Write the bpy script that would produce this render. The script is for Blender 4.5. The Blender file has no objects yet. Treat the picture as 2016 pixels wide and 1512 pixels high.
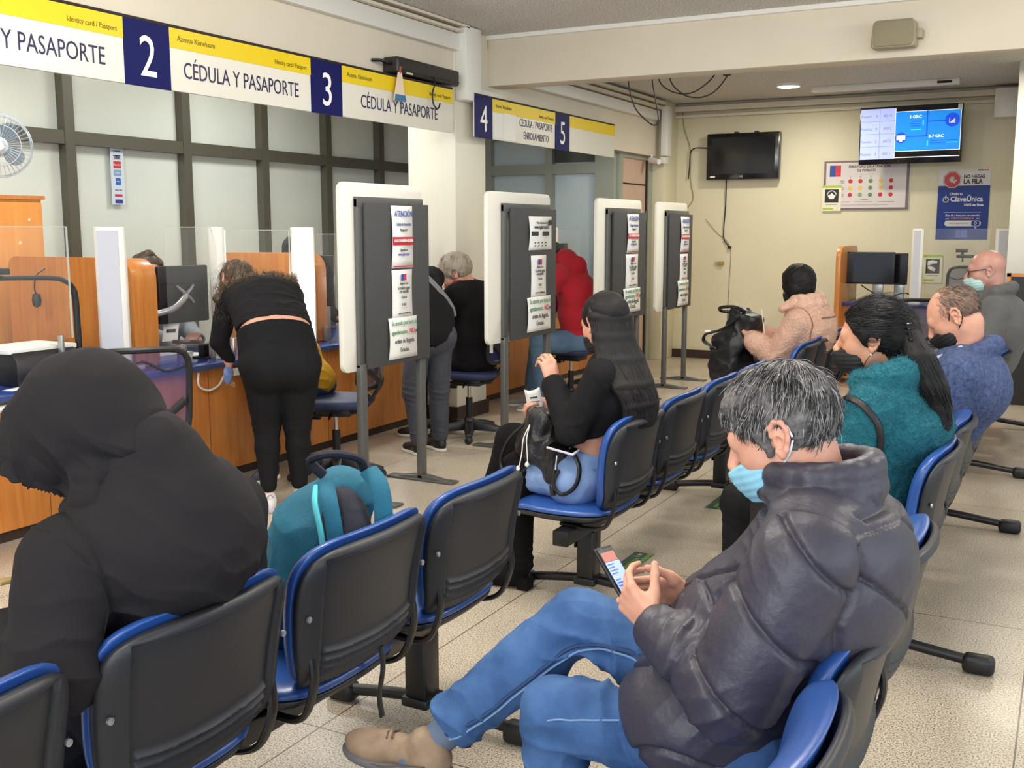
import bpy, bmesh, math, random
import numpy as np
from mathutils import Vector, Matrix
R = math.radians
sc = bpy.context.scene
C = sc.collection

# ------------------------------------------------------------------ camera
cam_d = bpy.data.cameras.new('camera')
cam = bpy.data.objects.new('camera', cam_d); C.objects.link(cam)
cam_d.sensor_fit = 'HORIZONTAL'; cam_d.sensor_width = 36.0
cam_d.lens = 36.0 * 2080.0 / 2016.0
cam_d.clip_start = 0.05
cam.location = (0, 0, 1.6)
cam.rotation_euler = (R(90) - math.atan(306 / 2080.0), 0, R(27.9))
sc.camera = cam

# ------------------------------------------------------------------ world, lights, exposure
w = bpy.data.worlds.new('world'); sc.world = w; w.use_nodes = True
bg = w.node_tree.nodes['Background']
bg.inputs[0].default_value = (0.74, 0.87, 1.0, 1); bg.inputs[1].default_value = 1.05
def area(name, loc, size, power, color, rot=(0, 0, 0), shape='DISK', sy=None):
    l = bpy.data.lights.new(name, 'AREA'); l.shape = shape; l.size = size
    if sy: l.size_y = sy
    l.energy = power; l.color = color
    o = bpy.data.objects.new(name, l); o.location = loc; o.rotation_euler = rot; C.objects.link(o); return o
# the hall's round ceiling lamps (the far one is in view, its housing is built below)
CEIL_LAMPS = [(-2.78, 11.45, 3.06), (-0.2, 10.2, 3.06), (-2.6, 9.2, 3.06)]
for p in CEIL_LAMPS: area('ceiling_lamp_light', (p[0], p[1], p[2] - .035), .22, 30, (1.0, .94, .80))
for p in [(-2.9, 5.6, 3.15), (-0.9, 6.2, 3.15), (-3.0, 2.4, 3.15), (-0.9, 2.6, 3.15), (1.2, 4.2, 3.15), (-2.2, -.6, 3.15), (.8, -.8, 3.15)]:
    area('ceiling_panel_light', p, .55, 15, (1.0, .955, .88), shape='SQUARE')
for p in [(-2.6, 2.9, 2.9), (-.8, 3.9, 2.92), (1.6, 6.2, 2.9), (-1.5, .2, 2.9)]:  # unseen point lights without fittings, added to brighten the ceiling
    l = bpy.data.lights.new('ceiling_fill_light', 'POINT'); l.energy = 76; l.color = (1.0, .95, .88); l.shadow_soft_size = .22
    o = bpy.data.objects.new('ceiling_fill_light', l); o.location = p; C.objects.link(o)
for p in [(-5.6, 2.2, 3.14), (-5.6, 4.6, 3.14), (-5.6, 7.0, 3.14), (-5.6, 9.2, 3.14), (-5.4, 10.5, 3.14)]:  # unseen lights; the farthest is added to brighten window wall 2
    area('back_office_fill_light', p, .6, 60 if p[1] > 8 else 32, (.97, 1.0, .97), shape='SQUARE')
# daylight through the shop windows behind and to the right of the camera
area('window_daylight', (3.6, 1.0, 1.9), 3.0, 105, (.80, .90, 1.0), rot=(0, R(82), 0), shape='RECTANGLE', sy=6.0)
area('window_daylight', (-.6, -3.6, 1.9), 4.0, 175, (.86, .93, 1.0), rot=(R(82), 0, 0), shape='RECTANGLE', sy=2.4)
sc.view_settings.view_transform = 'Standard'; sc.view_settings.look = 'None'
sc.view_settings.gamma = 1.0; sc.view_settings.use_curve_mapping = False
sc.view_settings.exposure = 0.06
sc.cycles.max_bounces = 7; sc.cycles.transparent_max_bounces = 12
sc.cycles.caustics_reflective = False; sc.cycles.caustics_refractive = False
sc.cycles.sample_clamp_indirect = 4.0
sc.cycles.use_denoising = True

# ------------------------------------------------------------------ materials
def lin(c):
    return tuple(((x / 255.0) / 12.92 if x <= 10 else ((x / 255.0 + .055) / 1.055) ** 2.4) for x in c)
_M = {}
def mat(name, rgb, rough=.5, metal=0.0, spec=.5, noise=None, bump=None, emit=None, alpha=None, trans=None, coat=0, sheen=0, wave=None, stretch=None, coord='Object', sub=0):
    """rgb in sRGB 0-255. noise=(scale, rgb2, contrast)  bump=(scale, strength[, detail])"""
    if name in _M: return _M[name]
    m = bpy.data.materials.new(name); m.use_nodes = True; nt = m.node_tree; N = nt.nodes; L = nt.links
    b = N['Principled BSDF']; col = (*lin(rgb), 1)
    b.inputs['Base Color'].default_value = col; b.inputs['Roughness'].default_value = rough
    b.inputs['Metallic'].default_value = metal; b.inputs['Specular IOR Level'].default_value = spec
    if coat: b.inputs['Coat Weight'].default_value = coat; b.inputs['Coat Roughness'].default_value = .12
    if sheen: b.inputs['Sheen Weight'].default_value = sheen; b.inputs['Sheen Roughness'].default_value = .5
    if sub: b.inputs['Subsurface Weight'].default_value = sub; b.inputs['Subsurface Radius'].default_value = (.012, .004, .002); b.inputs['Subsurface Scale'].default_value = 1.0
    tc = None
    def vec():
        nonlocal tc
        if tc is None:
            t = N.new('ShaderNodeTexCoord'); mp = N.new('ShaderNodeMapping'); L.new(t.outputs[coord], mp.inputs[0])
            if stretch: mp.inputs['Scale'].default_value = stretch
            tc = mp.outputs[0]
        return tc
    if noise:
        n = N.new('ShaderNodeTexNoise'); n.inputs['Scale'].default_value = noise[0]; n.inputs['Detail'].default_value = 5
        L.new(vec(), n.inputs['Vector'])
        r = N.new('ShaderNodeMapRange'); c = noise[2]
        r.inputs[1].default_value = .5 - c; r.inputs[2].default_value = .5 + c; L.new(n.outputs[0], r.inputs[0])
        mx = N.new('ShaderNodeMix'); mx.data_type = 'RGBA'
        mx.inputs[6].default_value = col; mx.inputs[7].default_value = (*lin(noise[1]), 1)
        L.new(r.outputs[0], mx.inputs[0]); L.new(mx.outputs[2], b.inputs['Base Color'])
    if bump:
        n = N.new('ShaderNodeTexNoise'); n.inputs['Scale'].default_value = bump[0]; n.inputs['Detail'].default_value = bump[2] if len(bump) > 2 else 3
        L.new(vec(), n.inputs['Vector'])
        bp = N.new('ShaderNodeBump'); bp.inputs['Strength'].default_value = bump[1]; bp.inputs['Distance'].default_value = bump[3] if len(bump) > 3 else .004
        L.new(n.outputs[0], bp.inputs['Height']); L.new(bp.outputs[0], b.inputs['Normal'])
    if emit:
        b.inputs['Emission Color'].default_value = (*lin(emit[0]), 1); b.inputs['Emission Strength'].default_value = emit[1]
    if alpha is not None: b.inputs['Alpha'].default_value = alpha
    if trans is not None: b.inputs['Transmission Weight'].default_value = trans
    _M[name] = m; return m

# ------------------------------------------------------------------ object helpers
ROOT = {}
def setp(o, label=None, cat=None, group=None, kind=None):
    if label: o['label'] = label
    if cat: o['category'] = cat
    if group: o['group'] = group
    if kind: o['kind'] = kind
    return o
def thing(name, label, cat, loc=(0, 0, 0), rz=0, group=None):
    o = bpy.data.objects.new(name, None); C.objects.link(o); o.empty_display_size = .1
    o.location = loc; o.rotation_euler = (0, 0, rz)
    ROOT[o.name] = Matrix.Translation(Vector(loc)) @ Matrix.Rotation(rz, 4, 'Z')
    return setp(o, label, cat, group)
def mesh_of(verts, faces, name='m', smooth=True, mids=None):
    me = bpy.data.meshes.new(name)
    me.from_pydata([tuple(v) for v in verts] if not isinstance(verts, np.ndarray) else verts.tolist(), [], faces)
    if smooth: me.polygons.foreach_set('use_smooth', [True] * len(me.polygons))
    return me
def link(name, me, m, parent=None, world=False, label=None, cat=None, group=None, kind=None, loc=None):
    """world=True: mesh is in world coordinates, moved into the parent's frame"""
    o = bpy.data.objects.new(name, me); C.objects.link(o)
    if m is not None:
        me.materials.clear()
        for x in (m if isinstance(m, (list, tuple)) else [m]): me.materials.append(x)
    if parent is not None:
        pm = ROOT.get(parent.name, Matrix()); o.parent = parent; ROOT[o.name] = pm
        if world: me.transform(pm.inverted())
    elif world and loc is not None:
        me.transform(Matrix.Translation(-Vector(loc))); o.location = loc
    return setp(o, label, cat, group, kind)
class MB:
    def __init__(s): s.v = []; s.f = []; s.mi = []; s.cur = 0
    def add(s, vs, fs):
        b = len(s.v); s.v += [tuple(x) for x in vs]; s.f += [tuple(i + b for i in f) for f in fs]; s.mi += [s.cur] * len(fs); return s
    def box(s, a, b):
        x0, y0, z0 = a; x1, y1, z1 = b
        v = [(x, y, z) for z in (z0, z1) for y in (y0, y1) for x in (x0, x1)]
        return s.add(v, [(0, 2, 3, 1), (4, 5, 7, 6), (0, 1, 5, 4), (2, 6, 7, 3), (0, 4, 6, 2), (1, 3, 7, 5)])
    def obox(s, c, ax, ay, az):
        c = Vector(c); ax = Vector(ax); ay = Vector(ay); az = Vector(az)
        v = [c + ax * i + ay * j + az * k for k in (-1, 1) for j in (-1, 1) for i in (-1, 1)]
        return s.add(v, [(0, 2, 3, 1), (4, 5, 7, 6), (0, 1, 5, 4), (2, 6, 7, 3), (0, 4, 6, 2), (1, 3, 7, 5)])
    def bar(s, a, b, w, h):
        a = Vector(a); b = Vector(b); d = (b - a); up = Vector((0, 0, 1)) if abs(d.normalized().z) < .95 else Vector((1, 0, 0))
        sx = d.cross(up).normalized(); sz = sx.cross(d).normalized()
        return s.obox((a + b) / 2, d / 2, sx * w / 2, sz * h / 2)
    def tube(s, pts, r, n=10, closed=False, flat=1.0, up=None, caps=True):
        pts = [Vector(p) for p in pts]; k = len(pts); rr = r if isinstance(r, (list, tuple)) else [r] * k
        base = len(s.v); prev = None; vs = []
        for i, p in enumerate(pts):
            if closed: t = (pts[(i + 1) % k] - pts[i - 1])
            else: t = pts[min(i + 1, k - 1)] - pts[max(i - 1, 0)]
            t.normalize()
            if up is not None: a = Vector(up)
            elif prev is None: a = Vector((0, 0, 1)) if abs(t.z) < .9 else Vector((1, 0, 0))
            else: a = prev
            x = (a - t * a.dot(t)).normalized(); y = t.cross(x); prev = x
            for j in range(n):
                an = 2 * math.pi * j / n; vs.append(p + x * math.cos(an) * rr[i] * flat + y * math.sin(an) * rr[i])
        fs = []
        for i in range(k if closed else k - 1):
            for j in range(n):
                a0 = i * n + j; a1 = i * n + (j + 1) % n; b0 = ((i + 1) % k) * n + j; b1 = ((i + 1) % k) * n + (j + 1) % n
                fs.append((a0, a1, b1, b0))
        if not closed and caps: fs.append(tuple(range(n - 1, -1, -1))); fs.append(tuple((k - 1) * n + j for j in range(n)))
        return s.add(vs, fs)
    def cyl(s, a, b, r0, r1=None, n=24): return s.tube([a, b], [r0, r0 if r1 is None else r1], n)
    def lathe(s, c, prof, n=24, axis='z'):
        c = Vector(c); vs = []; k = len(prof)
        for r, z in prof:
            for j in range(n):
                an = 2 * math.pi * j / n; q = (r * math.cos(an), r * math.sin(an), z)
                if axis == 'x': q = (q[2], q[0], q[1])
                if axis == 'y': q = (q[0], q[2], q[1])
                vs.append(c + Vector(q))
        fs = [(i * n + j, i * n + (j + 1) % n, (i + 1) * n + (j + 1) % n, (i + 1) * n + j) for i in range(k - 1) for j in range(n)]
        fs += [tuple(range(n - 1, -1, -1)), tuple((k - 1) * n + j for j in range(n))]
        return s.add(vs, fs)
    def prism(s, poly, o, ux, uy, n):
        """polygon (list of 2d) in frame o,ux,uy extruded by vector n"""
        o = Vector(o); ux = Vector(ux); uy = Vector(uy); n = Vector(n); k = len(poly)
        v = [o + ux * a + uy * b for a, b in poly] + [o + ux * a + uy * b + n for a, b in poly]
        return s.add(v, [tuple(range(k - 1, -1, -1)), tuple(range(k, 2 * k))] + [(i, (i + 1) % k, k + (i + 1) % k, k + i) for i in range(k)])
    def mesh(s, name='m', smooth=False, bev=0, seg=2, ang=40):
        me = bpy.data.meshes.new(name); me.from_pydata(s.v, [], s.f)
        for p, i in zip(me.polygons, s.mi): p.material_index = i
        bm = bmesh.new(); bm.from_mesh(me)
        bmesh.ops.recalc_face_normals(bm, faces=bm.faces)
        if bev:
            es = [e for e in bm.edges if len(e.link_faces) == 2 and e.calc_face_angle(0) > R(ang)]
            bmesh.ops.bevel(bm, geom=es, offset=bev, segments=seg, profile=.5, affect='EDGES')
        bm.to_mesh(me); bm.free()
        if smooth or bev:
            me.polygons.foreach_set('use_smooth', [True] * len(me.polygons))
            try: me.set_sharp_from_angle(angle=R(38))
            except Exception: pass
        return me
    def put(s, name, m, parent=None, world=False, smooth=False, bev=0, seg=2, **k):
        return link(name, s.mesh(name, smooth, bev, seg), m, parent, world, **k)
def rrect(w, h, r, n=5, skip=()):
    """rounded rectangle polygon from (0,0) to (w,h)"""
    out = []
    for ci, (cx, cy, a0) in enumerate([(w - r, r, -90), (w - r, h - r, 0), (r, h - r, 90), (r, r, 180)]):
        if ci in skip:
            out.append([(w, 0), (w, h), (0, h), (0, 0)][ci]); continue
        for i in range(n + 1):
            a = R(a0 + 90 * i / n); out.append((cx + r * math.cos(a), cy + r * math.sin(a)))
    return out
def text(parent, name, s, o, ux, uy, size, m, world=True, sx=1.0, ext=.0006, align='LEFT', bold=0.0):
    """flat lettering: o = baseline start, ux/uy = unit directions"""
    c = bpy.data.curves.new('t', 'FONT'); c.body = s; c.size = size; c.extrude = ext; c.align_x = align; c.resolution_u = 3; c.offset = bold
    t = bpy.data.objects.new('t', c); C.objects.link(t)
    dg = bpy.context.evaluated_depsgraph_get(); me = bpy.data.meshes.new_from_object(t.evaluated_get(dg))
    bpy.data.objects.remove(t); bpy.data.curves.remove(c)
    ux = Vector(ux).normalized(); uy = Vector(uy).normalized(); n = ux.cross(uy); o = Vector(o)
    M4 = Matrix(((ux.x * sx, uy.x, n.x, o.x), (ux.y * sx, uy.y, n.y, o.y), (ux.z * sx, uy.z, n.z, o.z), (0, 0, 0, 1)))
    me.transform(M4)
    return link(name, me, m, parent, world)
def dup(o, parent=None, loc=None, label=None, group=None, depth=0):
    c = o.copy(); C.objects.link(c)
    if parent is not None: c.parent = parent
    ROOT[c.name] = ROOT.get(parent.name) if parent is not None else Matrix.Translation(Vector(loc if loc else (0, 0, 0)))
    if loc is not None: c.location = loc
    if label: c['label'] = label
    if group: c['group'] = group
    for ch in list(o.children): dup(ch, c)
    return c
X3, Y3, Z3 = Vector((1, 0, 0)), Vector((0, 1, 0)), Vector((0, 0, 1))
# ================================================================== the room
M_wall = mat('cream_wall_paint', (224, 216, 186), .6, noise=(1.2, (214, 206, 176), .25), bump=(60, .15))
M_fascia = mat('ivory_fascia_paint', (226, 216, 196), .55, noise=(1.5, (216, 205, 184), .3))
M_white = mat('white_enamel', (232, 230, 222), .4)
M_pinkish = mat('beige_pink_laminate', (206, 176, 156), .5, noise=(4, (198, 166, 144), .2))
M_alu = mat('bronze_grey_aluminium', (98, 94, 82), .42, metal=.35)
M_alu2 = mat('silver_green_aluminium', (168, 172, 158), .42, metal=.3)
M_base = mat('dark_brown_skirting', (52, 36, 30), .45)
M_frost = mat('frosted_glass_film', (222, 224, 212), .22, spec=.6, noise=(1.4, (212, 216, 206), .2))
M_frost2 = mat('blue_frosted_glass', (216, 230, 232), .22, spec=.6, noise=(1.5, (200, 218, 224), .3))
M_darkglass = mat('dark_glass', (52, 50, 46), .12, spec=.7)

def floor_mat():
    m = bpy.data.materials.new('terrazzo_tiles'); m.use_nodes = True; nt = m.node_tree; N = nt.nodes; L = nt.links; b = N['Principled BSDF']
    g = N.new('ShaderNodeTexCoord')
    n1 = N.new('ShaderNodeTexNoise'); n1.inputs['Scale'].default_value = 165; n1.inputs['Detail'].default_value = 3; L.new(g.outputs['Object'], n1.inputs['Vector'])
    r1 = N.new('ShaderNodeValToRGB'); L.new(n1.outputs[0], r1.inputs[0])
    r1.color_ramp.elements[0].position = .36; r1.color_ramp.elements[0].color = (*lin((112, 96, 80)), 1)
    r1.color_ramp.elements[1].position = .55; r1.color_ramp.elements[1].color = (*lin((208, 196, 176)), 1)
    n2 = N.new('ShaderNodeTexNoise'); n2.inputs['Scale'].default_value = 1.6; n2.inputs['Detail'].default_value = 4; L.new(g.outputs['Object'], n2.inputs['Vector'])
    r2 = N.new('ShaderNodeMapRange'); r2.inputs[1].default_value = .35; r2.inputs[2].default_value = .65; r2.inputs[3].default_value = .86; r2.inputs[4].default_value = 1.06; L.new(n2.outputs[0], r2.inputs[0])
    mx = N.new('ShaderNodeMix'); mx.data_type = 'RGBA'; mx.blend_type = 'MULTIPLY'; mx.inputs[0].default_value = 1
    L.new(r1.outputs[0], mx.inputs[6]); L.new(r2.outputs[0], mx.inputs[7])
    # joints: main dark joints and fainter tile lines
    sx = N.new('ShaderNodeSeparateXYZ'); L.new(g.outputs['Object'], sx.inputs[0])
    def joint(out, period, phase, width):
        a = N.new('ShaderNodeMath'); a.operation = 'ADD'; a.inputs[1].default_value = phase; L.new(out, a.inputs[0])
        m_ = N.new('ShaderNodeMath'); m_.operation = 'FLOORED_MODULO'; m_.inputs[1].default_value = period; L.new(a.outputs[0], m_.inputs[0])
        c = N.new('ShaderNodeMath'); c.operation = 'COMPARE'; c.inputs[1].default_value = period / 2; c.inputs[2].default_value = width; L.new(m_.outputs[0], c.inputs[0]); return c.outputs[0]
    def mxx(a, b_):
        q = N.new('ShaderNodeMath'); q.operation = 'MAXIMUM'; L.new(a, q.inputs[0]); L.new(b_, q.inputs[1]); return q.outputs[0]
    j = mxx(joint(sx.outputs[0], 2.0, 1.0 + 2.06, .0028), joint(sx.outputs[1], 2.0, 1.0 - 4.56, .0028))
    jf = mxx(joint(sx.outputs[0], .4, .2 + 2.06, .0016), joint(sx.outputs[1], .4, .2 - 4.56, .0016))
    dk = N.new('ShaderNodeMix'); dk.data_type = 'RGBA'; dk.inputs[7].default_value = (*lin((88, 76, 62)), 1); L.new(j, dk.inputs[0])
    lf = N.new('ShaderNodeMix'); lf.data_type = 'RGBA'; lf.inputs[7].default_value = (*lin((176, 164, 148)), 1)
    sc2 = N.new('ShaderNodeMath'); sc2.operation = 'MULTIPLY'; sc2.inputs[1].default_value = .5; L.new(jf, sc2.inputs[0]); L.new(sc2.outputs[0], lf.inputs[0])
    L.new(mx.outputs[2], lf.inputs[6]); L.new(lf.outputs[2], dk.inputs[6]); L.new(dk.outputs[2], b.inputs['Base Color'])
    n3 = N.new('ShaderNodeTexNoise'); n3.inputs['Scale'].default_value = 2.3; L.new(g.outputs['Object'], n3.inputs['Vector'])
    r3 = N.new('ShaderNodeMapRange'); r3.inputs[3].default_value = .22; r3.inputs[4].default_value = .42; L.new(n3.outputs[0], r3.inputs[0]); L.new(r3.outputs[0], b.inputs['Roughness'])
    b.inputs['Specular IOR Level'].default_value = .45
    return m
def ceil_mat():
    return mat('popcorn_ceiling', (244, 240, 232), .8, noise=(70, (204, 198, 188), .10), bump=(60, 1.0, 4, .03))
M_ceil = ceil_mat()
MB().box((-7.2, -5, -.12), (5, 13.2, 0)).put('floor', floor_mat(), kind='structure')
MB().box((-7.2, -5, 3.2), (5, 8.06, 3.36)).put('ceiling', M_ceil, kind='structure')
MB().box((-7.2, 8.3, 3.1), (5, 13.2, 3.36)).put('ceiling', M_ceil, kind='structure')
MB().box((-7.2, 12.7, 0), (5, 12.95, 3.1)).put('wall_far', M_wall, kind='structure')
# cross beam over the hall
MB().box((-4.55, 8.06, 2.79), (5, 8.3, 3.36)).put('trim_1', M_fascia, bev=.01, kind='structure')
MB().box((-4.5, 8.02, 3.165), (5, 8.059, 3.199)).put('trim_2', M_white, kind='structure')
# fascia wall over the counters with cable trunking
m = MB(); m.box((-4.62, -5, 2.45), (-4.5, 8.05, 3.2)); m.box((-4.62, 8.05, 2.45), (-4.5, 12.7, 3.1)); m.put('wall_left', M_fascia, kind='structure')
m = MB(); m.box((-4.499, -5, 3.0), (-4.44, 7.56, 3.13)); m.put('trim_3', M_white, bev=.006, kind='structure')
m = MB(); m.box((-4.499, -5, 3.135), (-4.40, 7.56, 3.155)); m.box((-4.499, -5, 3.175), (-4.38, 7.56, 3.195)); m.put('trim_4', M_fascia, kind='structure')
m = MB(); m.box((-4.499, 8.31, 2.86), (-4.43, 12.1, 2.97)); m.put('trim_5', M_white, bev=.006, kind='structure')
m = MB(); m.box((-4.499, 8.31, 2.985), (-4.40, 12.1, 3.02)); m.box((-4.499, 8.31, 3.04), (-4.36, 12.1, 3.07)); m.put('trim_6', M_fascia, kind='structure')
# column with skirting
m = MB(); m.box((-4.95, 7.5, 0), (-4.488, 8.0, 3.19)); m.put('trim_7', mat('column_white', (226, 222, 204), .5), bev=.012, kind='structure')
m = MB(); m.box((-4.97, 7.48, 0), (-4.475, 8.02, .12)); m.put('baseboard_left', M_base, kind='structure')
m = MB(); m.box((-4.487, 7.50, 2.62), (-4.38, 7.74, 3.19)); m.box((-4.49, 7.76, 2.66), (-4.44, 8.3, 2.74)); m.put('trim_8', M_white, bev=.006, kind='structure')
m = MB(); m.box((-4.62, 12.66, 0), (5, 12.7, .1)); m.put('baseboard_far', M_base, kind='structure')
m = MB(); m.box((-4.49, 12.62, 2.93), (5, 12.699, 2.96)); m.box((-4.49, 12.58, 3.0), (5, 12.699, 3.06)); m.put('trim_9', M_fascia, kind='structure')
# corner pilaster with a capital box
m = MB(); m.box((-4.66, 12.25, 0), (-4.42, 12.7, 3.1)); m.put('trim_10', M_wall, bev=.01, kind='structure')
m = MB(); m.box((-4.419, 12.1, 2.45), (-4.34, 12.26, 3.02)); m.box((-4.419, 12.08, 2.36), (-4.36, 12.22, 2.44)); m.put('trim_11', M_white, bev=.006, kind='structure')
# far right pilaster / boxed duct
m = MB(); m.box((-.86, 12.46, 2.76), (-.62, 12.699, 3.06)); m.put('trim_12', M_white, bev=.008, kind='structure')
m = MB(); m.box((-.56, 10.9, 0), (-.30, 12.699, 3.1)); m.put('wall_right', mat('white_wall_paint', (214, 212, 200), .5), kind='structure')
# window wall 1 (plane x = -6.8) behind the counters
XW = -6.8
MB().box((XW - .06, -5, 0), (XW - .03, 10.75, 3.1)).put('window_1', M_frost, kind='structure')
m = MB()
for y in (3.2, 4.42, 5.64, 6.84, 7.83, 8.79, 9.72, 10.68): m.box((XW - .03, y - .045, 0), (XW + .05, y + .045, 3.1))
m.box((XW - .03, -5, 2.23), (XW + .045, 10.68, 2.33)); m.box((XW - .03, -5, 0), (XW + .045, 10.68, .12))
m.put('trim_13', M_alu, kind='structure')
# inner edge beads: darker second line beside each mullion
m = MB(); m.box((XW - .05, 10.74, 0), (XW + .03, 11.2, 3.1)); m.put('wall_back', M_pinkish, kind='structure')
# window wall 2 (plane y = 11.2)
m = MB(); m.box((-6.75, 11.22, 0), (-4.66, 11.25, 3.1)); m.put('window_2', M_frost2, kind='structure')
m = MB(); m.box((-6.75, 11.14, 0), (-6.28, 11.215, 3.1)); m.put('wall_back', M_pinkish, kind='structure')
m = MB()
for x in (-6.22, -5.42): m.box((x - .045, 11.13, 0), (x + .045, 11.22, 3.1))
m.box((-4.84, 11.13, 0), (-4.61, 11.219, 3.1))
m.box((-6.25, 11.136, 2.22), (-4.63, 11.218, 2.33)); m.box((-6.25, 11.136, 2.62), (-4.63, 11.2, 2.7)); m.put('trim_14', M_alu2, kind='structure')
m = MB(); m.box((-5.36, 11.19, 2.35), (-4.86, 11.219, 2.60)); m.put('window_3', M_darkglass, kind='structure')
# brown door in the plane x = -4.6
m = MB(); m.box((-4.66, 11.24, 0), (-4.60, 12.24, 2.45)); d = m.put('door_1', M_pinkish, kind='structure')
m = MB(); m.box((-4.70, 11.22, 0), (-4.57, 11.31, 2.45)); m.box((-4.70, 12.13, 0), (-4.57, 12.24, 2.45)); m.box((-4.695, 11.25, 2.40), (-4.575, 12.2, 2.445)); m.put('door_frame', M_alu2, d)
m = MB(); m.box((-4.60, 11.32, 2.105), (-4.592, 12.12, 2.12)); m.box((-4.60, 12.09, 0), (-4.585, 12.125, 2.4)); m.put('door_seam', mat('dark_gap', (40, 26, 20), .7), d)
m = MB()
for z in (1.05, 1.75): m.cyl((-4.585, 12.1, z - .06), (-4.585, 12.1, z + .06), .014, n=10)
m.put('hinge', M_alu, d)
# door on the far right
m = MB(); m.box((-.296, 10.95, 0), (-.28, 11.9, 2.3)); d2 = m.put('door_2', M_white, kind='structure')

t = thing('security_camera', 'small white security camera above the brown door', 'security camera', (-4.5, 12.0, 2.4))
m = MB(); m.cyl((-4.50, 11.98, 2.40), (-4.36, 11.9, 2.37), .035, .03, 16); m.put('housing', M_white, t, True, smooth=True)
m = MB(); m.cyl((-4.50, 12.02, 2.40), (-4.50, 12.02, 2.46), .014, n=8); m.put('mount', M_white, t, True)
# ceiling lamps
M_lampglow = mat('lamp_diffuser_glow', (255, 250, 236), .4, emit=((255, 247, 226), 9.0))
for i, (p, lb) in enumerate(zip(CEIL_LAMPS, ['round white ceiling lamp, lit, below the ceiling between the beam and the black television', 'round white ceiling lamp over the right end of the hall', 'round white ceiling lamp behind the cross beam'])):
    t = thing('ceiling_lamp', lb, 'ceiling lamp', (p[0], p[1], 3.1), group='round ceiling lamps')
    MB().lathe((0, 0, -.03), [(.125, 0), (.13, .008), (.13, .03)], 32).put('housing', M_white, t, smooth=True)
    MB().lathe((0, 0, -.032), [(.09, 0), (.112, .001), (.112, .002)], 32).put('diffuser', M_lampglow, t, smooth=True)
# linear track fitting on the far ceiling
t = thing('ceiling_track', 'long white slim ceiling fitting in front of the far wall', 'ceiling fitting', (-2.3, 11.75, 3.1))
m = MB(); m.box((-2.62, 11.8, 3.045), (-1.15, 11.9, 3.1)); m.put('body', M_white, t, True, bev=.004)
m = MB(); m.box((-1.36, 11.795, 3.06), (-1.22, 11.80, 3.085)); m.put('socket', mat('dark_gap', (40, 26, 20)), t, True)
# black hanging cables from the beam
M_cable = mat('black_cable', (20, 18, 18), .45)
def hang(pts, r=.006, lb=''):
    def cat(p, n=14):
        p = [Vector(q) for q in p]; out = []
        p = [p[0] * 2 - p[1]] + p + [p[-1] * 2 - p[-2]]
        for i in range(1, len(p) - 2):
            for k in range(n):
                t_ = k / n; a, b, c, d_ = p[i - 1:i + 3]
                out.append(.5 * ((2 * b) + (c - a) * t_ + (2 * a - 5 * b + 4 * c - d_) * t_ ** 2 + (-a + 3 * b - 3 * c + d_) * t_ ** 3))
        return out + [p[-2]]
    return MB().tube(cat(pts), r, 6)
y0 = 8.6
m = hang([(-3.44, y0, 3.1), (-3.44, y0, 2.83), (-3.38, y0, 2.62), (-3.27, y0, 2.5), (-3.20, y0, 2.46), (-3.165, y0, 2.50), (-3.2, y0, 2.7), (-3.225, y0, 2.83), (-3.225, y0, 3.1)])
m.put('hanging_cable', M_cable, smooth=True, label='black cable hanging in a deep narrow loop below the cross beam', cat='cable')
m = hang([(-3.17, y0, 3.1), (-3.17, y0, 2.84), (-3.08, y0, 2.74), (-2.95, y0, 2.70), (-2.82, y0, 2.73), (-2.68, y0, 2.86), (-2.66, y0, 3.1)])
m.put('hanging_cable', M_cable, smooth=True, label='black cable in a shallow loop below the beam, nearer the round lamp', cat='cable')
m = hang([(-3.09, y0 + .05, 3.1), (-3.09, y0 + .05, 2.84), (-2.98, y0 + .05, 2.71), (-2.85, y0 + .05, 2.67), (-2.72, y0 + .05, 2.70), (-2.62, y0 + .05, 2.80), (-2.6, y0 + .05, 2.86), (-2.6, y0 + .05, 3.1)])
m.box((-2.63, y0 + .03, 2.83), (-2.57, y0 + .07, 2.86))
m.put('hanging_cable', M_cable, smooth=True, label='black cable with a plug at its right end looping below the beam', cat='cable')
# beige loudspeaker on the beam
t = thing('loudspeaker', 'beige box loudspeaker mounted on the front of the cross beam', 'loudspeaker', (-1.2, 8.06, 2.83))
M_spk = mat('beige_plastic', (168, 160, 134), .5)
m = MB(); m.prism([(-.16, 0), (.14, 0), (.125, .2), (-.145, .2)], (-1.2, 7.86, 2.83), X3, Vector((0, 0, .95)), Vector((0, .19, .01))); m.put('cabinet', M_spk, t, True, bev=.03, seg=4)
m = MB(); m.prism(rrect(.26, .165, .03), (-1.335, 7.852, 2.842), X3, Z3, Vector((0, .02, 0))); m.put('grille', mat('beige_grille', (146, 138, 112), .8, bump=(500, .6)), t, True, bev=.004)
m = MB(); m.box((-1.07, 7.95, 2.9), (-1.03, 8.05, 2.96)); m.put('bracket', M_spk, t, True, bev=.004)
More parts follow.
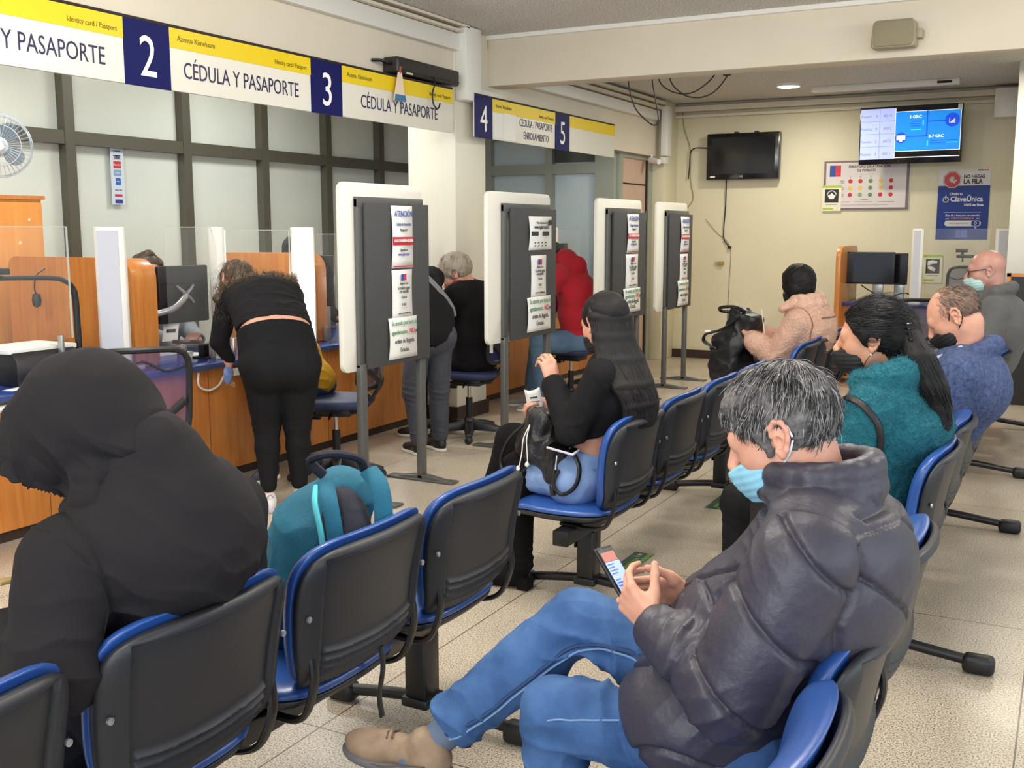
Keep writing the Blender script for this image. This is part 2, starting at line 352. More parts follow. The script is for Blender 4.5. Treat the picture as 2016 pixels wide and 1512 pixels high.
# ================================================================== counter signs
M_signw = mat('sign_white', (226, 222, 208), .35, spec=.4)
M_yel = mat('sign_yellow', (226, 196, 12), .4)
M_navy = mat('sign_navy', (8, 16, 82), .5, spec=.2)
M_txt = mat('sign_lettering', (40, 36, 76), .5)
M_txt2 = mat('yellow_band_lettering', (96, 84, 20), .5)
M_num = mat('number_white', (240, 238, 232), .4)
XS = -4.38
def counter_sign(lb, y0, y1, plates):
    """plates: (kind, ya, yb, ...) kind 'n' numbered navy plate, 't' text plate"""
    t = thing('counter_sign', lb, 'sign', (XS - .06, (y0 + y1) / 2, 2.33))
    m = MB(); m.prism([(-.02,0),(0,.0),(0,.33),(-.1,.33),(-.1,.04)] if y0 < 5 else [(-.012,0),(0,.0),(0,.33),(-.012,.33)], (XS, y0, 2.34), X3, Z3, Y3*(y1-y0)); m.put('housing', M_signw, t, True, bev=.003)
    m = MB(); m.box((XS - .115, y0, 2.671), (XS + .004, y1, 2.685)); m.put('top_edge', mat('dark_sign_edge', (30, 16, 14), .6), t, True)
    for p in plates:
        a, b = p[1], p[2]
        if p[0] == 'n':
            m = MB(); m.box((XS, a, 2.336), (XS + .008, b, 2.669)); q = m.put('number_plate', M_navy, t, True)
            text(q, 'numeral', p[3], (XS + .009, (a + b) / 2, 2.392), Y3, Z3, .30, M_num, align='CENTER', bold=.0, sx=.85)
        else:
            m = MB(); m.box((XS, a, 2.565), (XS + .004, b, 2.669)); q = m.put('yellow_band', M_yel, t, True)
            if p[4]:
                text(q, 'lettering', 'Azentu Kimeluam', (XS + .005, a + .06, 2.605), Y3, Z3, .042, M_txt2, sx=.95)
                text(q, 'lettering', 'Identity card / Passport', (XS + .005, b - .04, 2.592), Y3, Z3, .038, M_txt2, align='RIGHT', sx=.85)
            for (s, yy, zz, sz, sx) in p[3]:
                text(t, 'lettering', s, (XS + .002, yy, zz), Y3, Z3, sz, M_txt, sx=sx, align='CENTER')
    return t
YA = lambda y: y  # world Y along the counter
counter_sign('long hanging counter sign with plates 2 and 3 reading CÉDULA Y PASAPORTE', 1.6, 7.28, [
    ('t', 1.6, 4.02, [('CÉDULA Y PASAPORTE', 3.41, 2.415, .125, .76)], True),
    ('n', 4.02, 4.33, '2'),
    ('t', 4.33, 5.53, [('CÉDULA Y PASAPORTE', 4.92, 2.415, .125, .76)], True),
    ('n', 5.53, 5.85, '3'),
    ('t', 5.85, 7.28, [('CÉDULA Y PASAPORTE', 6.56, 2.42, .125, .77)], True)])
counter_sign('shorter hanging counter sign beyond the column with plates 4 and 5', 7.62, 10.58, [
    ('n', 7.62, 7.91, '4'),
    ('t', 7.91, 9.13, [('CÉDULA / PASAPORTE', 8.74, 2.49, .09, .74), ('ENROLAMIENTO', 8.74, 2.385, .09, .74)], True),
    ('n', 9.13, 9.44, '5'),
    ('t', 9.44, 10.58, [], False)])
m = MB(); m.box((XS + .001, 7.95, 2.36), (XS + .004, 8.10, 2.56)); m.box((XS + .001, 8.12, 2.35), (XS + .005, 8.33, 2.57)); m.put('blank_paper', mat('paper_white', (232, 230, 224), .6), label='blank white paper sheets stuck over the left of sign 4', cat='paper', kind=None)
# black bar-shaped air-curtain / speaker above sign
t = thing('wall_speaker_bar', 'black elongated box mounted high on the fascia above sign 3', 'speaker bar', (-4.45, 6.85, 2.8))
m = MB(); m.box((-4.498, 6.5, 2.70), (-4.36, 7.36, 2.82)); m.put('body', mat('black_plastic_satin', (38, 34, 32), .42), t, True, bev=.02, seg=3)
m = MB(); m.box((-4.359, 6.54, 2.725), (-4.352, 7.34, 2.731)); m.put('groove', mat('black_gloss', (12, 12, 12), .2), t, True)
m = MB(); m.box((-4.359, 6.6, 2.705), (-4.353, 6.68, 2.717)); m.put('logo_plate', mat('pale_label', (200, 196, 150), .5), t, True)
m = hang([(-4.42, 6.51, 2.77), (-4.42, 6.44, 2.77), (-4.44, 6.40, 2.78), (-4.49, 6.36, 2.78)], .012); m.put('cord', M_cable, t, True, smooth=True)
m = hang([(-4.365, 6.98, 2.735), (-4.34, 6.96, 2.68), (-4.345, 6.93, 2.6), (-4.34, 6.94, 2.52), (-4.34, 7.0, 2.5), (-4.34, 7.03, 2.54)], .006); m.put('loose_wire', M_cable, t, True, smooth=True)
t = thing('hanging_charm', 'small striped paper charm hanging from the black box over the sign', 'charm', (-4.34, 6.48, 2.5))
m = MB(); m.prism([(-.07, 0), (.07, 0), (.03, .2), (-.01, .2)], (-4.345, 6.48, 2.5), Y3, Z3, X3 * .01); m.put('paper_body', mat('charm_cream', (226, 205, 180), .7), t, True)
m = MB(); m.prism([(-.07, 0), (.07, 0), (.062, .045), (-.06, .045)], (-4.333, 6.48, 2.499), Y3, Z3, X3 * .004); m.put('blue_foot', mat('charm_blue', (60, 110, 150), .7), t, True)
m = MB(); m.tube([(-4.34, 6.49, 2.69), (-4.34, 6.5, 2.74)], .008, 6); m.put('string', mat('charm_red', (160, 70, 50), .7), t, True)
# payment card stickers on window wall
t = thing('payment_sticker', 'strip of payment card stickers reading VISA on the frosted window', 'sticker', (XW + .01, 6.11, 1.8))
XP = XW + .002
m = MB(); m.box((XP, 6.045, 1.79), (XP + .002, 6.18, 2.235)); m.put('backing', mat('sticker_pale', (206, 214, 224), .5), t, True)
for (z0, z1, c, s_) in [(2.17, 2.178, (30, 50, 120), ''), (2.145, 2.149, (190, 90, 60), ''), (2.075, 2.13, (200, 50, 50), 'MasterCard'), (2.015, 2.065, (130, 160, 190), 'Maestro'), (1.945, 2.0, (30, 100, 180), 'AMEX'), (1.852, 1.872, (190, 60, 70), ''), (1.80, 1.83, (50, 60, 130), '')]:
    m = MB(); m.box((XP + .002, 6.075 if s_ != 'AMEX' else 6.09, z0), (XP + .003, 6.15 if s_ != 'AMEX' else 6.14, z1)); q = m.put('logo_block', mat('logo_%d_%d_%d' % c, c, .5), t, True)
    if s_: text(q, 'lettering', s_, (XP + .0035, 6.112, (z0 + z1) / 2 - .006), Y3, Z3, .018 if s_ != 'AMEX' else .014, M_num, align='CENTER', sx=.8)
text(t, 'lettering', 'VISA', (XP + .003, 6.113, 2.15), Y3, Z3, .03, M_navy, align='CENTER', bold=.001)
text(t, 'lettering', 'Transbank', (XP + .003, 6.113, 2.205), Y3, Z3, .018, M_navy, align='CENTER')
text(t, 'lettering', 'Diners Club', (XP + .003, 6.113, 1.90), Y3, Z3, .014, M_navy, align='CENTER')
# ================================================================== counters
def wood_mat(name, a, b, scale=(1, 1, 1), rough=.35):
    m = bpy.data.materials.new(name); m.use_nodes = True; nt = m.node_tree; N = nt.nodes; L = nt.links; p = N['Principled BSDF']
    g = N.new('ShaderNodeTexCoord'); mp = N.new('ShaderNodeMapping'); mp.inputs['Scale'].default_value = scale; L.new(g.outputs['Object'], mp.inputs[0])
    n = N.new('ShaderNodeTexNoise'); n.inputs['Scale'].default_value = 6; n.inputs['Detail'].default_value = 6; n.inputs['Distortion'].default_value = .6; L.new(mp.outputs[0], n.inputs['Vector'])
    r = N.new('ShaderNodeValToRGB'); r.color_ramp.elements[0].position = .3; r.color_ramp.elements[0].color = (*lin(a), 1); r.color_ramp.elements[1].position = .7; r.color_ramp.elements[1].color = (*lin(b), 1)
    L.new(n.outputs[0], r.inputs[0]); L.new(r.outputs[0], p.inputs['Base Color']); p.inputs['Roughness'].default_value = rough; p.inputs['Coat Weight'].default_value = .15
    _M[name] = m; return m
M_wood = wood_mat('orange_wood_veneer', (190, 114, 52), (208, 136, 64), (5, 5, .35))
M_wood2 = wood_mat('light_orange_wood', (204, 132, 58), (216, 144, 68), (5, 5, .35))
M_blue = mat('blue_laminate', (36, 64, 138), .18, spec=.6, coat=.3)
M_blueedge = mat('dull_blue_edge', (58, 76, 122), .35)
M_grey = mat('dark_grey_metal', (92, 92, 90), .4, metal=.2)
M_blk = mat('black_plastic', (22, 22, 24), .42)
M_blk2 = mat('black_gloss', (12, 12, 12), .2)
M_steel = mat('brushed_steel', (190, 190, 188), .3, metal=.8)
M_chrome = mat('chrome', (210, 210, 210), .12, metal=1.0)
M_paper = mat('paper_white', (232, 230, 224), .6)
M_acr = None
def acrylic():
    m = bpy.data.materials.new('clear_acrylic'); m.use_nodes = True; N = m.node_tree.nodes; L = m.node_tree.links
    p = N['Principled BSDF']; p.inputs['Base Color'].default_value = (.93, .97, .95, 1); p.inputs['Roughness'].default_value = .03
    p.inputs['Alpha'].default_value = .035; p.inputs['Specular IOR Level'].default_value = .8
    return m
M_acr = acrylic()
M_acredge = mat('acrylic_edge', (205, 216, 206), .2, alpha=.55)

def counter(lb, y0, y1, x_edge=-4.70, depth=.95, drop=True):
    t = thing('service_counter', lb, 'counter', (x_edge - .3, (y0 + y1) / 2, 0))
    m = MB(); m.box((x_edge - depth, y0, .735), (x_edge, y1, .768)); m.put('worktop', M_blue, t, True, bev=.005)
    m = MB(); m.box((x_edge - .001, y0, .736), (x_edge + .004, y1, .766)); m.put('edge_band', M_blueedge, t, True)
    m = MB(); m.box((x_edge - .08, y0, .06), (x_edge - .05, y1, .734)); m.put('front_panel', M_wood, t, True)
    m = MB(); m.box((x_edge - .09, y0, 0), (x_edge - .07, y1, .06)); m.put('plinth', M_base, t, True)
    y = y0 + .1; m = MB()
    while y < y1: m.box((x_edge - .0501, y, .06), (x_edge - .0495, y + .004, .734)); y += 1.2
    m.put('panel_joint', mat('wood_joint_dark', (110, 56, 20), .6), t, True)
    return t
counter('long blue-topped service counter with orange wood front left of the column', 1.2, 7.44)
counter('blue-topped service counter with orange wood front beyond the column', 8.06, 11.05)
t = thing('cable_channel', 'white cable channel fixed under the counter edge at the left', 'cable channel', (-4.74, 3.4, .70))
m = MB(); m.tube([(-4.73, 1.5, .70), (-4.73, 4.0, .70)], .02, 10); m.put('channel', M_white, t, True, smooth=True)
t = thing('junction_box', 'white socket box with looping cable under the counter edge', 'socket box', (-4.74, 5.2, .69))
m = MB(); m.box((-4.749, 5.1, .665), (-4.71, 5.42, .715)); m.put('box', M_white, t, True, bev=.005)
m = hang([(-4.73, 5.12, .70), (-4.73, 5.03, .68), (-4.73, 4.97, .62), (-4.73, 4.88, .60), (-4.73, 4.80, .64), (-4.73, 4.80, .72)], .007); m.put('cable', M_white, t, True, smooth=True)
def partition(lb, y, x0=-5.85, x1=-4.93, h=1.42, thick=.19):
    t = thing('desk_partition', lb, 'partition', (x1 - .4, y, .768), group='wooden desk partitions')
    w_ = x1 - x0
    m = MB(); m.prism(rrect(w_, h - .77, .12, 8, skip=(0, 3)), (x0, y, .77), X3, Z3, Y3 * thick); m.put('panel', M_wood, t, True, bev=.004)
    return t
partition('wooden desk partition between the unlit lamp post and the first monitor', 4.5)
partition('wooden desk partition behind the bending woman', 6.16)
partition('narrow wooden desk partition just beyond the column', 8.3, h=1.44)
partition('wooden desk partition behind the person in the red hoodie', 9.65, h=1.44)
# partition at the far left
t = thing('desk_divider', 'long low wooden divider with rounded corner behind the glass at the left', 'partition', (-5.8, 4.6, .768))
m = MB(); m.prism(rrect(.9, .66, .08, 6, skip=(0, 3)), (-5.9, 4.40, .77), X3, Z3, Y3 * .03); m.put('panel', M_wood, t, True)
# tall cabinet
t = thing('tall_cabinet', 'tall orange wood cabinet with chrome handle behind the counter at the left edge', 'cabinet', (-6.4, 4.4, 0))
m = MB(); m.box((-6.75, 3.2, 0), (-6.14, 4.86, 1.79)); m.put('body', M_wood2, t, True)
m = MB(); m.box((-6.76, 3.18, 1.79), (-6.12, 4.88, 1.815)); m.put('top', M_wood, t, True)
m = MB(); m.box((-6.139, 3.9, .05), (-6.12, 4.37, 1.77)); d = m.put('door', M_wood2, t, True, bev=.003)
m = MB(); m.tube([(-6.12, 4.28, 1.42), (-6.06, 4.28, 1.42), (-6.06, 4.28, 1.28), (-6.12, 4.28, 1.28)], .009, 8); m.put('handle', M_chrome, d, True, smooth=True)
m = MB(); m.box((-6.139, 4.38, .05), (-6.12, 4.85, 1.77)); d = m.put('door', M_wood2, t, True, bev=.003)
m = MB(); m.lathe((-6.12, 4.45, 1.16), [(.012, 0), (.012, .01)], 12, axis='x'); m.put('lock', M_chrome, d, True, smooth=True)
# acrylic screens
def screen(lb, y0, y1, x=-4.9, z0=.86, z1=1.61):
    t = thing('acrylic_screen', lb, 'screen', (x, (y0 + y1) / 2, .768), group='clear acrylic counter screens')
    m = MB(); m.box((x, y0, z0), (x + .005, y1, z1)); m.put('sheet', M_acr, t, True)
    m = MB(); m.box((x - .001, y1 - .006, z0), (x + .006, y1 + .002, z1)); m.box((x - .001, y0, z1 - .003), (x + .006, y1, z1 + .002)); m.put('polished_edge', M_acredge, t, True)
    for y in (y0 + .08, y1 - .08):
        m = MB(); m.box((x - .012, y - .012, .768), (x + .017, y + .012, z0 + .02)); m.put('clamp', M_steel, t, True, bev=.003)
screen('clear acrylic screen in front of the tall cabinet', 2.6, 4.03, z0=1.0)
screen('clear acrylic screen to the right of the first monitor', 4.74, 5.18)
screen('clear acrylic screen behind the bending woman', 5.22, 5.9, z1=1.59)
screen('clear acrylic screen before the window beside the third lamp post', 6.2, 7.1, z1=1.56)
screen('clear acrylic screen beyond the column at counter 4', 8.1, 9.2, z1=1.56)
screen('clear acrylic screen at counter 5 left of its lamp post', 9.45, 10.9, z1=1.58)
# portrait lamp posts
M_diff = mat('lamp_diffuser_off', (196, 196, 204), .4)
M_glow = mat('lamp_glow', (255, 255, 255), .5, emit=((255, 250, 244), 5.0))
M_glow2 = mat('lamp_glow_soft', (250, 250, 246), .5, emit=((255, 252, 246), 1.6))
def post(lb, x, y, rz=0, z1=1.61, lit=0, power=14, z0=.768, wd=.085):
    t = thing('light_post', lb, 'lamp post', (x, y, z0), rz, group='upright lamp posts on the counter')
    h = z1 - z0
    m = MB(); m.lathe((0, 0, 0), [(.06, 0), (.06, .012), (.05, .02)], 24); m.put('base', M_white, t, smooth=True)
    m = MB(); m.prism([(-.04, -wd), (.0, -wd), (.02, -wd + .02), (.02, wd - .02), (0, wd), (-.04, wd), (-.055, 0)], (0, 0, .012), X3, Y3, Z3 * (h - .012)); m.put('housing', M_white, t, bev=.004)
    m = MB(); m.box((.021, -wd + .025, .04), (.026, wd - .025, h - .02)); m.put('diffuser', [M_diff, M_glow, M_glow2][lit], t)
    if lit:
        l = bpy.data.lights.new('post_light', 'AREA'); l.shape = 'RECTANGLE'; l.size = .1; l.size_y = .75; l.energy = power; l.color = (1, .98, .95)
        o = bpy.data.objects.new('post_light', l); C.objects.link(o); o.parent = t; o.location = (.04, 0, h / 2); o.rotation_euler = (0, R(-90), 0)
    return t
post('unlit white lamp post with grey diffuser in front of the first wooden partition', -4.88, 4.3, R(-60), lit=0)
post('white lamp post just right of the first monitor, turned towards the bending woman', -4.88, 5.18, R(60), lit=2, power=3)
post('brightly lit lamp post between the bending woman and the wooden partition', -4.9, 6.06, R(-25), lit=1, power=5)
post('brightly lit lamp post in front of the column', -4.92, 7.3, R(-50), lit=1, power=5)
post('slim white lamp post behind the person in the red hoodie', -4.92, 10.3, R(30), lit=0, wd=.05)
post('short lit lamp post edge beside the second notice board', -4.92, 9.2, R(20), lit=2, power=2, wd=.05)
# ================================================================== beam seating
M_pad = mat('blue_vinyl', (44, 88, 166), .30, spec=.6, bump=(220, .08), noise=(3, (38, 74, 140), .3))
M_shell = mat('charcoal_shell_plastic', (40, 41, 45), .40, spec=.5, bump=(700, .12))
M_beam = mat('black_powder_coat', (20, 20, 22), .35)
def closed_polar(nr, na, fn_front, fn_back):
    """fn(r, theta)->xyz ; r 0..1 ; front rings then back rings"""
    rs = [1 - (1 - i / nr) ** 1.6 for i in range(1, nr + 1)]
    vs = [fn_front(0, 0)]
    for r in rs:
        for j in range(na): vs.append(fn_front(r, 2 * math.pi * j / na))
    for r in reversed(rs[:-1]):
        for j in range(na): vs.append(fn_back(r, 2 * math.pi * j / na))
    vs.append(fn_back(0, 0)); k = (len(vs) - 2) // na; fs = []
    for j in range(na): fs.append((0, 1 + (j + 1) % na, 1 + j))
    for i in range(k - 1):
        for j in range(na):
            a = 1 + i * na; b = a + na; fs.append((a + j, a + (j + 1) % na, b + (j + 1) % na, b + j))
    a = 1 + (k - 1) * na
    for j in range(na): fs.append((a + j, a + (j + 1) % na, len(vs) - 1))
    me = mesh_of(vs, fs); bm = bmesh.new(); bm.from_mesh(me); bmesh.ops.recalc_face_normals(bm, faces=bm.faces); bm.to_mesh(me); bm.free()
    me.polygons.foreach_set('use_smooth', [True] * len(me.polygons)); return me
def sup(th, n):
    c, s = math.cos(th), math.sin(th); return 1.0 / (abs(c) ** n + abs(s) ** n) ** (1.0 / n)
def sst(a, b, x):
    t = min(1, max(0, (x - a) / (b - a))); return t * t * (3 - 2 * t)
BH = .208; BZ = .625; BW = .275
def back_x(a, b):
    """centre surface x of the backrest at a (width -1..1), b (height -1..1)"""
    return .225 + .035 * b + .015 * max(0, b) ** 2 - .048 * abs(a) ** 2.2 * (.55 + .45 * sst(-1, .6, b)) - .05 * sst(-.35, -1.05, b) ** 1.5
def back_pt(r, th, dx, sc_=1.0):
    n = 5.0 if math.sin(th) > 0 else 3.0
    k = r * sup(th, n); a = k * math.cos(th); b = k * math.sin(th)
    wid = BW * (1 - .07 * sst(1, -1, b)) * sc_
    return a, b, wid, back_x(a, b)
def shell_front(r, th):
    a, b, wd, x = back_pt(r, th, 0); return (x - .006 * (1 - r ** 6), a * wd, BZ + b * BH)
def shell_mesh(nu=96, nv=150):
    """shell on a square grid pulled to a rounded outline: moulded back with raised border, recessed panel and ribs"""
    vs, fs, ids = [], [], {}
    for side in (0, 1):
        for i in range(nu + 1):
            for j in range(nv + 1):
                u = math.sin((-1 + 2 * i / nu) * 1.5708 * .8) / math.sin(1.5708 * .8); v = -1 + 2 * j / nv; edge = i in (0, nu) or j in (0, nv)
                if side and edge: ids[1, i, j] = ids[0, i, j]; continue
                mm = max(abs(u), abs(v)); n = 5.0 if v > 0 else 3.2; ll = (abs(u) ** n + abs(v) ** n) ** (1 / n) or 1; a, b = u * mm / ll, v * mm / ll; r = mm
                wd = BW * (1 - .07 * sst(1, -1, b)); x = back_x(a, b)
                if side == 0:
                    d = .034 * (max(0, 1 - r ** 9)) ** .5; ins = max(abs(a) / .78, b / .86 if b > 0 else 0)
                    rec = .017 * sst(1.03, .985, ins) * (1 if b > -.95 else 0); lv = 0; q = -(b - .16 * abs(a) ** 3) - .28
                    if 0 < q < .66 and abs(a) < .75: f = (q / .11) % 1.0; lv = .015 * (f ** 1.6) * sst(.75, .73, abs(a))
                    x = x + d - rec + lv
                else: x = x - .006 * (1 - r ** 6)
                ids[side, i, j] = len(vs); vs.append((x, a * wd, BZ + b * BH))
        for i in range(nu):
            for j in range(nv):
                q4 = (ids[side, i, j], ids[side, i + 1, j], ids[side, i + 1, j + 1], ids[side, i, j + 1]); fs.append(q4 if side == 0 else q4[::-1])
    return mesh_of(vs, fs)
def pad_front(r, th):
    a, b, wd, x = back_pt(r, th, 0, 1.0); return (x - .010 - .055 * max(0, 1 - r ** 9) ** .5 - .012 * sst(.2, -.3, b) * (1 - r ** 2), a * wd, BZ + .010 + b * (BH + .006))
def pad_back(r, th):
    a, b, wd, x = back_pt(r, th, 0); return (x - .007, a * wd * .995, BZ + .010 + b * (BH + .006))
def seat_pt(r, th, z0, dz, sgn, sc_=1.0):
    k = r * sup(th, 4.2); a = k * math.cos(th); b = k * math.sin(th)
    z = z0 + sgn * dz * max(0, 1 - r ** 6) ** .5 - .028 * sst(-.55, -1.05, a) + .012 * a * a - .010 * (1 - b * b) * sst(-.8, .3, a)
    return (-.055 + a * .235 * sc_, b * .255 * sc_, z)
def swept(pts, n=8):
    out = []; p = [Vector(q) for q in pts]; p = [p[0] * 2 - p[1]] + p + [p[-1] * 2 - p[-2]]
    for i in range(1, len(p) - 2):
        for k in range(n):
            t_ = k / n; a, b, c, d_ = p[i - 1:i + 3]
            out.append(.5 * ((2 * b) + (c - a) * t_ + (2 * a - 5 * b + 4 * c - d_) * t_ ** 2 + (-a + 3 * b - 3 * c + d_) * t_ ** 3))
    return out + [p[-2]]
ME_shell = shell_mesh()
ME_pad = closed_polar(20, 72, pad_front, pad_back)
ME_seat = closed_polar(18, 64, lambda r, t: seat_pt(r, t, .425, .034, 1), lambda r, t: seat_pt(r, t, .422, .006, -1))
ME_under = closed_polar(12, 48, lambda r, t: seat_pt(r, t, .414, .002, 1, .98), lambda r, t: seat_pt(r, t, .41, .034, -1, .98))
ME_arm = []
for s in (-1, 1):
    _m = MB(); _m.tube(swept([(.19, s * .222, .62), (.212, s * .222, .53), (.205, s * .222, .46), (.165, s * .215, .385), (.08, s * .20, .362), (-.05, s * .18, .365)]), .015, 8, flat=.6); ME_arm.append(_m.mesh(smooth=True))
ME_screw = []
for s in (-1, 1):
    _m = MB(); _m.lathe((.222, s * .252, .665), [(.001, -.002), (.008, .0), (.008, .006), (.001, .008)], 10, axis='x'); ME_screw.append(_m.mesh(smooth=True))
def bench(label, xc, ys, peds, group, tilt={}, fr=.385):
    y0, y1 = ys[0], ys[-1]
    t = thing('beam_bench', label, 'bench', (xc, (y0 + y1) / 2, 0), group=group)
    oy = (y0 + y1) / 2
    m = MB(); m.box((-.035, y0 - .3 - oy, .30), (.035, y1 + .3 - oy, .365)); m.put('beam', M_beam, t, bev=.006)
    for i, y in enumerate(ys):
        def place(name, me, m_, par):
            o = bpy.data.objects.new(name, me); C.objects.link(o); o.parent = par; ROOT[o.name] = ROOT[t.name]
            if not me.materials: me.materials.append(m_)
            if par is t:
                o.location = (0, y - oy, 0)
                if i in tilt and name == 'backrest': o.location.x += tilt[i]
            return o
        b = place('backrest', ME_shell, M_shell, t); place('back_pad', ME_pad, M_pad, b); [place('screw', e_, M_steel, b) for e_ in ME_screw]
        s = place('seat_shell', ME_under, M_shell, t); place('seat_pad', ME_seat, M_pad, s); [place('seat_bracket', e_, M_beam, t) for e_ in ME_arm]
    for y in peds:
        m = MB(); m.box((-.04, y - .045 - oy, .06), (.04, y + .045 - oy, .30)); m.box((-.05, y - .055 - oy, .055), (.05, y + .055 - oy, .09)); m.box((-.05, y - .05 - oy, .22), (-.041, y + .05 - oy, .30))
        p = m.put('pedestal', M_beam, t, bev=.008)
        m = MB(); m.tube(swept([(-.30, y - oy, .04), (-.2, y - oy, .055), (-.05, y - oy, .072), (.08, y - oy, .072), (fr - .14, y - oy, .055), (fr, y - oy, .04)], 5), [.020] * 26, 10, flat=1.0); m.put('foot_bar', M_beam, p, smooth=True)
        for s, xx in ((-1, -.325), (1, fr + .005)):
            m = MB(); m.box((xx - .055, y - oy - .034, .001), (xx + .055, y - oy + .034, .068)); m.put('foot_cap', M_blk, p, bev=.02, seg=3)
    return t
G = 'four-seat beam benches in two columns'
X1, X2 = -1.80, -.60
bench('beam bench carrying the turquoise backpack and the person in the black hoodie', X1, [.98, 1.58, 2.18, 2.77], [1.0, 2.77], G, fr=.36)
bench('beam bench with the long-haired woman on its first seat and three empty seats', X1, [4.12, 4.72, 5.33, 5.94], [4.12, 6.1], G)
bench('beam bench beneath the woman in the peach coat', X1, [7.3, 7.75, 8.35, 8.95], [8.6], G)
bench('beam bench beneath the man in the black puffer jacket', X2 + .05, [.98, 1.56, 2.15, 2.77], [2.66, 1.0], G, fr=.27)
bench('beam bench shared by the woman in teal fleece and the man in blue fleece', X2, [4.02, 4.63, 5.24, 5.85], [4.02, 6.05], G)
bench('beam bench beneath the bald man in the grey jacket', X2, [7.35, 7.95, 8.55, 9.15], [7.45, 9.3], G)
# ================================================================== things on the far wall
YW = 12.7
def ln(par, rects, m, name, y=None, frame=None):
    """thin bars standing for illegible small print; rects = (x0,z0,x1,z1)"""
    q = MB()
    for a in rects: q.box((a[0], y - .001, a[1]), (a[2], y, a[3]))
    return q.put(name, m, par, True)
M_tvb = mat('television_black', (14, 14, 16), .18, spec=.6)
M_scr = mat('screen_off', (24, 24, 28), .12, spec=.6)
t = thing('television', 'switched-off black television on the left of the far wall', 'television', (-3.56, 12.6, 2.18))
m = MB(); m.box((-4.0, 12.56, 2.18), (-3.13, 12.66, 2.72)); m.put('housing', M_tvb, t, True, bev=.008)
m = MB(); m.box((-3.94, 12.555, 2.245), (-3.18, 12.561, 2.67)); m.put('screen', M_scr, t, True)
m = MB(); m.box((-3.67, 12.56, 2.715), (-3.63, 12.64, 2.735)); m.box((-3.43, 12.56, 2.715), (-3.39, 12.64, 2.735)); m.put('clip', M_blk, t, True)
m = MB(); m.box((-3.95, 12.554, 2.203), (-3.89, 12.558, 2.225)); m.put('sticker', M_paper, t, True)
text(t, 'logo', 'LG', (-3.57, 12.554, 2.205), X3, Z3, .03, M_paper, align='CENTER')
m = hang([(-4.0, 12.62, 2.56), (-4.18, 12.64, 2.565), (-4.24, 12.66, 2.5), (-4.25, 12.67, 2.35), (-4.262, 12.67, 2.2)], .007); m.put('side_cable', M_cable, t, True, smooth=True)
m = hang([(-3.78, 12.66, 2.18), (-3.785, 12.68, 1.9), (-3.80, 12.68, 1.6), (-3.79, 12.68, 1.46), (-3.72, 12.68, 1.375)], .007); m.box((-3.74, 12.66, 1.36), (-3.70, 12.69, 1.39)); m.put('down_cable', M_cable, t, True, smooth=True)
m = hang([(-4.03, 12.685, 1.71), (-3.9, 12.69, 1.56), (-3.72, 12.69, 1.38), (-3.715, 12.69, 1.0), (-3.73, 12.69, .5)], .003)
m.put('wall_wire', mat('brown_thin_wire', (120, 96, 70), .6), smooth=True, label='thin bare wire hanging down the wall under the switched-off television', cat='wire')
m = MB(); m.box((-3.86, 12.66, 1.16), (-3.79, 12.699, 1.2)); m.box((-3.9, 12.67, 1.185), (-3.86, 12.69, 1.195)); m.put('wall_hook', mat('brass_bit', (180, 150, 90), .4, metal=.5), label='small brass fitting on the far wall beside the thin wire', cat='hook')
m = hang([(-4.36, 12.69, 3.0), (-4.33, 12.69, 2.8), (-4.25, 12.69, 2.55), (-4.24, 12.69, 2.2), (-4.2, 12.69, 1.97), (-4.27, 12.69, 1.85)], .005); m.put('wall_cable', mat('greyish_cable', (150, 140, 112), .6), smooth=True, label='thin pale cable running down the wall by the corner pilaster', cat='cable')
# lit television, turned and tilted a little
t = thing('television', 'lit television showing a queue list beside a blue chart', 'television', (-1.67, 12.45, 2.3))
TO = Vector((-2.19, 12.33, 2.295)); TX = Vector((1.06, 0, .0)).normalized(); TX = Vector((1, 0, .006)).normalized(); TZ = Vector((0, -.07, 1)).normalized(); TN = TX.cross(TZ)
def tb(x0, z0, x1, z1, d=0.0, th=.001):
    c = TO + TX * (x0 + x1) / 2 + TZ * (z0 + z1) / 2 + TN * (d + th / 2)
    return c, TX * (x1 - x0) / 2, TZ * (z1 - z0) / 2, TN * th / 2
W2, H2 = 1.05, .61
m = MB(); m.obox(*tb(0, 0, W2, H2, -.05, .05)); m.put('housing', M_tvb, t, True, bev=.006)
m = MB(); m.bar(TO + TX * .5 + TZ * .3 - TN * .05, Vector((-1.67, 12.69, 2.62)), .1, .2); m.put('wall_bracket', M_blk, t, True)
def em(name, c, s): return mat(name, c, .5, emit=(c, s))
M_sl = em('screen_lilac', (172, 184, 246), .62); M_sb = em('screen_blue', (0, 140, 236), .62); M_sd = em('screen_deep_blue', (0, 70, 224), .6); M_sw = em('screen_white', (236, 240, 255), .8)
M_st = em('screen_text_grey', (110, 120, 170), .45); M_sc = em('screen_cyan', (40, 224, 240), .6)
m = MB(); m.obox(*tb(.012, .055, .37, .59)); a = m.put('queue_list', M_sl, t, True)
m = MB()
for k in range(1, 4): m.obox(*tb(.012, .055 + k * .134, .37, .058 + k * .134, .001))
m.obox(*tb(.21, .055, .213, .59, .001)); m.put('grid_lines', M_st, a, True)
for k, (d, s) in enumerate([('3', 'A014'), ('4', 'A013'), ('2', 'A012'), ('3', 'A011')]):
    z = .50 - k * .134
    text(a, 'lettering', 'Puesto   ' + d, TO + TX * .185 + TZ * z + TN * .0015, TX, TZ, .042, M_st, align='RIGHT')
    text(a, 'lettering', s, TO + TX * .29 + TZ * z + TN * .0015, TX, TZ, .046, M_st, align='CENTER', sx=.85)
m = MB(); m.obox(*tb(.375, .135, 1.03, .545)); a = m.put('blue_chart', M_sb, t, True)
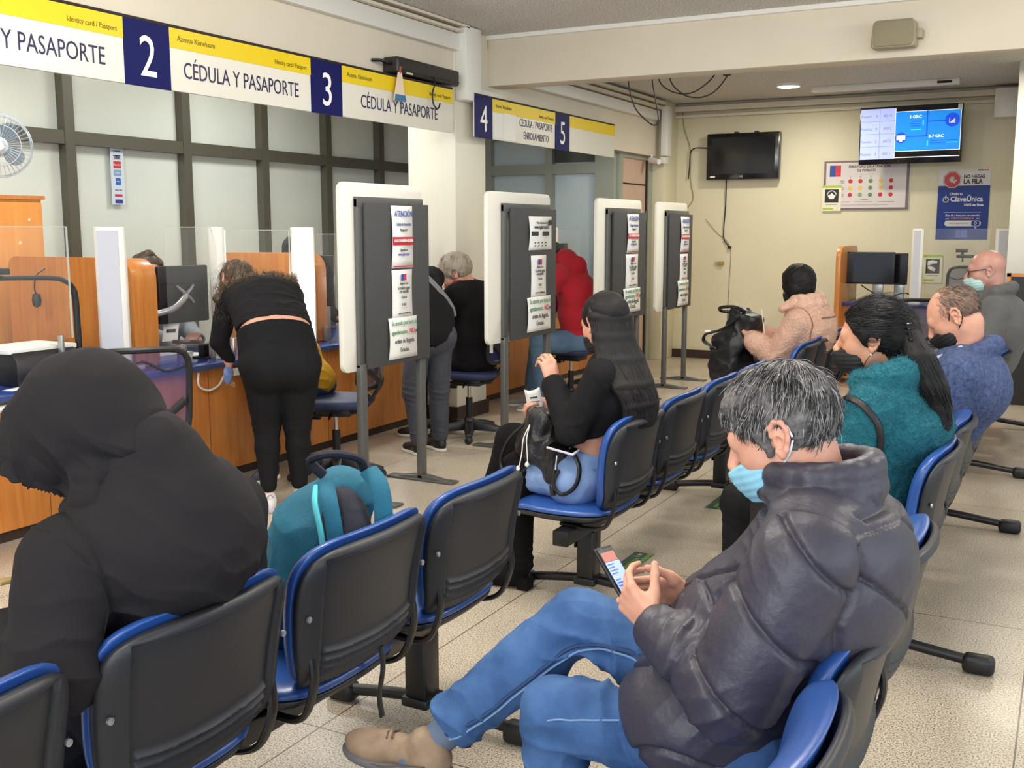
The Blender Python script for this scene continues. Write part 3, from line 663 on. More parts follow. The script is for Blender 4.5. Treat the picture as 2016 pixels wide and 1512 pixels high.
m = MB(); m.obox(*tb(.375, .545, 1.03, .551, .0005)); m.obox(*tb(.375, .129, 1.03, .135, .0005)); m.obox(*tb(1.027, .13, 1.032, .55, .0005)); m.obox(*tb(.37, .062, 1.03, .07)); m.obox(*tb(.37, .06, .376, .59)); m.put('white_rule', M_sw, a, True)
m = MB(); m.obox(*tb(.69, .28, .702, .55, .001)); m.obox(*tb(.49, .28, .702, .29, .001)); m.obox(*tb(.69, .43, .88, .44, .001)); m.put('link_line', M_sd, a, True)
for (cx, cz, rr) in ((.435, .275, .058), (.945, .44, .072)):
    m = MB(); m.prism([(rr * math.cos(i * .2618), rr * math.sin(i * .2618)) for i in range(24)], TO + TX * cx + TZ * cz + TN * .001, TX, TZ, TN * .001); m.put('round_icon', M_sd, a, True)
m = MB(); m.obox(*tb(.39, .25, .48, .30, .003)); m.obox(*tb(.42, .235, .45, .25, .003)); m.put('icon_symbol', M_sw, a, True)
m = MB(); m.obox(*tb(.915, .41, .975, .414, .003)); m.obox(*tb(.915, .41, .919, .46, .003))
for i in range(4): m.obox(*tb(.93 + i * .012, .415, .937 + i * .012, .425 + i * .01, .003))
m.put('icon_symbol', M_sw, a, True)
text(a, 'lettering', '3 GRC', TO + TX * .64 + TZ * .475 + TN * .0015, TX, TZ, .045, M_sw, align='RIGHT', bold=.001)
text(a, 'lettering', '3-7 GRC', TO + TX * .715 + TZ * .265 + TN * .0015, TX, TZ, .042, M_sw, bold=.001)
m = MB()
for z in (.44, .415, .39): m.obox(*tb(.53, z, .63, z + .006, .001))
for z in (.23, .205): m.obox(*tb(.73, z, 1.0, z + .006, .001))
m.put('small_print', M_sd, a, True)
m = MB(); m.obox(*tb(.535, .35, .64, .36, .001)); m.obox(*tb(.89, .205, 1.0, .213, .0015)); m.obox(*tb(.65, .40, .662, .45, .001)); m.obox(*tb(.70, .18, .712, .235, .001)); m.put('accent_bar', M_sc, a, True)
m = MB(); m.obox(*tb(.995, .54, 1.04, .60, .001)); m.put('paper_tag', M_paper, t, True)
# traffic-light attendance board
t = thing('notice_board', 'framed whiteboard titled SEMÁFORO DE ATENCIÓN with rows of coloured dots', 'notice board', (-2.17, 12.69, 1.82))
M_prn = mat('poster_print_grey', (120, 112, 112), .7); M_dk = mat('print_dark', (60, 52, 56), .7)
m = MB(); m.box((-2.63, 12.675, 1.815), (-1.70, 12.699, 2.365)); m.put('frame', mat('mauve_frame', (116, 96, 106), .5), t, True)
m = MB(); m.box((-2.605, 12.671, 1.835), (-1.725, 12.676, 2.345)); b = m.put('sheet', mat('board_sheet', (212, 203, 200), .45), t, True)
yb = 12.6705
text(b, 'lettering', 'SEMÁFORO DE ATENCIÓN', (-2.13, yb, 2.285), X3, Z3, .038, M_dk, align='CENTER', bold=.0008)
text(b, 'lettering', 'DE PÚBLICO', (-2.16, yb, 2.243), X3, Z3, .036, M_dk, align='CENTER', bold=.0008)
M_fb = mat('flag_blue', (40, 70, 150), .6); M_fr = mat('flag_red', (206, 48, 66), .6)
m = MB(); m.box((-2.565, 12.6695, 2.19), (-2.50, yb, 2.315)); m.put('state_emblem', M_fb, b, True)
m = MB(); m.box((-2.50, 12.6695, 2.19), (-2.44, yb, 2.315)); m.put('state_emblem', M_fr, b, True)
M_dots = {'r': mat('dot_red', (196, 44, 54), .6), 'y': mat('dot_yellow', (226, 192, 84), .6), 'g': mat('dot_green', (96, 138, 80), .6), 'l': mat('dot_pale_green', (140, 162, 116), .6)}
for i, s in enumerate('rrgyr,yygyr,rlgrr'.split(',')):
    for j, ch in enumerate(s):
        m = MB(); cx = -2.33 + j * .111; cz = 2.135 - i * .077
        m.prism([(.024 * math.cos(k * .3927), .024 * math.sin(k * .3927)) for k in range(16)], (cx, yb, cz), X3, Z3, Vector((0, -.001, 0))); m.put('dot', M_dots[ch], b, True)
for j, ch in enumerate('LMMJV'): text(b, 'lettering', ch, (-2.33 + j * .111, yb, 2.178), X3, Z3, .022, M_dk, align='CENTER')
for z, s in ((2.14, '08:30'), (2.12, '10:30'), (2.063, '10:30'), (2.043, '12:30'), (1.988, '12:30'), (1.968, '14:00')): text(b, 'lettering', s, (-2.40, yb, z - .008), X3, Z3, .02, M_dk, align='RIGHT')
ln(b, [(-2.22, 2.21, -2.08, 2.214), (-2.43, 1.90, -2.33, 1.904), (-2.28, 1.90, -2.08, 1.904), (-2.02, 1.90, -1.84, 1.904), (-2.21, 1.925, -2.13, 1.93), (-2.45, 1.865, -1.9, 1.868)], M_prn, 'small_print', yb)
# green bordered pictogram cards
def card(lb, x0, z0, x1, z1, kind):
    t = thing('safety_card', lb, 'card', ((x0 + x1) / 2, 12.69, z0))
    w_, h_ = x1 - x0, z1 - z0; y = 12.668 if kind == 'mask' else 12.69
    m = MB(); m.box((x0, y, z0), (x1, y + .004, z1)); m.put('sheet', mat('card_cream', (226, 224, 196), .5), t, True)
    m = MB(); m.box((x0, y - .001, z1 - h_ * .09), (x1, y, z1)); m.box((x0 + .01, y - .001, z0 + h_ * .05), (x0 + w_ * .6, y, z0 + h_ * .13)); m.put('green_band', mat('lime_green', (168, 190, 60), .5), t, True)
    m = MB(); m.box((x0 + w_ * .14, y - .001, z0 + h_ * .33), (x1 - w_ * .14, y, z0 + h_ * .85)); m.put('pictogram_field', M_blk, t, True)
    cx = (x0 + x1) / 2; cz = z0 + h_ * .6; s = w_ / 2
    if kind == 'mask':
        m = MB(); m.prism([(-.2 * s, -.35 * s), (.2 * s, -.35 * s), (.42 * s, 0), (.2 * s, .12 * s), (0, .3 * s), (-.2 * s, .12 * s), (-.42 * s, 0)], (cx, y - .001, cz), X3, Z3, Vector((0, -.001, 0)))
        m.tube([(cx + .45 * s * math.cos(a * .4), y - .002, cz + .1 * s + .42 * s * math.sin(a * .4)) for a in range(0, 9)], .006, 5)
    else:
        m = MB()
        m.tube([(cx - .35 * s, y - .002, cz + .05 * s), (cx - .35 * s, y - .002, cz + .3 * s), (cx, y - .002, cz + .42 * s), (cx + .45 * s, y - .002, cz + .38 * s)], [.02, .028, .024, .014], 6)
        m.tube([(cx - .5 * s, y - .002, cz - .15 * s), (cx - .1 * s, y - .002, cz - .3 * s), (cx + .25 * s, y - .002, cz - .5 * s)], [.012, .026, .018], 6)
    m.put('pictogram', M_paper, t, True)
    ln(t, [(x0 + w_ * .2, z0 + h_ * .25, x1 - w_ * .2, z0 + h_ * .27)], M_prn, 'small_print', y - .0005)
card('green-edged card with a face-mask pictogram at the corner of the whiteboard', -2.64, 1.80, -2.425, 2.09, 'mask')
card('green-edged card with a hand-washing pictogram above the far desk', -1.50, 1.0, -1.30, 1.31, 'hands')
# blue poster
t = thing('wall_poster', 'tall blue and white poster reading NO HAGAS LA FILA', 'poster', (-1.13, 12.695, 1.48))
px0, px1, pz0, pz1 = -1.39, -.865, 1.48, 2.245
M_pb = mat('poster_blue', (10, 48, 134), .45, spec=.3); M_pw = mat('poster_white', (214, 212, 208), .45); M_pr = mat('stop_red', (190, 26, 30), .45)
m = MB(); m.box((px0, 12.694, 2.065), (px1, 12.698, pz1)); m.put('header', M_pw, t, True)
m = MB(); m.box((px0, 12.694, pz0), (px1, 12.698, 2.065)); m.put('blue_field', M_pb, t, True)
oc = lambda r: [(r * math.cos(R(22.5 + 45 * i)), r * math.sin(R(22.5 + 45 * i))) for i in range(8)]
m = MB(); m.prism(oc(.098), (-1.25, 12.694, 2.13), X3, Z3, Vector((0, -.001, 0))); st = m.put('stop_border', M_pr, t, True)
m = MB(); m.prism(oc(.093), (-1.25, 12.693, 2.13), X3, Z3, Vector((0, -.001, 0))); m.put('white_ring', M_pw, st, True)
m = MB(); m.prism(oc(.086), (-1.25, 12.692, 2.13), X3, Z3, Vector((0, -.001, 0))); m.put('red_octagon', M_pr, st, True)
m = MB()
for i, (dx, dz) in enumerate([(-.024, .02), (-.010, .034), (.006, .036), (.021, .026)]): m.tube([(-1.252 + dx * .8, 12.689, 2.12), (-1.252 + dx, 12.689, 2.13 + dz)], .0065, 6)
m.tube([(-1.25, 12.689, 2.10), (-1.25, 12.689, 2.14)], [.016, .022], 10); m.tube([(-1.235, 12.689, 2.095), (-1.205, 12.689, 2.13)], [.012, .007], 6); m.put('raised_hand', M_pw, st, True)
text(t, 'lettering', 'NO HAGAS', (-1.135, 12.6935, 2.145), X3, Z3, .055, M_dk, bold=.002, sx=.75)
text(t, 'lettering', 'LA FILA', (-1.135, 12.6935, 2.085), X3, Z3, .070, M_dk, bold=.003, sx=.82)
text(t, 'lettering', 'Obtén tu', (-1.27, 12.6935, 1.965), X3, Z3, .036, M_pw, bold=.001)
text(t, 'lettering', 'ClaveÚnica', (-1.26, 12.6935, 1.895), X3, Z3, .078, M_pw, bold=.002, sx=.93)
text(t, 'lettering', '100% en línea', (-.92, 12.6935, 1.845), X3, Z3, .036, M_pw, align='RIGHT', bold=.0015)
text(t, 'lettering', 'Elige día y hora para una atención', (-1.125, 12.6935, 1.735), X3, Z3, .028, M_pw, align='CENTER', bold=.0006, sx=.92)
text(t, 'lettering', 'por                                      en:', (-1.125, 12.6935, 1.70), X3, Z3, .026, M_pw, align='CENTER', bold=.0006)
text(t, 'lettering', 'VIDEOCONFERENCIA', (-1.125, 12.6935, 1.70), X3, Z3, .027, mat('print_orange', (206, 120, 100), .6), align='CENTER', bold=.0008, sx=.9)
m = MB(); m.tube([(-1.305 + .028 * math.cos(a * .45), 12.692, 1.915 + .028 * math.sin(a * .45)) for a in range(14)], .005, 5, closed=True); m.tube([(-1.305, 12.692, 1.915 + .0), (-1.305, 12.692, 1.962)], .006, 5); m.put('drop_logo', M_pw, t, True)
m = MB(); m.box((-1.32, 12.693, 1.775), (-.94, 12.694, 1.778)); m.prism(rrect(.37, .062, .03), (-1.305, 12.694, 1.625), X3, Z3, Vector((0, -.001, 0))); s_ = m.put('search_field', M_pw, t, True)
m = MB(); m.prism(rrect(.08, .052, .012), (-1.03, 12.6925, 1.63), X3, Z3, Vector((0, -.001, 0))); m.put('search_button', M_pb, s_, True)
text(s_, 'lettering', 'www.registrocivil.cl', (-1.16, 12.6925, 1.65), X3, Z3, .024, M_prn, align='CENTER')
m = MB(); m.tube([(-.99 + .013 * math.cos(a * .5), 12.691, 1.66 + .013 * math.sin(a * .5)) for a in range(12)], .003, 5, closed=True); m.prism([(0, 0), (.012, -.03), (.016, -.02), (.03, -.022)], (-1.0, 12.691, 1.625), X3, Z3, Vector((0, -.001, 0))); m.put('cursor', M_pw, s_, True)
m = MB(); m.box((-1.19, 12.693, 1.50), (-1.135, 12.694, 1.585)); m.put('emblem', mat('emblem_violet', (70, 90, 170), .5), t, True)
m = MB(); m.box((-1.13, 12.693, 1.50), (-1.07, 12.694, 1.585)); m.put('emblem', mat('emblem_lilac', (90, 96, 176), .5), t, True)
m = MB(); m.box((-1.0, 12.693, 2.222), (-.94, 12.694, 2.234)); m.put('top_flash', M_dk, t, True)
m = MB(); m.box((-.94, 12.693, 2.222), (-.885, 12.694, 2.234)); m.put('top_flash', M_pr, t, True)

# ------------------------------------------------------------------ second desk in front of the far wall
t = thing('service_desk', 'blue-topped desk with wooden side panel in front of the far wall', 'desk', (-1.4, 11.6, 0))
m = MB(); m.box((-2.12, 11.25, .815), (-.575, 12.0, .845)); m.put('worktop', M_blue, t, True, bev=.004)
m = MB(); m.box((-2.1, 11.32, .05), (-.58, 11.35, .815)); m.put('front_panel', M_wood, t, True)
m = MB(); m.box((-1.62, 11.31, .3), (-1.2, 11.319, .80)); m.put('panel', mat('grey_panel', (140, 130, 120), .5), t, True)
m = MB(); m.prism(rrect(.95, 1.42, .14, 8, skip=(0, 3)), (-2.15, 12.05, 0), -Y3, Z3, X3 * .05); m.put('side_panel', M_wood, t, True, bev=.003)
for lb, x0, y0, x1, z0, z1 in (('black monitor with the wider screen on the far desk, in front', -2.11, 11.45, -1.63, 1.03, 1.36), ('black monitor half hidden behind the other on the far desk', -1.85, 11.66, -1.53, 1.02, 1.345)):
    t = thing('monitor', lb, 'monitor', ((x0 + x1) / 2, y0, .846), group='monitors on the far desk')
    m = MB(); m.box((x0, y0, z0), (x1, y0 + .04, z1)); m.put('housing', M_blk, t, True, bev=.006)
    m = MB(); m.box((x0 + .012, y0 - .002, z0 + .02), (x1 - .012, y0 + .001, z1 - .012)); m.put('screen', M_scr, t, True)
    m = MB(); m.box(((x0 + x1) / 2 + .03, y0 + .04, .86), ((x0 + x1) / 2 + .13, y0 + .09, z0 + .12)); m.box(((x0 + x1) / 2 - .04, y0 - .02, .846), ((x0 + x1) / 2 + .2, y0 + .15, .862)); m.put('stand', M_steel, t, True, bev=.004)
m = hang([(-1.95, 11.44, 1.02), (-1.85, 11.42, .96), (-1.7, 11.42, .9), (-1.5, 11.4, .95), (-1.4, 11.4, .86)], .006); m.put('desk_cable', M_cable, smooth=True, label='black cable drooping under the monitors on the far desk', cat='cable')
def post2(lb, x, wd, rz):
    t = post(lb, x, 11.3, rz, z1=1.6, z0=.846, lit=0, wd=wd); return t
post2('white lamp post with grey diffuser at the right of the far monitors', -1.40, .055, R(-90))
post2('white lamp post with grey diffuser behind the bald man', -.62, .07, R(-80))
screen_t = thing('acrylic_screen', 'clear acrylic screen between the lamp posts on the far desk', 'screen', (-1.0, 11.3, .846), group='clear acrylic counter screens')
m = MB(); m.box((-1.30, 11.3, .95), (-.74, 11.305, 1.6)); m.put('sheet', M_acr, screen_t, True)
t = thing('webcam_arm', 'black camera on a thin stand above the far desk beside the bald man', 'camera', (-.9, 11.5, .846))
m = MB(); m.cyl((-.80, 11.5, .846), (-.80, 11.5, 1.33), .012, n=8); m.tube([(-.80, 11.5, 1.325), (-1.0, 11.5, 1.325)], .012, 8); m.put('stand', M_blk, t, True)
m = MB(); m.box((-1.05, 11.47, 1.31), (-.90, 11.52, 1.34)); m.box((-1.06, 11.47, 1.365), (-.95, 11.52, 1.40)); m.box((-1.01, 11.48, 1.335), (-.985, 11.51, 1.37)); m.box((-1.0, 11.48, 1.27), (-.985, 11.5, 1.31)); m.put('camera_head', M_blk, t, True, bev=.005)
t = thing('dark_cabinet', 'low dark cabinet with wooden edge at the right picture edge', 'cabinet', (-.3, 11.0, 0))
m = MB(); m.box((-.52, 10.6, 0), (-.1, 11.2, 1.18)); m.put('body', mat('near_black_wood', (30, 22, 18), .4), t, True)
m = MB(); m.box((-.535, 10.59, 0), (-.50, 10.63, 1.2)); m.box((-.535, 10.59, 1.17), (-.1, 10.63, 1.2)); m.put('frame', M_wood2, t, True)
# ================================================================== freestanding notice boards
M_bw = mat('board_cream_white', (232, 229, 216), .4)
M_panel = mat('charcoal_board_panel', (66, 66, 66), .7, bump=(400, .3))
XB = -3.62
M_tg = mat('print_green', (70, 140, 90), .7); M_tr = mat('print_red', (204, 60, 76), .7); M_tb = mat('print_blue', (60, 84, 160), .7); M_rb = mat('label_red', (188, 30, 50), .6); M_tk = mat('print_charcoal', (50, 50, 54), .7)
def sheet(lb, y0, y1, z0, z1, kind, x):
    t = thing('notice_sheet', lb, 'notice', (x, (y0 + y1) / 2, z0), group='paper notices on the boards')
    w_, h_ = y1 - y0, z1 - z0
    n = 8; vs = []; fs = []
    for i in range(n + 1):
        for j in range(3):
            a = i / n; b = j / 2
            bulge = .012 * math.sin(a * math.pi) * (1 if kind != 'B' else .3) * (1 - .5 * b)
            vs.append((x + .003 + bulge, y0 + b * w_ * (1 - .04 * math.sin(a * 3)), z0 + a * h_))
    for i in range(n):
        for j in range(2): a = i * 3 + j; fs.append((a, a + 1, a + 4, a + 3))
    me = mesh_of(vs, fs); o = link('paper', me, M_paper, t, True)
    sm = o.modifiers.new('s', 'SOLIDIFY'); sm.thickness = .0015; sm.offset = -1
    xx = x + .0165; cy = (y0 + y1) / 2
    def tx(s, z, sz, m_, sx=1, b=0, al='CENTER', y=None): text(t, 'lettering', s, (xx, cy if y is None else y, z0 + z * h_), Y3, Z3, sz, m_, align=al, sx=sx, bold=b)
    def bar(ya, yb, za, zb, m_, nm='print_block'):
        q = MB(); q.box((xx - .001, y0 + ya * w_, z0 + za * h_), (xx, y0 + yb * w_, z0 + zb * h_)); q.put(nm, m_, t, True)
    if kind == 'A':
        tx('ATENCIÓN', .83, w_ * .20, M_tb, .8, .0008); tx('Cédula de Identidad', .68, w_ * .12, M_tb, .75); tx('Pasaporte', .59, w_ * .11, M_tk, .75)
        bar(.0, .94, .37, .50, M_rb, 'red_band'); text(t, 'lettering', 'SÓLO CON RESERVA DE HORA', (xx + .001, cy, z0 + h_ * .42), Y3, Z3, w_ * .10, M_paper, align='CENTER', sx=.62, bold=.001)
        tx('Agenda en', .27, w_ * .11, M_tk, .7); tx('www.registrocivil.cl', .20, w_ * .11, M_tb, .6); bar(.02, .95, .02, .035, M_rb)
    if kind == 'B':
        bar(.38, .5, .78, .91, M_fb, 'emblem'); bar(.5, .62, .78, .91, M_fr, 'emblem')
        tx('Registro Civil', .70, w_ * .09, M_tk, .8); tx('Se solicita pagar', .60, w_ * .13, M_tk, .72, .0); tx('con sencillo', .53, w_ * .13, M_tk, .72, .0); tx('Gracias', .42, w_ * .11, M_tk, .8)
        tx('CHILE', .27, w_ * .10, M_tk, .8); bar(.35, .65, .22, .225, M_rb); tx('registro civil e identificación', .1, w_ * .07, M_tk, .75)
    if kind == 'C':
        s = w_ * .125
        tx('Se atende por hora de', .82, s, M_tg, .78); tx('agendamiento,', .60, s, M_tg, .78, 0, 'LEFT', y0 + w_ * .05); tx('NO', .60, s * 1.05, M_tr, .8, .0005, 'LEFT', y0 + w_ * .68)
        tx('por', .60, s, M_tk, .78, 0, 'LEFT', y0 + w_ * .86); tx('orden de llegada.', .38, s, M_tk, .8); tx('Gracias.', .17, s, M_tk, .8)
    if kind == 'D':
        tx('Para información', .78, w_ * .07, M_tk, .9, 0); tx('www.registrocivil.cl', .64, w_ * .10, M_tk, .8, .0005)
        bar(.06, .36, .43, .55, M_tk); bar(.55, .82, .43, .55, M_tk); bar(.80, .95, .74, .90, M_tk)
        for i in range(4): bar(.2 + i * .15, .25 + i * .15, .2, .24, M_tk); bar(.2 + i * .15, .25 + i * .15, .11, .15, M_tk)
    return t
def board(lb, ya, yb, pa, pb, la, lb_, papers, n):
    t = thing('notice_stand', lb, 'notice board', (XB, (ya + yb) / 2, 0), group='freestanding notice boards along the counter')
    x = XB
    m = MB(); m.prism(rrect(yb - ya, 1.08, .05, 6), (x - .045, ya, .78), Y3, Z3, X3 * .03); m.put('white_panel', M_bw, t, True, bev=.004)
    m = MB(); m.box((x - .012, la - .03, .80), (x + .012, la + .03, 1.77)); m.box((x - .012, lb_ - .03, .80), (x + .012, lb_ + .03, 1.77)); m.box((x - .013, la - .03, 1.72), (x + .013, lb_ + .03, 1.78)); m.put('frame', M_grey, t, True, bev=.003)
    m = MB(); m.box((x + .014, pa, .79), (x + .034, pb, 1.745)); p = m.put('pin_panel', M_panel, t, True, bev=.004)
    for y in (la, lb_):
        m = MB(); m.box((x - .02, y - .03, .012), (x + .02, y + .03, .82)); q = m.put('pole', M_grey, t, True, bev=.005)
        m = MB(); m.obox((x, y, .008), (.25, 0, 0), (0, .045, 0), (0, 0, .006)); m.prism([(-.2, .012), (.2, .012), (.05, .035), (-.05, .035)], (x, y - .03, 0), X3, Z3, Y3 * .06); m.put('foot', M_grey, q, True, bev=.003)
    for k, (y0, y1, z0, z1, kk, lbl) in enumerate(papers): sheet(lbl, y0, y1, z0, z1, kk, x + .034 + (.004 if kk == 'C' else 0))
    return t
board('nearest freestanding notice board on grey poles', 4.82, 5.66, 4.99, 5.66, 4.97, 5.60, [
    (5.24, 5.47, 1.365, 1.735, 'A', 'narrow paper with a red band at the top of the nearest board'),
    (5.24, 5.46, 1.06, 1.355, 'B', 'paper with a small red and blue emblem in the middle of the nearest board'),
    (5.19, 5.50, .82, 1.07, 'C', 'paper reading Se atende por hora de agendamiento, lowest on the nearest board')], 0)
board('second freestanding notice board, left of the long-haired woman', 6.50, 7.50, 6.77, 7.51, 6.72, 7.42, [
    (7.03, 7.42, 1.44, 1.69, 'D', 'sheet with two dark photo blocks at the top of the second board'),
    (7.07, 7.33, 1.085, 1.40, 'B', 'paper with a small emblem in the middle of the second board'),
    (7.0, 7.40, .83, 1.09, 'C', 'paper reading Se atende por hora, lowest on the second board')], 1)
board('third freestanding notice board behind the head of the long-haired woman', 8.42, 9.47, 8.68, 9.47, 8.63, 9.35, [
    (8.98, 9.27, 1.38, 1.73, 'A', 'paper with a red band at the top of the third board'),
    (8.96, 9.27, 1.05, 1.37, 'B', 'paper with a tiny emblem in the middle of the third board'),
    (8.9, 9.33, .84, 1.06, 'C', 'lowest paper on the third board, half hidden by black hair')], 2)
board('farthest freestanding notice board near the brown door', 9.9, 10.8, 10.14, 10.84, 10.13, 10.75, [
    (10.45, 10.72, 1.36, 1.72, 'A', 'paper with a red band at the top of the farthest board'),
    (10.45, 10.70, 1.06, 1.34, 'B', 'paper with a tiny emblem in the middle of the farthest board'),
    (10.38, 10.73, .81, 1.07, 'C', 'lowest paper on the farthest board')], 3)
# floor stickers
def floor_sticker(lb, x0, y0, x1, y1):
    t = thing('floor_sticker', lb, 'sticker', ((x0 + x1) / 2, (y0 + y1) / 2, .001), group='green distancing floor stickers')
    m = MB(); m.box((x0, y0, .0005), (x1, y1, .002)); m.put('sheet', mat('sticker_green', (34, 82, 68), .35), t, True)
    m = MB(); y = y0 + .02
    while y < y1 - .03:
        m.prism([(0, 0), (.025, .012), (.025, .028), (0, .016)], (x1 - .028, y, .002), X3, Y3, Z3 * .0006); y += .035
    m.put('hazard_edge', mat('sticker_lime', (156, 190, 70), .5), t, True)
    text(t, 'lettering', 'MANTENGA SU DISTANCIA', (x0 + .06, (y0 + y1) / 2, .0022), Y3, -X3, .03, mat('sticker_lime', (156, 190, 70)), align='CENTER', sx=.85)
    text(t, 'lettering', '1 m', (x0 + .05, y1 - .05, .0022), Y3, -X3, .04, M_paper, align='CENTER')
floor_sticker('green and yellow distancing sticker on the floor behind the phone', -1.845, 4.29, -1.745, 4.80)
floor_sticker('green distancing sticker on the floor beneath the second bench', -1.80, 5.78, -1.70, 6.18)
m = MB(); m.prism([(0, 0), (.28, .05), (.25, .22), (0, .2)], (-3.9, 7.7, .0005), X3, Y3, Z3 * .002); m.put('floor_patch', mat('floor_blue_patch', (60, 84, 150), .5), label='blue sticker on the floor behind the pole of the second board', cat='sticker')
# ================================================================== office chairs
M_mesh = None
def mesh_fabric(name, c, al):
    m = bpy.data.materials.new(name); m.use_nodes = True; p = m.node_tree.nodes['Principled BSDF']
    p.inputs['Base Color'].default_value = (*lin(c), 1); p.inputs['Alpha'].default_value = al; p.inputs['Roughness'].default_value = .7
    _M[name] = m; return m
M_mesh = mesh_fabric('translucent_blue_mesh', (52, 54, 110), .55)
M_navyseat = mat('navy_seat_fabric', (38, 48, 86), .6, bump=(300, .2))
def office_chair(lb, loc, rz, seat_h=.47, back=True, back_h=.50, arm=False, tall=False):
    """faces local -Y (sitter looks to -Y); back at +Y"""
    t = thing('office_chair', lb, 'office chair', loc, rz, group='swivel chairs at the counters')
    m = MB(); m.lathe((0, 0, .09), [(.05, -.03), (.055, 0), (.04, .05), (.028, .07)], 20)
    for k in range(5):
        a = 2 * math.pi * k / 5 + .3; d = Vector((math.cos(a), math.sin(a), 0)); s = Vector((-d.y, d.x, 0))
        v = []
        for q, wq, z0, z1 in ((.03, .045, .06, .13), (.18, .034, .055, .11), (.31, .024, .05, .075)):
            v += [d * q - s * wq + Z3 * z0, d * q + s * wq + Z3 * z0, d * q + s * wq * .7 + Z3 * z1, d * q - s * wq * .7 + Z3 * z1]
        m.add(v, [(0, 1, 2, 3), (11, 10, 9, 8)] + [(i * 4 + j, i * 4 + 4 + j, i * 4 + 4 + (j + 1) % 4, i * 4 + (j + 1) % 4) for i in range(2) for j in range(4)])
    m.put('star_base', M_blk, t, bev=.004)
    for k in range(5):
        a = 2 * math.pi * k / 5 + .3; d = Vector((math.cos(a), math.sin(a), 0)) * .30
        m = MB(); m.lathe((d.x, d.y, 0.027), [(.014, -.026), (.027, -.02), (.027, .02), (.014, .026)], 12, axis='x'); m.put('castor', M_blk, t, smooth=True)
    m = MB(); m.cyl((0, 0, .12), (0, 0, seat_h * .62), .026, n=16); m.put('gas_sleeve', M_blk, t, smooth=True)
    m = MB(); m.cyl((0, 0, seat_h * .6), (0, 0, seat_h - .05), .014, n=12); m.put('gas_piston', M_chrome, t, smooth=True)
    m = MB(); m.box((-.1, -.11, seat_h - .09), (.1, .12, seat_h - .04)); m.tube([(.1, 0, seat_h - .07), (.24, .03, seat_h - .08)], .007, 6); m.lathe((-.0, -.13, seat_h - .10), [(.001, -.03), (.028, -.03), (.028, .03), (.001, .03)], 12, axis='y'); m.put('mechanism', M_blk, t, bev=.008)
    me = closed_polar(12, 40, lambda r, th: (.235 * r * sup(th, 4) * math.cos(th), .235 * r * sup(th, 4) * math.sin(th), seat_h + .028 * max(0, 1 - r ** 6) ** .5 + .01 * (r * sup(th, 4) * math.cos(th)) ** 2),
                      lambda r, th: (.235 * r * sup(th, 4) * math.cos(th), .235 * r * sup(th, 4) * math.sin(th), seat_h - .035 * max(0, 1 - r ** 8) ** .5))
    link('seat', me, M_navyseat, t)
    if back:
        z0 = seat_h + (.10 if not tall else .06); zh = back_h; W = .23
        def bp(a, b): return Vector((a * W * (1 - .12 * (1 - b) ** 2 * .3), .25 + .06 * b + .05 * (b - .35) ** 2 - .05 * a * a, z0 + b * zh))
        loop = []
        for i in range(48):
            th = 2 * math.pi * i / 48; k = sup(th, 6); loop.append(bp(k * math.cos(th), .5 + .5 * k * math.sin(th)))
        m = MB(); m.tube(loop, .014, 8, closed=True, flat=1.2); fr = m.put('back_frame', M_blk, t, smooth=True)
        vs = []; fs = []; n = 12
        for i in range(n + 1):
            for j in range(n + 1):
                u, v = -1 + 2 * i / n, -1 + 2 * j / n; mm = max(abs(u), abs(v)); ll = (abs(u) ** 6 + abs(v) ** 6) ** (1 / 6.) or 1
                vs.append(bp(u * mm / ll, .5 + .5 * v * mm / ll))
        fs = [(i * (n + 1) + j, i * (n + 1) + j + 1, (i + 1) * (n + 1) + j + 1, (i + 1) * (n + 1) + j) for i in range(n) for j in range(n)]
        o = link('back_mesh', mesh_of(vs, fs), M_mesh, fr)
        m = MB()
        for s in (-1, 1): m.tube(swept([bp(s * .9, .42) + Y3 * .012, bp(s * .35, .20) + Y3 * .03, bp(s * .12, .02) + Y3 * .04, (0, .20, seat_h - .04)], 5), .012, 8, flat=1.8)
        m.tube(swept([bp(-.95, .80), bp(-.5, .76) + Y3 * .004, bp(0, .88), bp(.5, .76), bp(.95, .80)], 5), .006, 6); m.put('back_spine', M_blk, t, smooth=True)
        m = MB(); m.tube([(0, .24, seat_h + .03), (0, .16, seat_h - .05), (0, .05, seat_h - .06)], .022, 8, flat=1.5); m.put('back_bracket', M_blk, t, smooth=True)
        m = MB(); m.obox(bp(.93, .3) + Y3 * .02, (.004, 0, 0), (0, .012, 0), (0, 0, .035)); m.put('white_tag', M_paper, fr)
    return t
office_chair('blue mesh-backed office chair behind the person in the black hoodie', (-4.20, 3.83, 0), R(-128), seat_h=.50, back_h=.46, tall=True)
office_chair('swivel chair with shiny navy seat beneath the nearest notice board', (-4.16, 5.42, 0), R(-70), seat_h=.50, back_h=.36)
office_chair('swivel chair with navy seat under the grey-haired person in black coat', (-4.07, 6.98, 0), R(-78), seat_h=.50, back_h=.40)
office_chair('dark swivel chair under the person in the red hoodie', (-4.02, 8.75, 0), R(-90), seat_h=.50, back_h=.30, back=False)
office_chair('black swivel chair behind the third notice board', (-4.15, 9.7, 0), R(-100), seat_h=.50, back_h=.5)
office_chair('blue mesh swivel chair in front of the far desk, behind the man in blue fleece', (-1.25, 10.5, 0), R(188), seat_h=.48, back_h=.42, tall=True)
office_chair('blue mesh swivel chair behind the far desk beside the bald man', (-.98, 12.42, 0), R(185), seat_h=.55, back_h=.55)

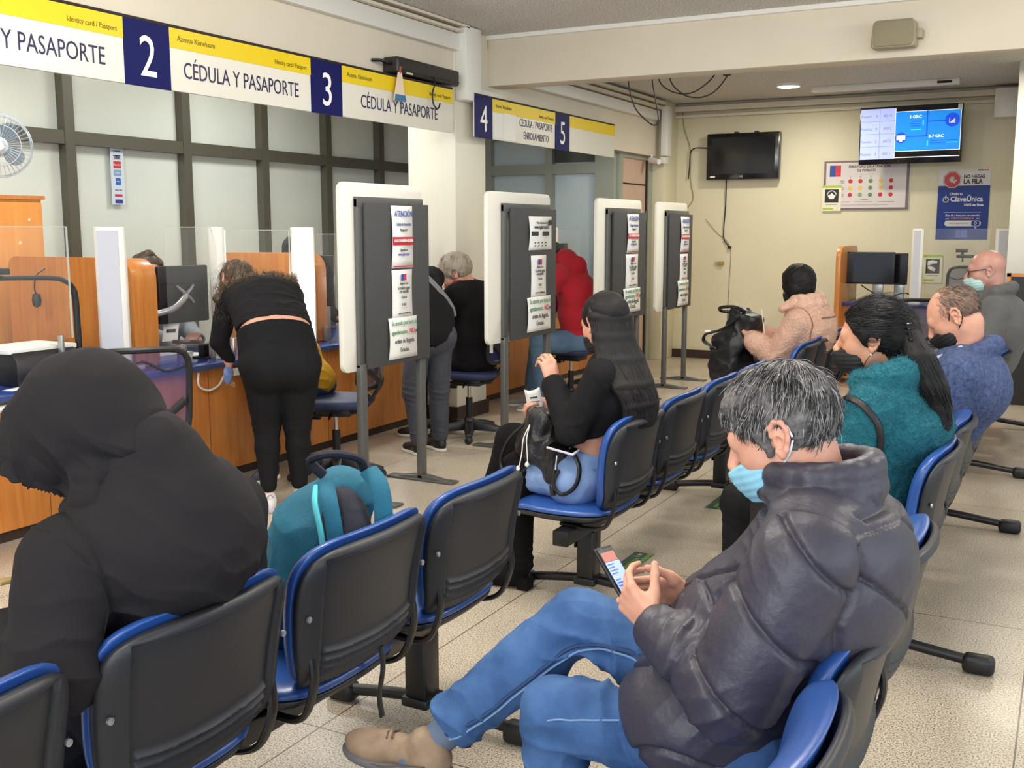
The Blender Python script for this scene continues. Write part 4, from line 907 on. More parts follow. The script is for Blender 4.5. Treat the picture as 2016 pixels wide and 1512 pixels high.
# ================================================================== equipment on the counter
t = thing('printer', 'black and white printer on the counter at the left', 'printer', (-5.1, 3.85, .768))
m = MB(); m.prism([(-.2, 0), (.16, 0), (.16, .13), (.12, .18), (-.2, .18)], (-5.05, 3.66, .768), X3, Z3, Y3 * .40); m.put('body', M_blk, t, True, bev=.008)
m = MB(); m.box((-5.24, 3.64, .94), (-4.93, 4.08, .965)); m.put('lid', M_white, t, True, bev=.005)
m = MB(); m.box((-5.2, 3.68, .966), (-4.97, 4.02, .97)); m.put('sheet', M_paper, t, True)
t = thing('document_camera', 'black document camera on a bent arm over the printer', 'camera', (-5.08, 4.12, .768))
m = MB(); m.tube(swept([(-5.0, 4.15, .77), (-5.0, 4.15, 1.05), (-5.0, 4.14, 1.25), (-5.0, 4.08, 1.31), (-5.0, 3.98, 1.33), (-5.0, 3.7, 1.34), (-5.0, 3.62, 1.34)], 6), [.019] * 13 + [.014] * 24, 10); m.lathe((-5, 4.15, .768), [(.06, 0), (.06, .015), (.03, .02)], 16); m.put('arm', M_blk, t, True, smooth=True)
m = MB(); m.box((-5.06, 3.50, 1.36), (-4.94, 3.70, 1.395)); m.box((-5.04, 3.52, 1.30), (-4.96, 3.64, 1.36)); m.put('camera_head', M_blk, t, True, bev=.008)
t = thing('speaker_mouse', 'round black gadget hanging on a wire against the wooden divider', 'gadget', (-5.0, 4.18, 1.1))
m = hang([(-5.55, 4.39, 1.36), (-5.55, 4.33, 1.32), (-5.55, 4.31, 1.25), (-5.55, 4.32, 1.2)], .005); m.put('wire', M_cable, t, True, smooth=True)
m = MB(); m.lathe((-5.55, 4.32, 1.17), [(.001, -.045), (.022, -.035), (.028, 0), (.022, .035), (.001, .045)], 14); m.put('body', M_blk, t, True, smooth=True)
t = thing('desk_fan', 'white pedestal fan with clear blades at the left edge above the cabinet', 'fan', (-6.35, 4.55, 1.815))
m = MB(); m.lathe((-6.35, 4.5, 1.815), [(.10, 0), (.10, .015), (.03, .03), (.018, .05), (.018, .30)], 20); m.put('stand', M_white, t, True, smooth=True)
fc = Vector((-6.2, 4.62, 2.13)); fx = Vector((.8, -.6, 0)).normalized(); fy = fx.cross(Z3)
m = MB(); m.cyl(fc - fx * .13, fc - fx * .02, .055, .07, 20); m.cyl(fc + fx * .03, fc + fx * .055, .055, .03, 20); m.put('hub', M_white, t, True, smooth=True)
m = MB()
for k in range(4):
    pts = []
    for i in range(9):
        a = R(90 * k) + R(70) * (i / 8); rr = .17 * math.sin(math.pi * (i + .6) / 9.4) ** .4
        pts.append((math.cos(a) * rr, math.sin(a) * rr))
    m.prism([(0, 0)] + pts, fc, fy, Z3, fx * .006)
m.put('blades', mat('fan_blade_grey', (120, 132, 142), .25, alpha=.6), t, True)
m = MB()
for k in range(40):
    a = 2 * math.pi * k / 40; d = fy * math.cos(a) + Z3 * math.sin(a)
    m.tube([fc + fx * .055 + d * .03, fc + fx * .06 + d * .12, fc + fx * .035 + d * .185, fc + d * .2, fc - fx * .035 + d * .185, fc - fx * .06 + d * .1], .0014, 4)
for rr, dx in ((.2, 0), (.19, .03), (.13, .058), (.19, -.03)): m.tube([fc + fx * dx + (fy * math.cos(a * .157) + Z3 * math.sin(a * .157)) * rr for a in range(40)], .0035, 6, closed=True)
m.put('wire_guard', mat('fan_guard', (186, 194, 200), .3, metal=.3), t, True)
def monitor_back(lb, c, rz, w_=.40, h_=.36):
    t = thing('monitor', lb, 'monitor', c, rz)
    m = MB(); m.box((-.02, -w_ / 2, .24), (.015, w_ / 2, .24 + h_)); m.put('housing', M_blk, t, bev=.01)
    m = MB(); m.box((.015, -w_ / 2 + .02, .24 + h_ * .68), (.018, w_ / 2 - .02, .24 + h_ * .7)); m.put('ridge', mat('black_gloss', (12, 12, 12)), t)
    text(t, 'logo', 'Lenovo', (.0165, -w_ / 2 + .03, .24 + h_ - .045), Y3, Z3, .02, M_steel)
    m = MB()
    for a in (38, 142, 322, 218): m.tube([(.03, 0, .42), (.028, .055 * math.cos(R(a)), .42 + .055 * math.sin(R(a))), (.022, .085 * math.cos(R(a)), .42 + .09 * math.sin(R(a)))], [.014, .010, .008], 8)
    m.tube(swept([(.03, 0, .42), (.07, -.05, .40), (.07, -.14, .34), (.03, -.24, .31), (-.04, -.32, .28)], 5), .02, 10); m.put('vesa_arm', mat('cast_aluminium', (160, 160, 160), .35, metal=.6), t, smooth=True)
    m = MB(); m.cyl((-.04, -.32, .0), (-.04, -.32, .32), .018, n=12); m.put('arm_post', M_steel, t, smooth=True)
    return t
monitor_back('black monitor seen from behind on a silver arm, left of the bending woman', (-5.0, 4.97, .768), R(-4))
t = thing('monitor', 'black monitor seen edge-on beside the first wooden partition', 'monitor', (-5.3, 4.86, .768))
m = MB(); m.box((-5.62, 4.84, 1.0), (-5.28, 4.87, 1.40)); m.put('housing', M_blk, t, True, bev=.006)
m = MB(); m.box((-5.5, 4.86, .768), (-5.4, 4.9, 1.1)); m.put('stand', M_steel, t, True)
t = thing('monitor', 'black monitor seen edge-on right of the third lamp post', 'monitor', (-5.0, 6.42, .768))
m = MB(); m.box((-5.25, 6.40, 1.02), (-4.92, 6.44, 1.40)); m.put('housing', M_blk, t, True, bev=.006)
m = MB(); m.box((-5.1, 6.42, .768), (-5.0, 6.48, 1.1)); m.put('stand', M_steel, t, True)
t = thing('card_terminal', 'brown and black card terminal on a small stand beside papers', 'card terminal', (-4.98, 5.05, .768))
m = MB(); m.obox((-5.02, 5.02, .875), (.05, .03, .0), (-.05, .11, -.015), (0, 0, .014)); m.put('body', mat('terminal_brown', (60, 34, 34), .3), t, True, bev=.006)
m = MB(); m.obox((-5.06, 5.1, .90), (.04, .02, 0), (-.01, .03, .02), (0, 0, .006)); m.put('flap', mat('terminal_flap', (120, 72, 50), .4), t, True, bev=.003)
m = MB(); m.box((-5.0, 5.08, .768), (-4.95, 5.13, .86)); m.box((-5.03, 5.05, .768), (-4.9, 5.2, .778)); m.put('stand', M_blk, t, True, bev=.003)
t = thing('paper_stack', 'stack of white papers on the counter under the first monitor', 'papers', (-5.2, 4.95, .768))
m = MB(); m.box((-5.32, 4.82, .768), (-5.08, 5.12, .80)); m.obox((-5.12, 5.15, .772), (.1, .03, 0), (-.03, .12, 0), (0, 0, .003)); m.put('sheets', M_paper, t, True)
t = thing('tag_card', 'small white card with printed strip leaning under the monitor', 'card', (-5.1, 4.85, .86))
m = MB(); m.obox((-5.03, 4.88, .95), (.02, .045, 0), (0, .01, .055), (.002, -.001, 0)); m.put('card', M_paper, t, True)
m = MB(); m.obox((-5.026, 4.88, .96), (.012, .027, 0), (0, .002, .01), (.002, -.001, 0)); m.put('print_strip', M_dk, t, True)
t = thing('hand_sanitizer', 'clear blue-capped bottle with papers beside the wooden partition', 'bottle', (-4.95, 6.62, .768))
m = MB(); m.lathe((-4.95, 6.62, .768), [(.03, 0), (.032, .02), (.032, .11), (.012, .13), (.012, .15)], 16); m.put('bottle', mat('pale_blue_liquid', (160, 190, 214), .1, alpha=.8), t, True, smooth=True)
m = MB(); m.lathe((-4.95, 6.62, .918), [(.013, 0), (.013, .02), (.005, .025), (.005, .04)], 12); m.put('pump', M_white, t, True, smooth=True)
t = thing('signature_pad', 'small black signature pad on the counter edge', 'signature pad', (-4.86, 6.5, .768))
m = MB(); m.obox((-4.86, 6.55, .83), (.06, .02, .0), (-.02, .08, .02), (0, 0, .01)); m.box((-4.9, 6.52, .768), (-4.86, 6.58, .83)); m.put('body', M_blk, t, True, bev=.004)
t = thing('printer', 'black printer with white paper tray at counter 5', 'printer', (-4.9, 10.55, .768))
m = MB(); m.box((-5.05, 10.35, .768), (-4.76, 10.75, .98)); m.put('body', M_blk, t, True, bev=.01)
m = MB(); m.box((-5.0, 10.38, .98), (-4.78, 10.72, .995)); m.put('lid', M_white, t, True)
t = thing('document_camera', 'black document camera arm right of the lamp post at counter 5', 'camera', (-4.95, 10.45, .768))
m = MB(); m.tube(swept([(-4.95, 10.62, .77), (-4.95, 10.62, 1.1), (-4.95, 10.62, 1.28), (-4.95, 10.56, 1.34), (-4.95, 10.3, 1.34)], 6), .022, 10); m.put('arm', M_blk, t, True, smooth=True)
m = MB(); m.box((-5.0, 10.15, 1.32), (-4.9, 10.35, 1.36)); m.box((-4.98, 10.5, 1.38), (-4.92, 10.6, 1.44)); m.put('camera_head', M_blk, t, True, bev=.006)
m = MB()
m.box((-5.1, 3.2, .768), (-4.82, 3.5, .80)); m.put('keypad', M_blk, label='flat black keypad on the blue counter at the picture edge', cat='keypad', bev=.004)
m = MB(); m.obox((-4.85, 3.62, .7695), (.03, .01, 0), (-.02, .07, 0), (0, 0, .001)); m.put('paper_slip', M_paper, label='small white slip of paper on the blue counter', cat='paper')
m = MB(); m.obox((-4.82, 4.32, .79), (.05, .0, .01), (0, .1, .0), (0, 0, .012)); m.put('keyboard', mat('keys_grey', (170, 176, 196), .5), label='grey keyboard corner on the counter behind the office chair', cat='keyboard', bev=.003)
# ================================================================== smooth-solid modelling for people, clothes and bags
V = lambda *a: np.array(a, dtype=np.float32)
def _n(v): v = np.asarray(v, dtype=np.float32); return v / (np.linalg.norm(v) + 1e-9)
_rng = np.random.RandomState(7); _LAT = _rng.rand(32, 32, 32).astype(np.float32) * 2 - 1
def noise3(P, f):
    Q = P * f; i = np.floor(Q).astype(int); t = Q - i; t = t * t * (3 - 2 * t); r = 0
    for a in (0, 1):
        for b in (0, 1):
            for c in (0, 1):
                w_ = (t[..., 0] if a else 1 - t[..., 0]) * (t[..., 1] if b else 1 - t[..., 1]) * (t[..., 2] if c else 1 - t[..., 2])
                r = r + w_ * _LAT[(i[..., 0] + a) & 31, (i[..., 1] + b) & 31, (i[..., 2] + c) & 31]
    return r
def fbm(P, f, o=3):
    r = 0; a = 1.0
    for k in range(o): r = r + a * noise3(P + k * 7.3, f * 2 ** k); a *= .5
    return r
class Sdf:
    def __init__(s): s.p = []
    def rc(s, a, b, ra, rb=None, k=.03, flat=None, op=1):
        """tapered capsule; flat=(axis, factor) squashes the section along axis"""
        a = V(*a); b = V(*b); rb = ra if rb is None else rb
        ab = b - a; L2 = float(ab @ ab) + 1e-12; R_ = max(ra, rb) * (max(1, flat[1]) if flat else 1)
        fx = _n(flat[0]) if flat else None
        def fn(P):
            q = P - a; t = np.clip((q @ ab) / L2, 0, 1); q = q - t[..., None] * ab
            if fx is not None:
                c = q @ fx; q = q + (c / flat[1] - c)[..., None] * fx
            return np.sqrt((q * q).sum(-1)) - (ra + (rb - ra) * t)
        s.p.append((fn, np.minimum(a, b) - R_, np.maximum(a, b) + R_, k, op)); return s
    def chain(s, pts, rs, k=.02, **kw):
        for i in range(len(pts) - 1): s.rc(pts[i], pts[i + 1], rs[i], rs[i + 1], k, **kw)
        return s
    def ell(s, c, r, Rm=None, k=.02, op=1):
        c = V(*c); r = V(*r); Rm = np.eye(3, dtype=np.float32) if Rm is None else np.asarray(Rm, dtype=np.float32)
        ext = np.sqrt(((Rm * r[:, None]) ** 2).sum(0))
        def fn(P):
            q = (P - c) @ Rm.T; k0 = np.sqrt(((q / r) ** 2).sum(-1)); k1 = np.sqrt(((q / (r * r)) ** 2).sum(-1)) + 1e-9
            return k0 * (k0 - 1) / k1
        s.p.append((fn, c - ext, c + ext, k, op)); return s
    def box(s, c, half, Rm=None, rad=.01, k=.01, op=1):
        c = V(*c); hf = V(*half) - rad; Rm = np.eye(3, dtype=np.float32) if Rm is None else np.asarray(Rm, dtype=np.float32)
        ext = (np.abs(Rm) * np.asarray(half)[:, None]).sum(0)
        def fn(P):
            q = np.abs((P - c) @ Rm.T) - hf
            return np.sqrt((np.maximum(q, 0) ** 2).sum(-1)) + np.minimum(q.max(-1), 0) - rad
        s.p.append((fn, c - ext, c + ext, k, op)); return s
    def plane(s, o, n, k=.004):
        """cut away everything on the side the normal points to"""
        o = V(*o); n = _n(n); s.p.append((lambda P: -((P - o) @ n), None, None, k, -1)); return s
    def mesh(s, h, post=None, pad=.012):
        lo = np.min([p[1] for p in s.p if p[1] is not None and p[4] == 1], axis=0) - pad - 2 * h
        hi = np.max([p[2] for p in s.p if p[1] is not None and p[4] == 1], axis=0) + pad + 2 * h
        n = np.ceil((hi - lo) / h).astype(int) + 1
        ax = [(lo[i] + np.arange(n[i]) * h).astype(np.float32) for i in range(3)]
        D = np.full(n, .25, dtype=np.float32)
        for fn, a, b, k, op in s.p:
            if a is None: sl = (slice(None),) * 3
            else:
                m_ = k + 3 * h + pad
                i0 = np.clip(np.floor((a - m_ - lo) / h).astype(int), 0, n - 1); i1 = np.clip(np.ceil((b + m_ - lo) / h).astype(int) + 1, 1, n)
                sl = tuple(slice(i0[i], i1[i]) for i in range(3))
            sh = [ax[i][sl[i]] for i in range(3)]
            P = np.stack(np.meshgrid(*sh, indexing='ij'), -1); d = fn(P).astype(np.float32)
            cur = D[sl]
            if op == 1:
                t = np.clip(.5 + .5 * (cur - d) / k, 0, 1); D[sl] = cur + (d - cur) * t - k * t * (1 - t)
            else:
                t = np.clip(.5 + .5 * (cur + d) / k, 0, 1) ; e = -d; t = np.clip(.5 - .5 * (e - cur) / k, 0, 1)
                D[sl] = e + (cur - e) * t + k * t * (1 - t)
        Vv, F, N = surface_nets(D, lo, h)
        if post is not None: Vv = post(Vv, N)
        return Vv, F
def surface_nets(D, lo, h):
    S = D < 0
    c = np.zeros(np.array(D.shape) - 1, dtype=np.uint8)
    for a in (0, 1):
        for b in (0, 1):
            for d in (0, 1): c += S[a:S.shape[0] - 1 + a, b:S.shape[1] - 1 + b, d:S.shape[2] - 1 + d]
    idx = np.argwhere((c > 0) & (c < 8)); cor = [(a, b, d) for a in (0, 1) for b in (0, 1) for d in (0, 1)]
    val = np.stack([D[idx[:, 0] + a, idx[:, 1] + b, idx[:, 2] + d] for a, b, d in cor], 1)
    acc = np.zeros((len(idx), 3), np.float32); cnt = np.zeros(len(idx), np.float32)
    for i in range(8):
        for j in range(i + 1, 8):
            if sum(abs(x - y) for x, y in zip(cor[i], cor[j])) != 1: continue
            m_ = (val[:, i] < 0) != (val[:, j] < 0); t = np.where(m_, val[:, i] / (val[:, i] - val[:, j] + 1e-12), 0)
            pt = np.array(cor[i], np.float32) + t[:, None] * (np.array(cor[j], np.float32) - np.array(cor[i], np.float32))
            acc += pt * m_[:, None]; cnt += m_
    Vv = lo + (idx + acc / cnt[:, None]) * h
    g = np.stack([(val[:, 4:].sum(1) - val[:, :4].sum(1)), (val[:, [2, 3, 6, 7]].sum(1) - val[:, [0, 1, 4, 5]].sum(1)), (val[:, 1::2].sum(1) - val[:, 0::2].sum(1))], 1)
    N = g / (np.linalg.norm(g, axis=1, keepdims=True) + 1e-9)
    M = np.full(c.shape, -1, np.int64); M[idx[:, 0], idx[:, 1], idx[:, 2]] = np.arange(len(idx)); F = []
    for ax in range(3):
        o1, o2 = (ax + 1) % 3, (ax + 2) % 3
        A = [slice(None)] * 3; B = [slice(None)] * 3; A[ax] = slice(0, -1); B[ax] = slice(1, None)
        for q in (A, B): q[o1] = slice(1, -1); q[o2] = slice(1, -1)
        s0, s1 = S[tuple(A)], S[tuple(B)]; e = np.argwhere(s0 != s1); fl = s0[tuple(e.T)]
        e[:, o1] += 1; e[:, o2] += 1
        def at(d1, d2):
            q = e.copy(); q[:, o1] -= d1; q[:, o2] -= d2; return M[q[:, 0], q[:, 1], q[:, 2]]
        q = np.stack([at(0, 0), at(1, 0), at(1, 1), at(0, 1)], 1); q[~fl] = q[~fl][:, ::-1]; F.append(q)
    F = np.concatenate(F); F = F[(F >= 0).all(1)]
    return Vv.astype(np.float32), F, N.astype(np.float32)
def snap(obj, pts, off=.003, sub=5, closed=False):
    """a smooth line through pts laid onto the surface of obj (world coordinates)"""
    me = obj.data; n = len(me.vertices); co = np.empty(n * 3, np.float32); me.vertices.foreach_get('co', co); no = np.empty(n * 3, np.float32); me.vertex_normals.foreach_get('vector', no)
    M4 = ROOT.get(obj.name, Matrix()); R3 = np.array(M4.to_3x3()); co = co.reshape(-1, 3) @ R3.T + np.array(M4.translation); no = no.reshape(-1, 3) @ R3.T
    P = np.array([list(q) for q in swept([tuple(a) for a in pts], sub)]); out = []
    for p in P:
        d = ((co - p) ** 2).sum(1); k = np.argpartition(d, 6)[:6]; out.append(co[k].mean(0) + _n(no[k].mean(0)) * off)
    out = np.array(out)
    for _ in range(2): out[1:-1] = (out[:-2] + 2 * out[1:-1] + out[2:]) / 4
    return out
def np_mesh(parts, name='m'):
    vs, fs, b = [], [], 0
    for v, f in parts: vs.append(v); fs.append(f + b); b += len(v)
    v = np.concatenate(vs).astype(np.float32); f = np.concatenate(fs).astype(np.int32)
    me = bpy.data.meshes.new(name); me.vertices.add(len(v)); me.vertices.foreach_set('co', v.ravel())
    me.loops.add(f.size); me.loops.foreach_set('vertex_index', f.ravel()); me.polygons.add(len(f))
    me.polygons.foreach_set('loop_start', np.arange(0, f.size, f.shape[1], dtype=np.int32)); me.update(calc_edges=True); me.validate()
    me.polygons.foreach_set('use_smooth', [True] * len(me.polygons)); return me
def solid(name, parts, m, parent, **k):
    if isinstance(parts, tuple): parts = [parts]
    return link(name, np_mesh(parts), m, parent, True, **k)
def folds(amp=.006, f=9, f2=26, amp2=.0025, dirs=None, zones=()):
    """cloth folds: broad lumps, fine creases and zones=(centre, radius, axis, amp, waves) of bunched creases across an axis"""
    def post(P, N):
        W = P + .03 * np.stack([noise3(P, 8), noise3(P + 3, 8), noise3(P + 9, 8)], -1)
        d = amp * fbm(W, f, 2); r = 1 - np.abs(noise3(W + 5, f2 * .5)) * 2
        d = d + amp2 * np.clip(r, 0, 1) ** 2
        for c, rad, axv, a_, wv in zones:
            q = P - V(*c); g = np.exp(-(q * q).sum(-1) / rad ** 2); u = (q + .25 * rad * np.stack([noise3(P, 12)] * 3, -1)) @ _n(axv)
            d = d + a_ * g * (1 - 2 * np.abs(np.sin(u * wv)) ** .6)
        return P + N * d[:, None]
    return post
# ------------------------------------------------------------------ anatomy
def frame_of(f, u=(0, 0, 1)):
    f = _n(f); s = _n(np.cross(f, np.asarray(u, float))); u = np.cross(s, f); return np.stack([s, f, u])   # rows: side(right), forward, up
class Head:
    def __init__(s, c, f, up=(0, 0, 1), sc_=1.0):
        s.c = V(*c); s.R = frame_of(f, up); s.k = sc_
    def __call__(s, x, y, z): return s.c + s.k * (x * s.R[0] + y * s.R[1] + z * s.R[2])
    def d(s, x, y, z): return x * s.R[0] + y * s.R[1] + z * s.R[2]
    def rc(s, S, a, b, ra, rb=None, k=.012, op=1, flat=None): S.rc(s(*a), s(*b), ra * s.k, None if rb is None else rb * s.k, k * s.k, op=op, flat=flat)
    def el(s, S, c, r, k=.015, op=1): S.ell(s(*c), V(*r) * s.k, s.R, k * s.k, op)
    def skin(s, S, neck=None, nr=.056, ears=True, detail=True):
        s.el(S, (0, -.014, .032), (.077, .097, .086), .02); s.el(S, (0, .026, -.018), (.064, .066, .088), .03)
        for q in (-1, 1):
            s.rc(S, (q * .05, .0, -.05), (q * .014, .062, -.092), .022, .019, .03); s.el(S, (q * .038, .052, -.024), (.024, .024, .024), .03)
            if detail:
                s.el(S, (q * .031, .094, .010), (.015, .012, .010), .012, -1); s.el(S, (q * .031, .076, .009), (.015, .014, .012), .006)
                s.el(S, (q * .0105, .108, -.028), (.008, .009, .007), .008)
            if ears: s.ear(S, q)
        s.el(S, (0, .072, -.098), (.017, .014, .014), .02)
        s.rc(S, (-.034, .078, .026), (.034, .078, .026), .012, .012, .02)
        s.rc(S, (0, .090, .014), (0, .112, -.022), .0075, .0115, .012)
        s.el(S, (0, .088, -.052), (.024, .012, .006), .006); s.el(S, (0, .086, -.063), (.020, .012, .007), .006)
        if neck is not None: S.rc(s(0, -.028, -.05), neck, nr * s.k, nr * 1.08 * s.k, .03)
    def ear(s, S, q):
        b = lambda y, z, o=0: (q * (.079 + o), y, z)
        s.rc(S, (q * .074, -.006, -.006), (q * .082, -.014, .002), .012, .010, .006)
        pts = [(-.002, .010), (-.006, .026), (-.018, .034), (-.030, .028), (-.034, .012), (-.029, -.006), (-.018, -.022), (-.008, -.030), (-.003, -.020)]
        for i in range(len(pts) - 1):
            o0 = .006 + .006 * math.sin(i / 8 * math.pi); o1 = .006 + .006 * math.sin((i + 1) / 8 * math.pi)
            s.rc(S, b(*pts[i], o0), b(*pts[i + 1], o1), .0048 if i < 6 else .0065, None, .004)
        s.el(S, (q * .083, -.016, .004), (.004, .014, .024), .004)
        s.el(S, (q * .090, -.012, -.002), (.008, .006, .009), .004, -1)
def arm_prims(S, sh, el, wr, r0, r1, r2, k=.03):
    S.rc(sh, el, r0, r1, k); S.rc(el, wr, r1, r2, k * .6)
FING = [(-.029, .083, (.040, .024, .020), .0088), (-.0095, .088, (.045, .027, .021), .0090), (.0095, .085, (.042, .026, .020), .0086), (.028, .077, (.033, .020, .018), .0077)]
def hand(W, F, P, side=1, s=1.0, curl=((.3, .4, .3),) * 4, spread=.0, thumb=((.6, .5, .3), (.3, .1)), h=.0024, k=.0022, fore=None):
    """W wrist, F finger direction, P palm-facing direction; side=+1 puts the index finger on F x P side"""
    S = Sdf(); F = _n(F); P = _n(np.asarray(P, float) - np.dot(P, F) * F); Sd = np.cross(F, P) * side; W = V(*W)
    if fore is not None: S.rc(fore, W, .030 * s, .026 * s, .01, flat=(P, .72))
    S.rc(W, W + F * .04 * s, .026 * s, .030 * s, .01, flat=(P, .55))
    for i, (o, L, seg, r) in enumerate(FING):
        K = W + s * (F * L - Sd * o)
        S.rc(W + s * (F * .012 - Sd * o * .55), K, .014 * s, .0118 * s, .010)
        c = curl[i]; ang = 0; p = K; D = _n(F - Sd * o * spread * 10)
        for j in range(3):
            ang += c[j]; d = D * math.cos(ang) + P * math.sin(ang); q = p + d * seg[j] * s
            S.rc(p, q, (r - .0007 * j) * s * (1.04 if j == 0 else 1), (r - .0007 * (j + 1)) * s, k); p = q
    (tf, ts, tp), (c1, c2) = thumb
    T0 = W + s * (F * .018 + Sd * .022 + P * .006); d = _n(F * tf + Sd * ts + P * tp); T1 = T0 + d * .044 * s
    ax2 = _n(F * 1.0 + P * .4 - Sd * .3)
    d2 = _n(d + ax2 * c1); T2 = T1 + d2 * .032 * s; d3 = _n(d2 + ax2 * c2); T3 = T2 + d3 * .025 * s
    S.rc(T0, T1, .0155 * s, .0115 * s, .010); S.rc(T1, T2, .0108 * s, .0098 * s, .003); S.rc(T2, T3, .0100 * s, .0078 * s, .003)
    S.rc(W + s * (F * .06 + Sd * .02), T0 + d * .03 * s, .010 * s, .010 * s, .012)
    return S.mesh(h, pad=.004)
def strand_mesh(roots, dirs, L, r, seg=5, grav=0.0, curlamp=0.0, curlf=0.0, rng=None, taper=.25, sides=3, cling=None):
    """many thin tapering hair tubes; returns (verts, faces)"""
    rng = rng or np.random.RandomState(1); n = len(roots); p = roots.copy(); d = dirs.copy(); rings = []
    ph = rng.rand(n, 1) * 6.28; Ls = L * (.7 + .6 * rng.rand(n, 1)) / seg
    a0 = np.cross(d, rng.randn(n, 3)); a0 /= np.linalg.norm(a0, axis=1, keepdims=True) + 1e-9
    for i in range(seg + 1):
        t = i / seg; dn = d / (np.linalg.norm(d, axis=1, keepdims=True) + 1e-9)
        x = a0 - dn * (a0 * dn).sum(1, keepdims=True); x /= np.linalg.norm(x, axis=1, keepdims=True) + 1e-9; y = np.cross(dn, x)
        off = curlamp * min(1, t * 2) * (np.cos(ph + curlf * t) * x + np.sin(ph + curlf * t) * y)
        rr = r * (1 - (1 - taper) * t)
        rings.append([p + off + rr * (math.cos(2 * math.pi * j / sides) * x + math.sin(2 * math.pi * j / sides) * y) for j in range(sides)])
        p = p + dn * Ls; d = dn + np.array([0, 0, -grav]) + rng.randn(n, 3) * .05
        if cling is not None: d = cling(p, d)
    Vv = np.stack([np.stack(q, 1) for q in rings], 1)                          # n, seg+1, sides, 3
    k = (seg + 1) * sides; base = (np.arange(n) * k)[:, None]; F = []
    for i in range(seg):
        for j in range(sides):
            a = i * sides + j; b = i * sides + (j + 1) % sides; F.append(np.concatenate([base + a, base + b, base + b + sides, base + a + sides], 1))
    return Vv.reshape(-1, 3).astype(np.float32), np.concatenate(F)
def hair_mat(name, c1, c2, rough=.42, ratio=.5):
    m = bpy.data.materials.new(name); m.use_nodes = True; nt = m.node_tree; N = nt.nodes; L = nt.links; p = N['Principled BSDF']
    g = N.new('ShaderNodeNewGeometry'); r = N.new('ShaderNodeValToRGB'); L.new(g.outputs['Random Per Island'], r.inputs[0])
    r.color_ramp.elements[0].position = ratio - .12; r.color_ramp.elements[0].color = (*lin(c1), 1); r.color_ramp.elements[1].position = ratio + .2; r.color_ramp.elements[1].color = (*lin(c2), 1)
    L.new(r.outputs[0], p.inputs['Base Color']); p.inputs['Roughness'].default_value = rough; p.inputs['Specular IOR Level'].default_value = .6; _M[name] = m; return m
def shoe(name, parent, heel, toe, up, m_up, m_sole, s=1.0, w_=.046, anklep=None, boot=None, h=.004):
    """shoe from heel to toe point (sole level), up = shoe's up"""
    R_ = frame_of(V(*toe) - V(*heel), up); c = (V(*heel) + V(*toe)) / 2; L = float(np.linalg.norm(V(*toe) - V(*heel)))
    g = lambda x, y, z: c + x * R_[0] + y * R_[1] + z * R_[2]
    S = Sdf(); S.ell(g(0, .22 * L, .034), (w_ * .98, .27 * L, .034), R_, .02); S.ell(g(0, -.27 * L, .045), (w_ * .78, .2 * L, .05), R_, .03)
    S.rc(g(0, -.2 * L, .05), g(0, .1 * L, .052), .036, .026, .03); S.rc(g(0, -.30 * L, .07), g(0, -.22 * L, .085), .036, .034, .02)
    if boot is not None: S.chain([g(0, -.22 * L, .06)] + [V(*q) for q in boot[0]], [.042] + list(boot[1]), .03)
    S.plane(g(0, 0, .012), -R_[2], .003)
    u = solid(name, S.mesh(h, folds(.0012, 20, 40, .0012)), m_up, parent)
    S = Sdf(); S.ell(g(0, .22 * L, .012), (w_ * 1.06, .29 * L, .030), R_, .02); S.ell(g(0, -.28 * L, .012), (w_ * .88, .22 * L, .032), R_, .03); S.rc(g(0, -.2 * L, .012), g(0, .2 * L, .012), .034, .034, .02)
    S.plane(g(0, 0, .024), R_[2], .003); S.plane(g(0, 0, .0), -R_[2], .003)
    solid('sole', S.mesh(h), m_sole, u); return u, g
M_skin = mat('skin_light', (218, 164, 138), .48, sub=.12, noise=(30, (206, 146, 122), .3), bump=(260, .12))
M_skin2 = mat('skin_tan', (206, 152, 122), .48, sub=.12, noise=(30, (194, 136, 108), .3), bump=(260, .12))
M_lace = mat('lace_white', (230, 230, 228), .6)
def body_mesh(J, H, s=1.0, hands=(), extra=None, h=.008, hh=.0042, neck_r=.056, ears=True, detail=True):
    """one skin body: head and neck finely, trunk and limbs below the clothes, hands finely"""
    S = Sdf(); H.skin(S, J['neck'], neck_r, ears, detail); A = S.mesh(hh, pad=.006)
    S = Sdf(); g = lambda k: V(*J[k])
    S.rc(g('neck'), g('chest'), .055 * s, .10 * s, .05); S.rc(g('chest'), g('waist'), .11 * s, .09 * s, .05); S.rc(g('waist'), g('pelvis'), .09 * s, .10 * s, .05); S.rc(g('shL'), g('shR'), .045 * s, None, .05)
    for q in 'LR':
        S.rc(g('sh' + q), g('el' + q), .042 * s, .034 * s, .02); S.rc(g('el' + q), g('wr' + q), .034 * s, .024 * s, .01)
        S.rc(g('hip' + q), g('kn' + q), .070 * s, .048 * s, .03); S.rc(g('kn' + q), g('an' + q), .046 * s, .032 * s, .02)
    if extra: extra(S)
    return [A, S.mesh(h)] + list(hands)
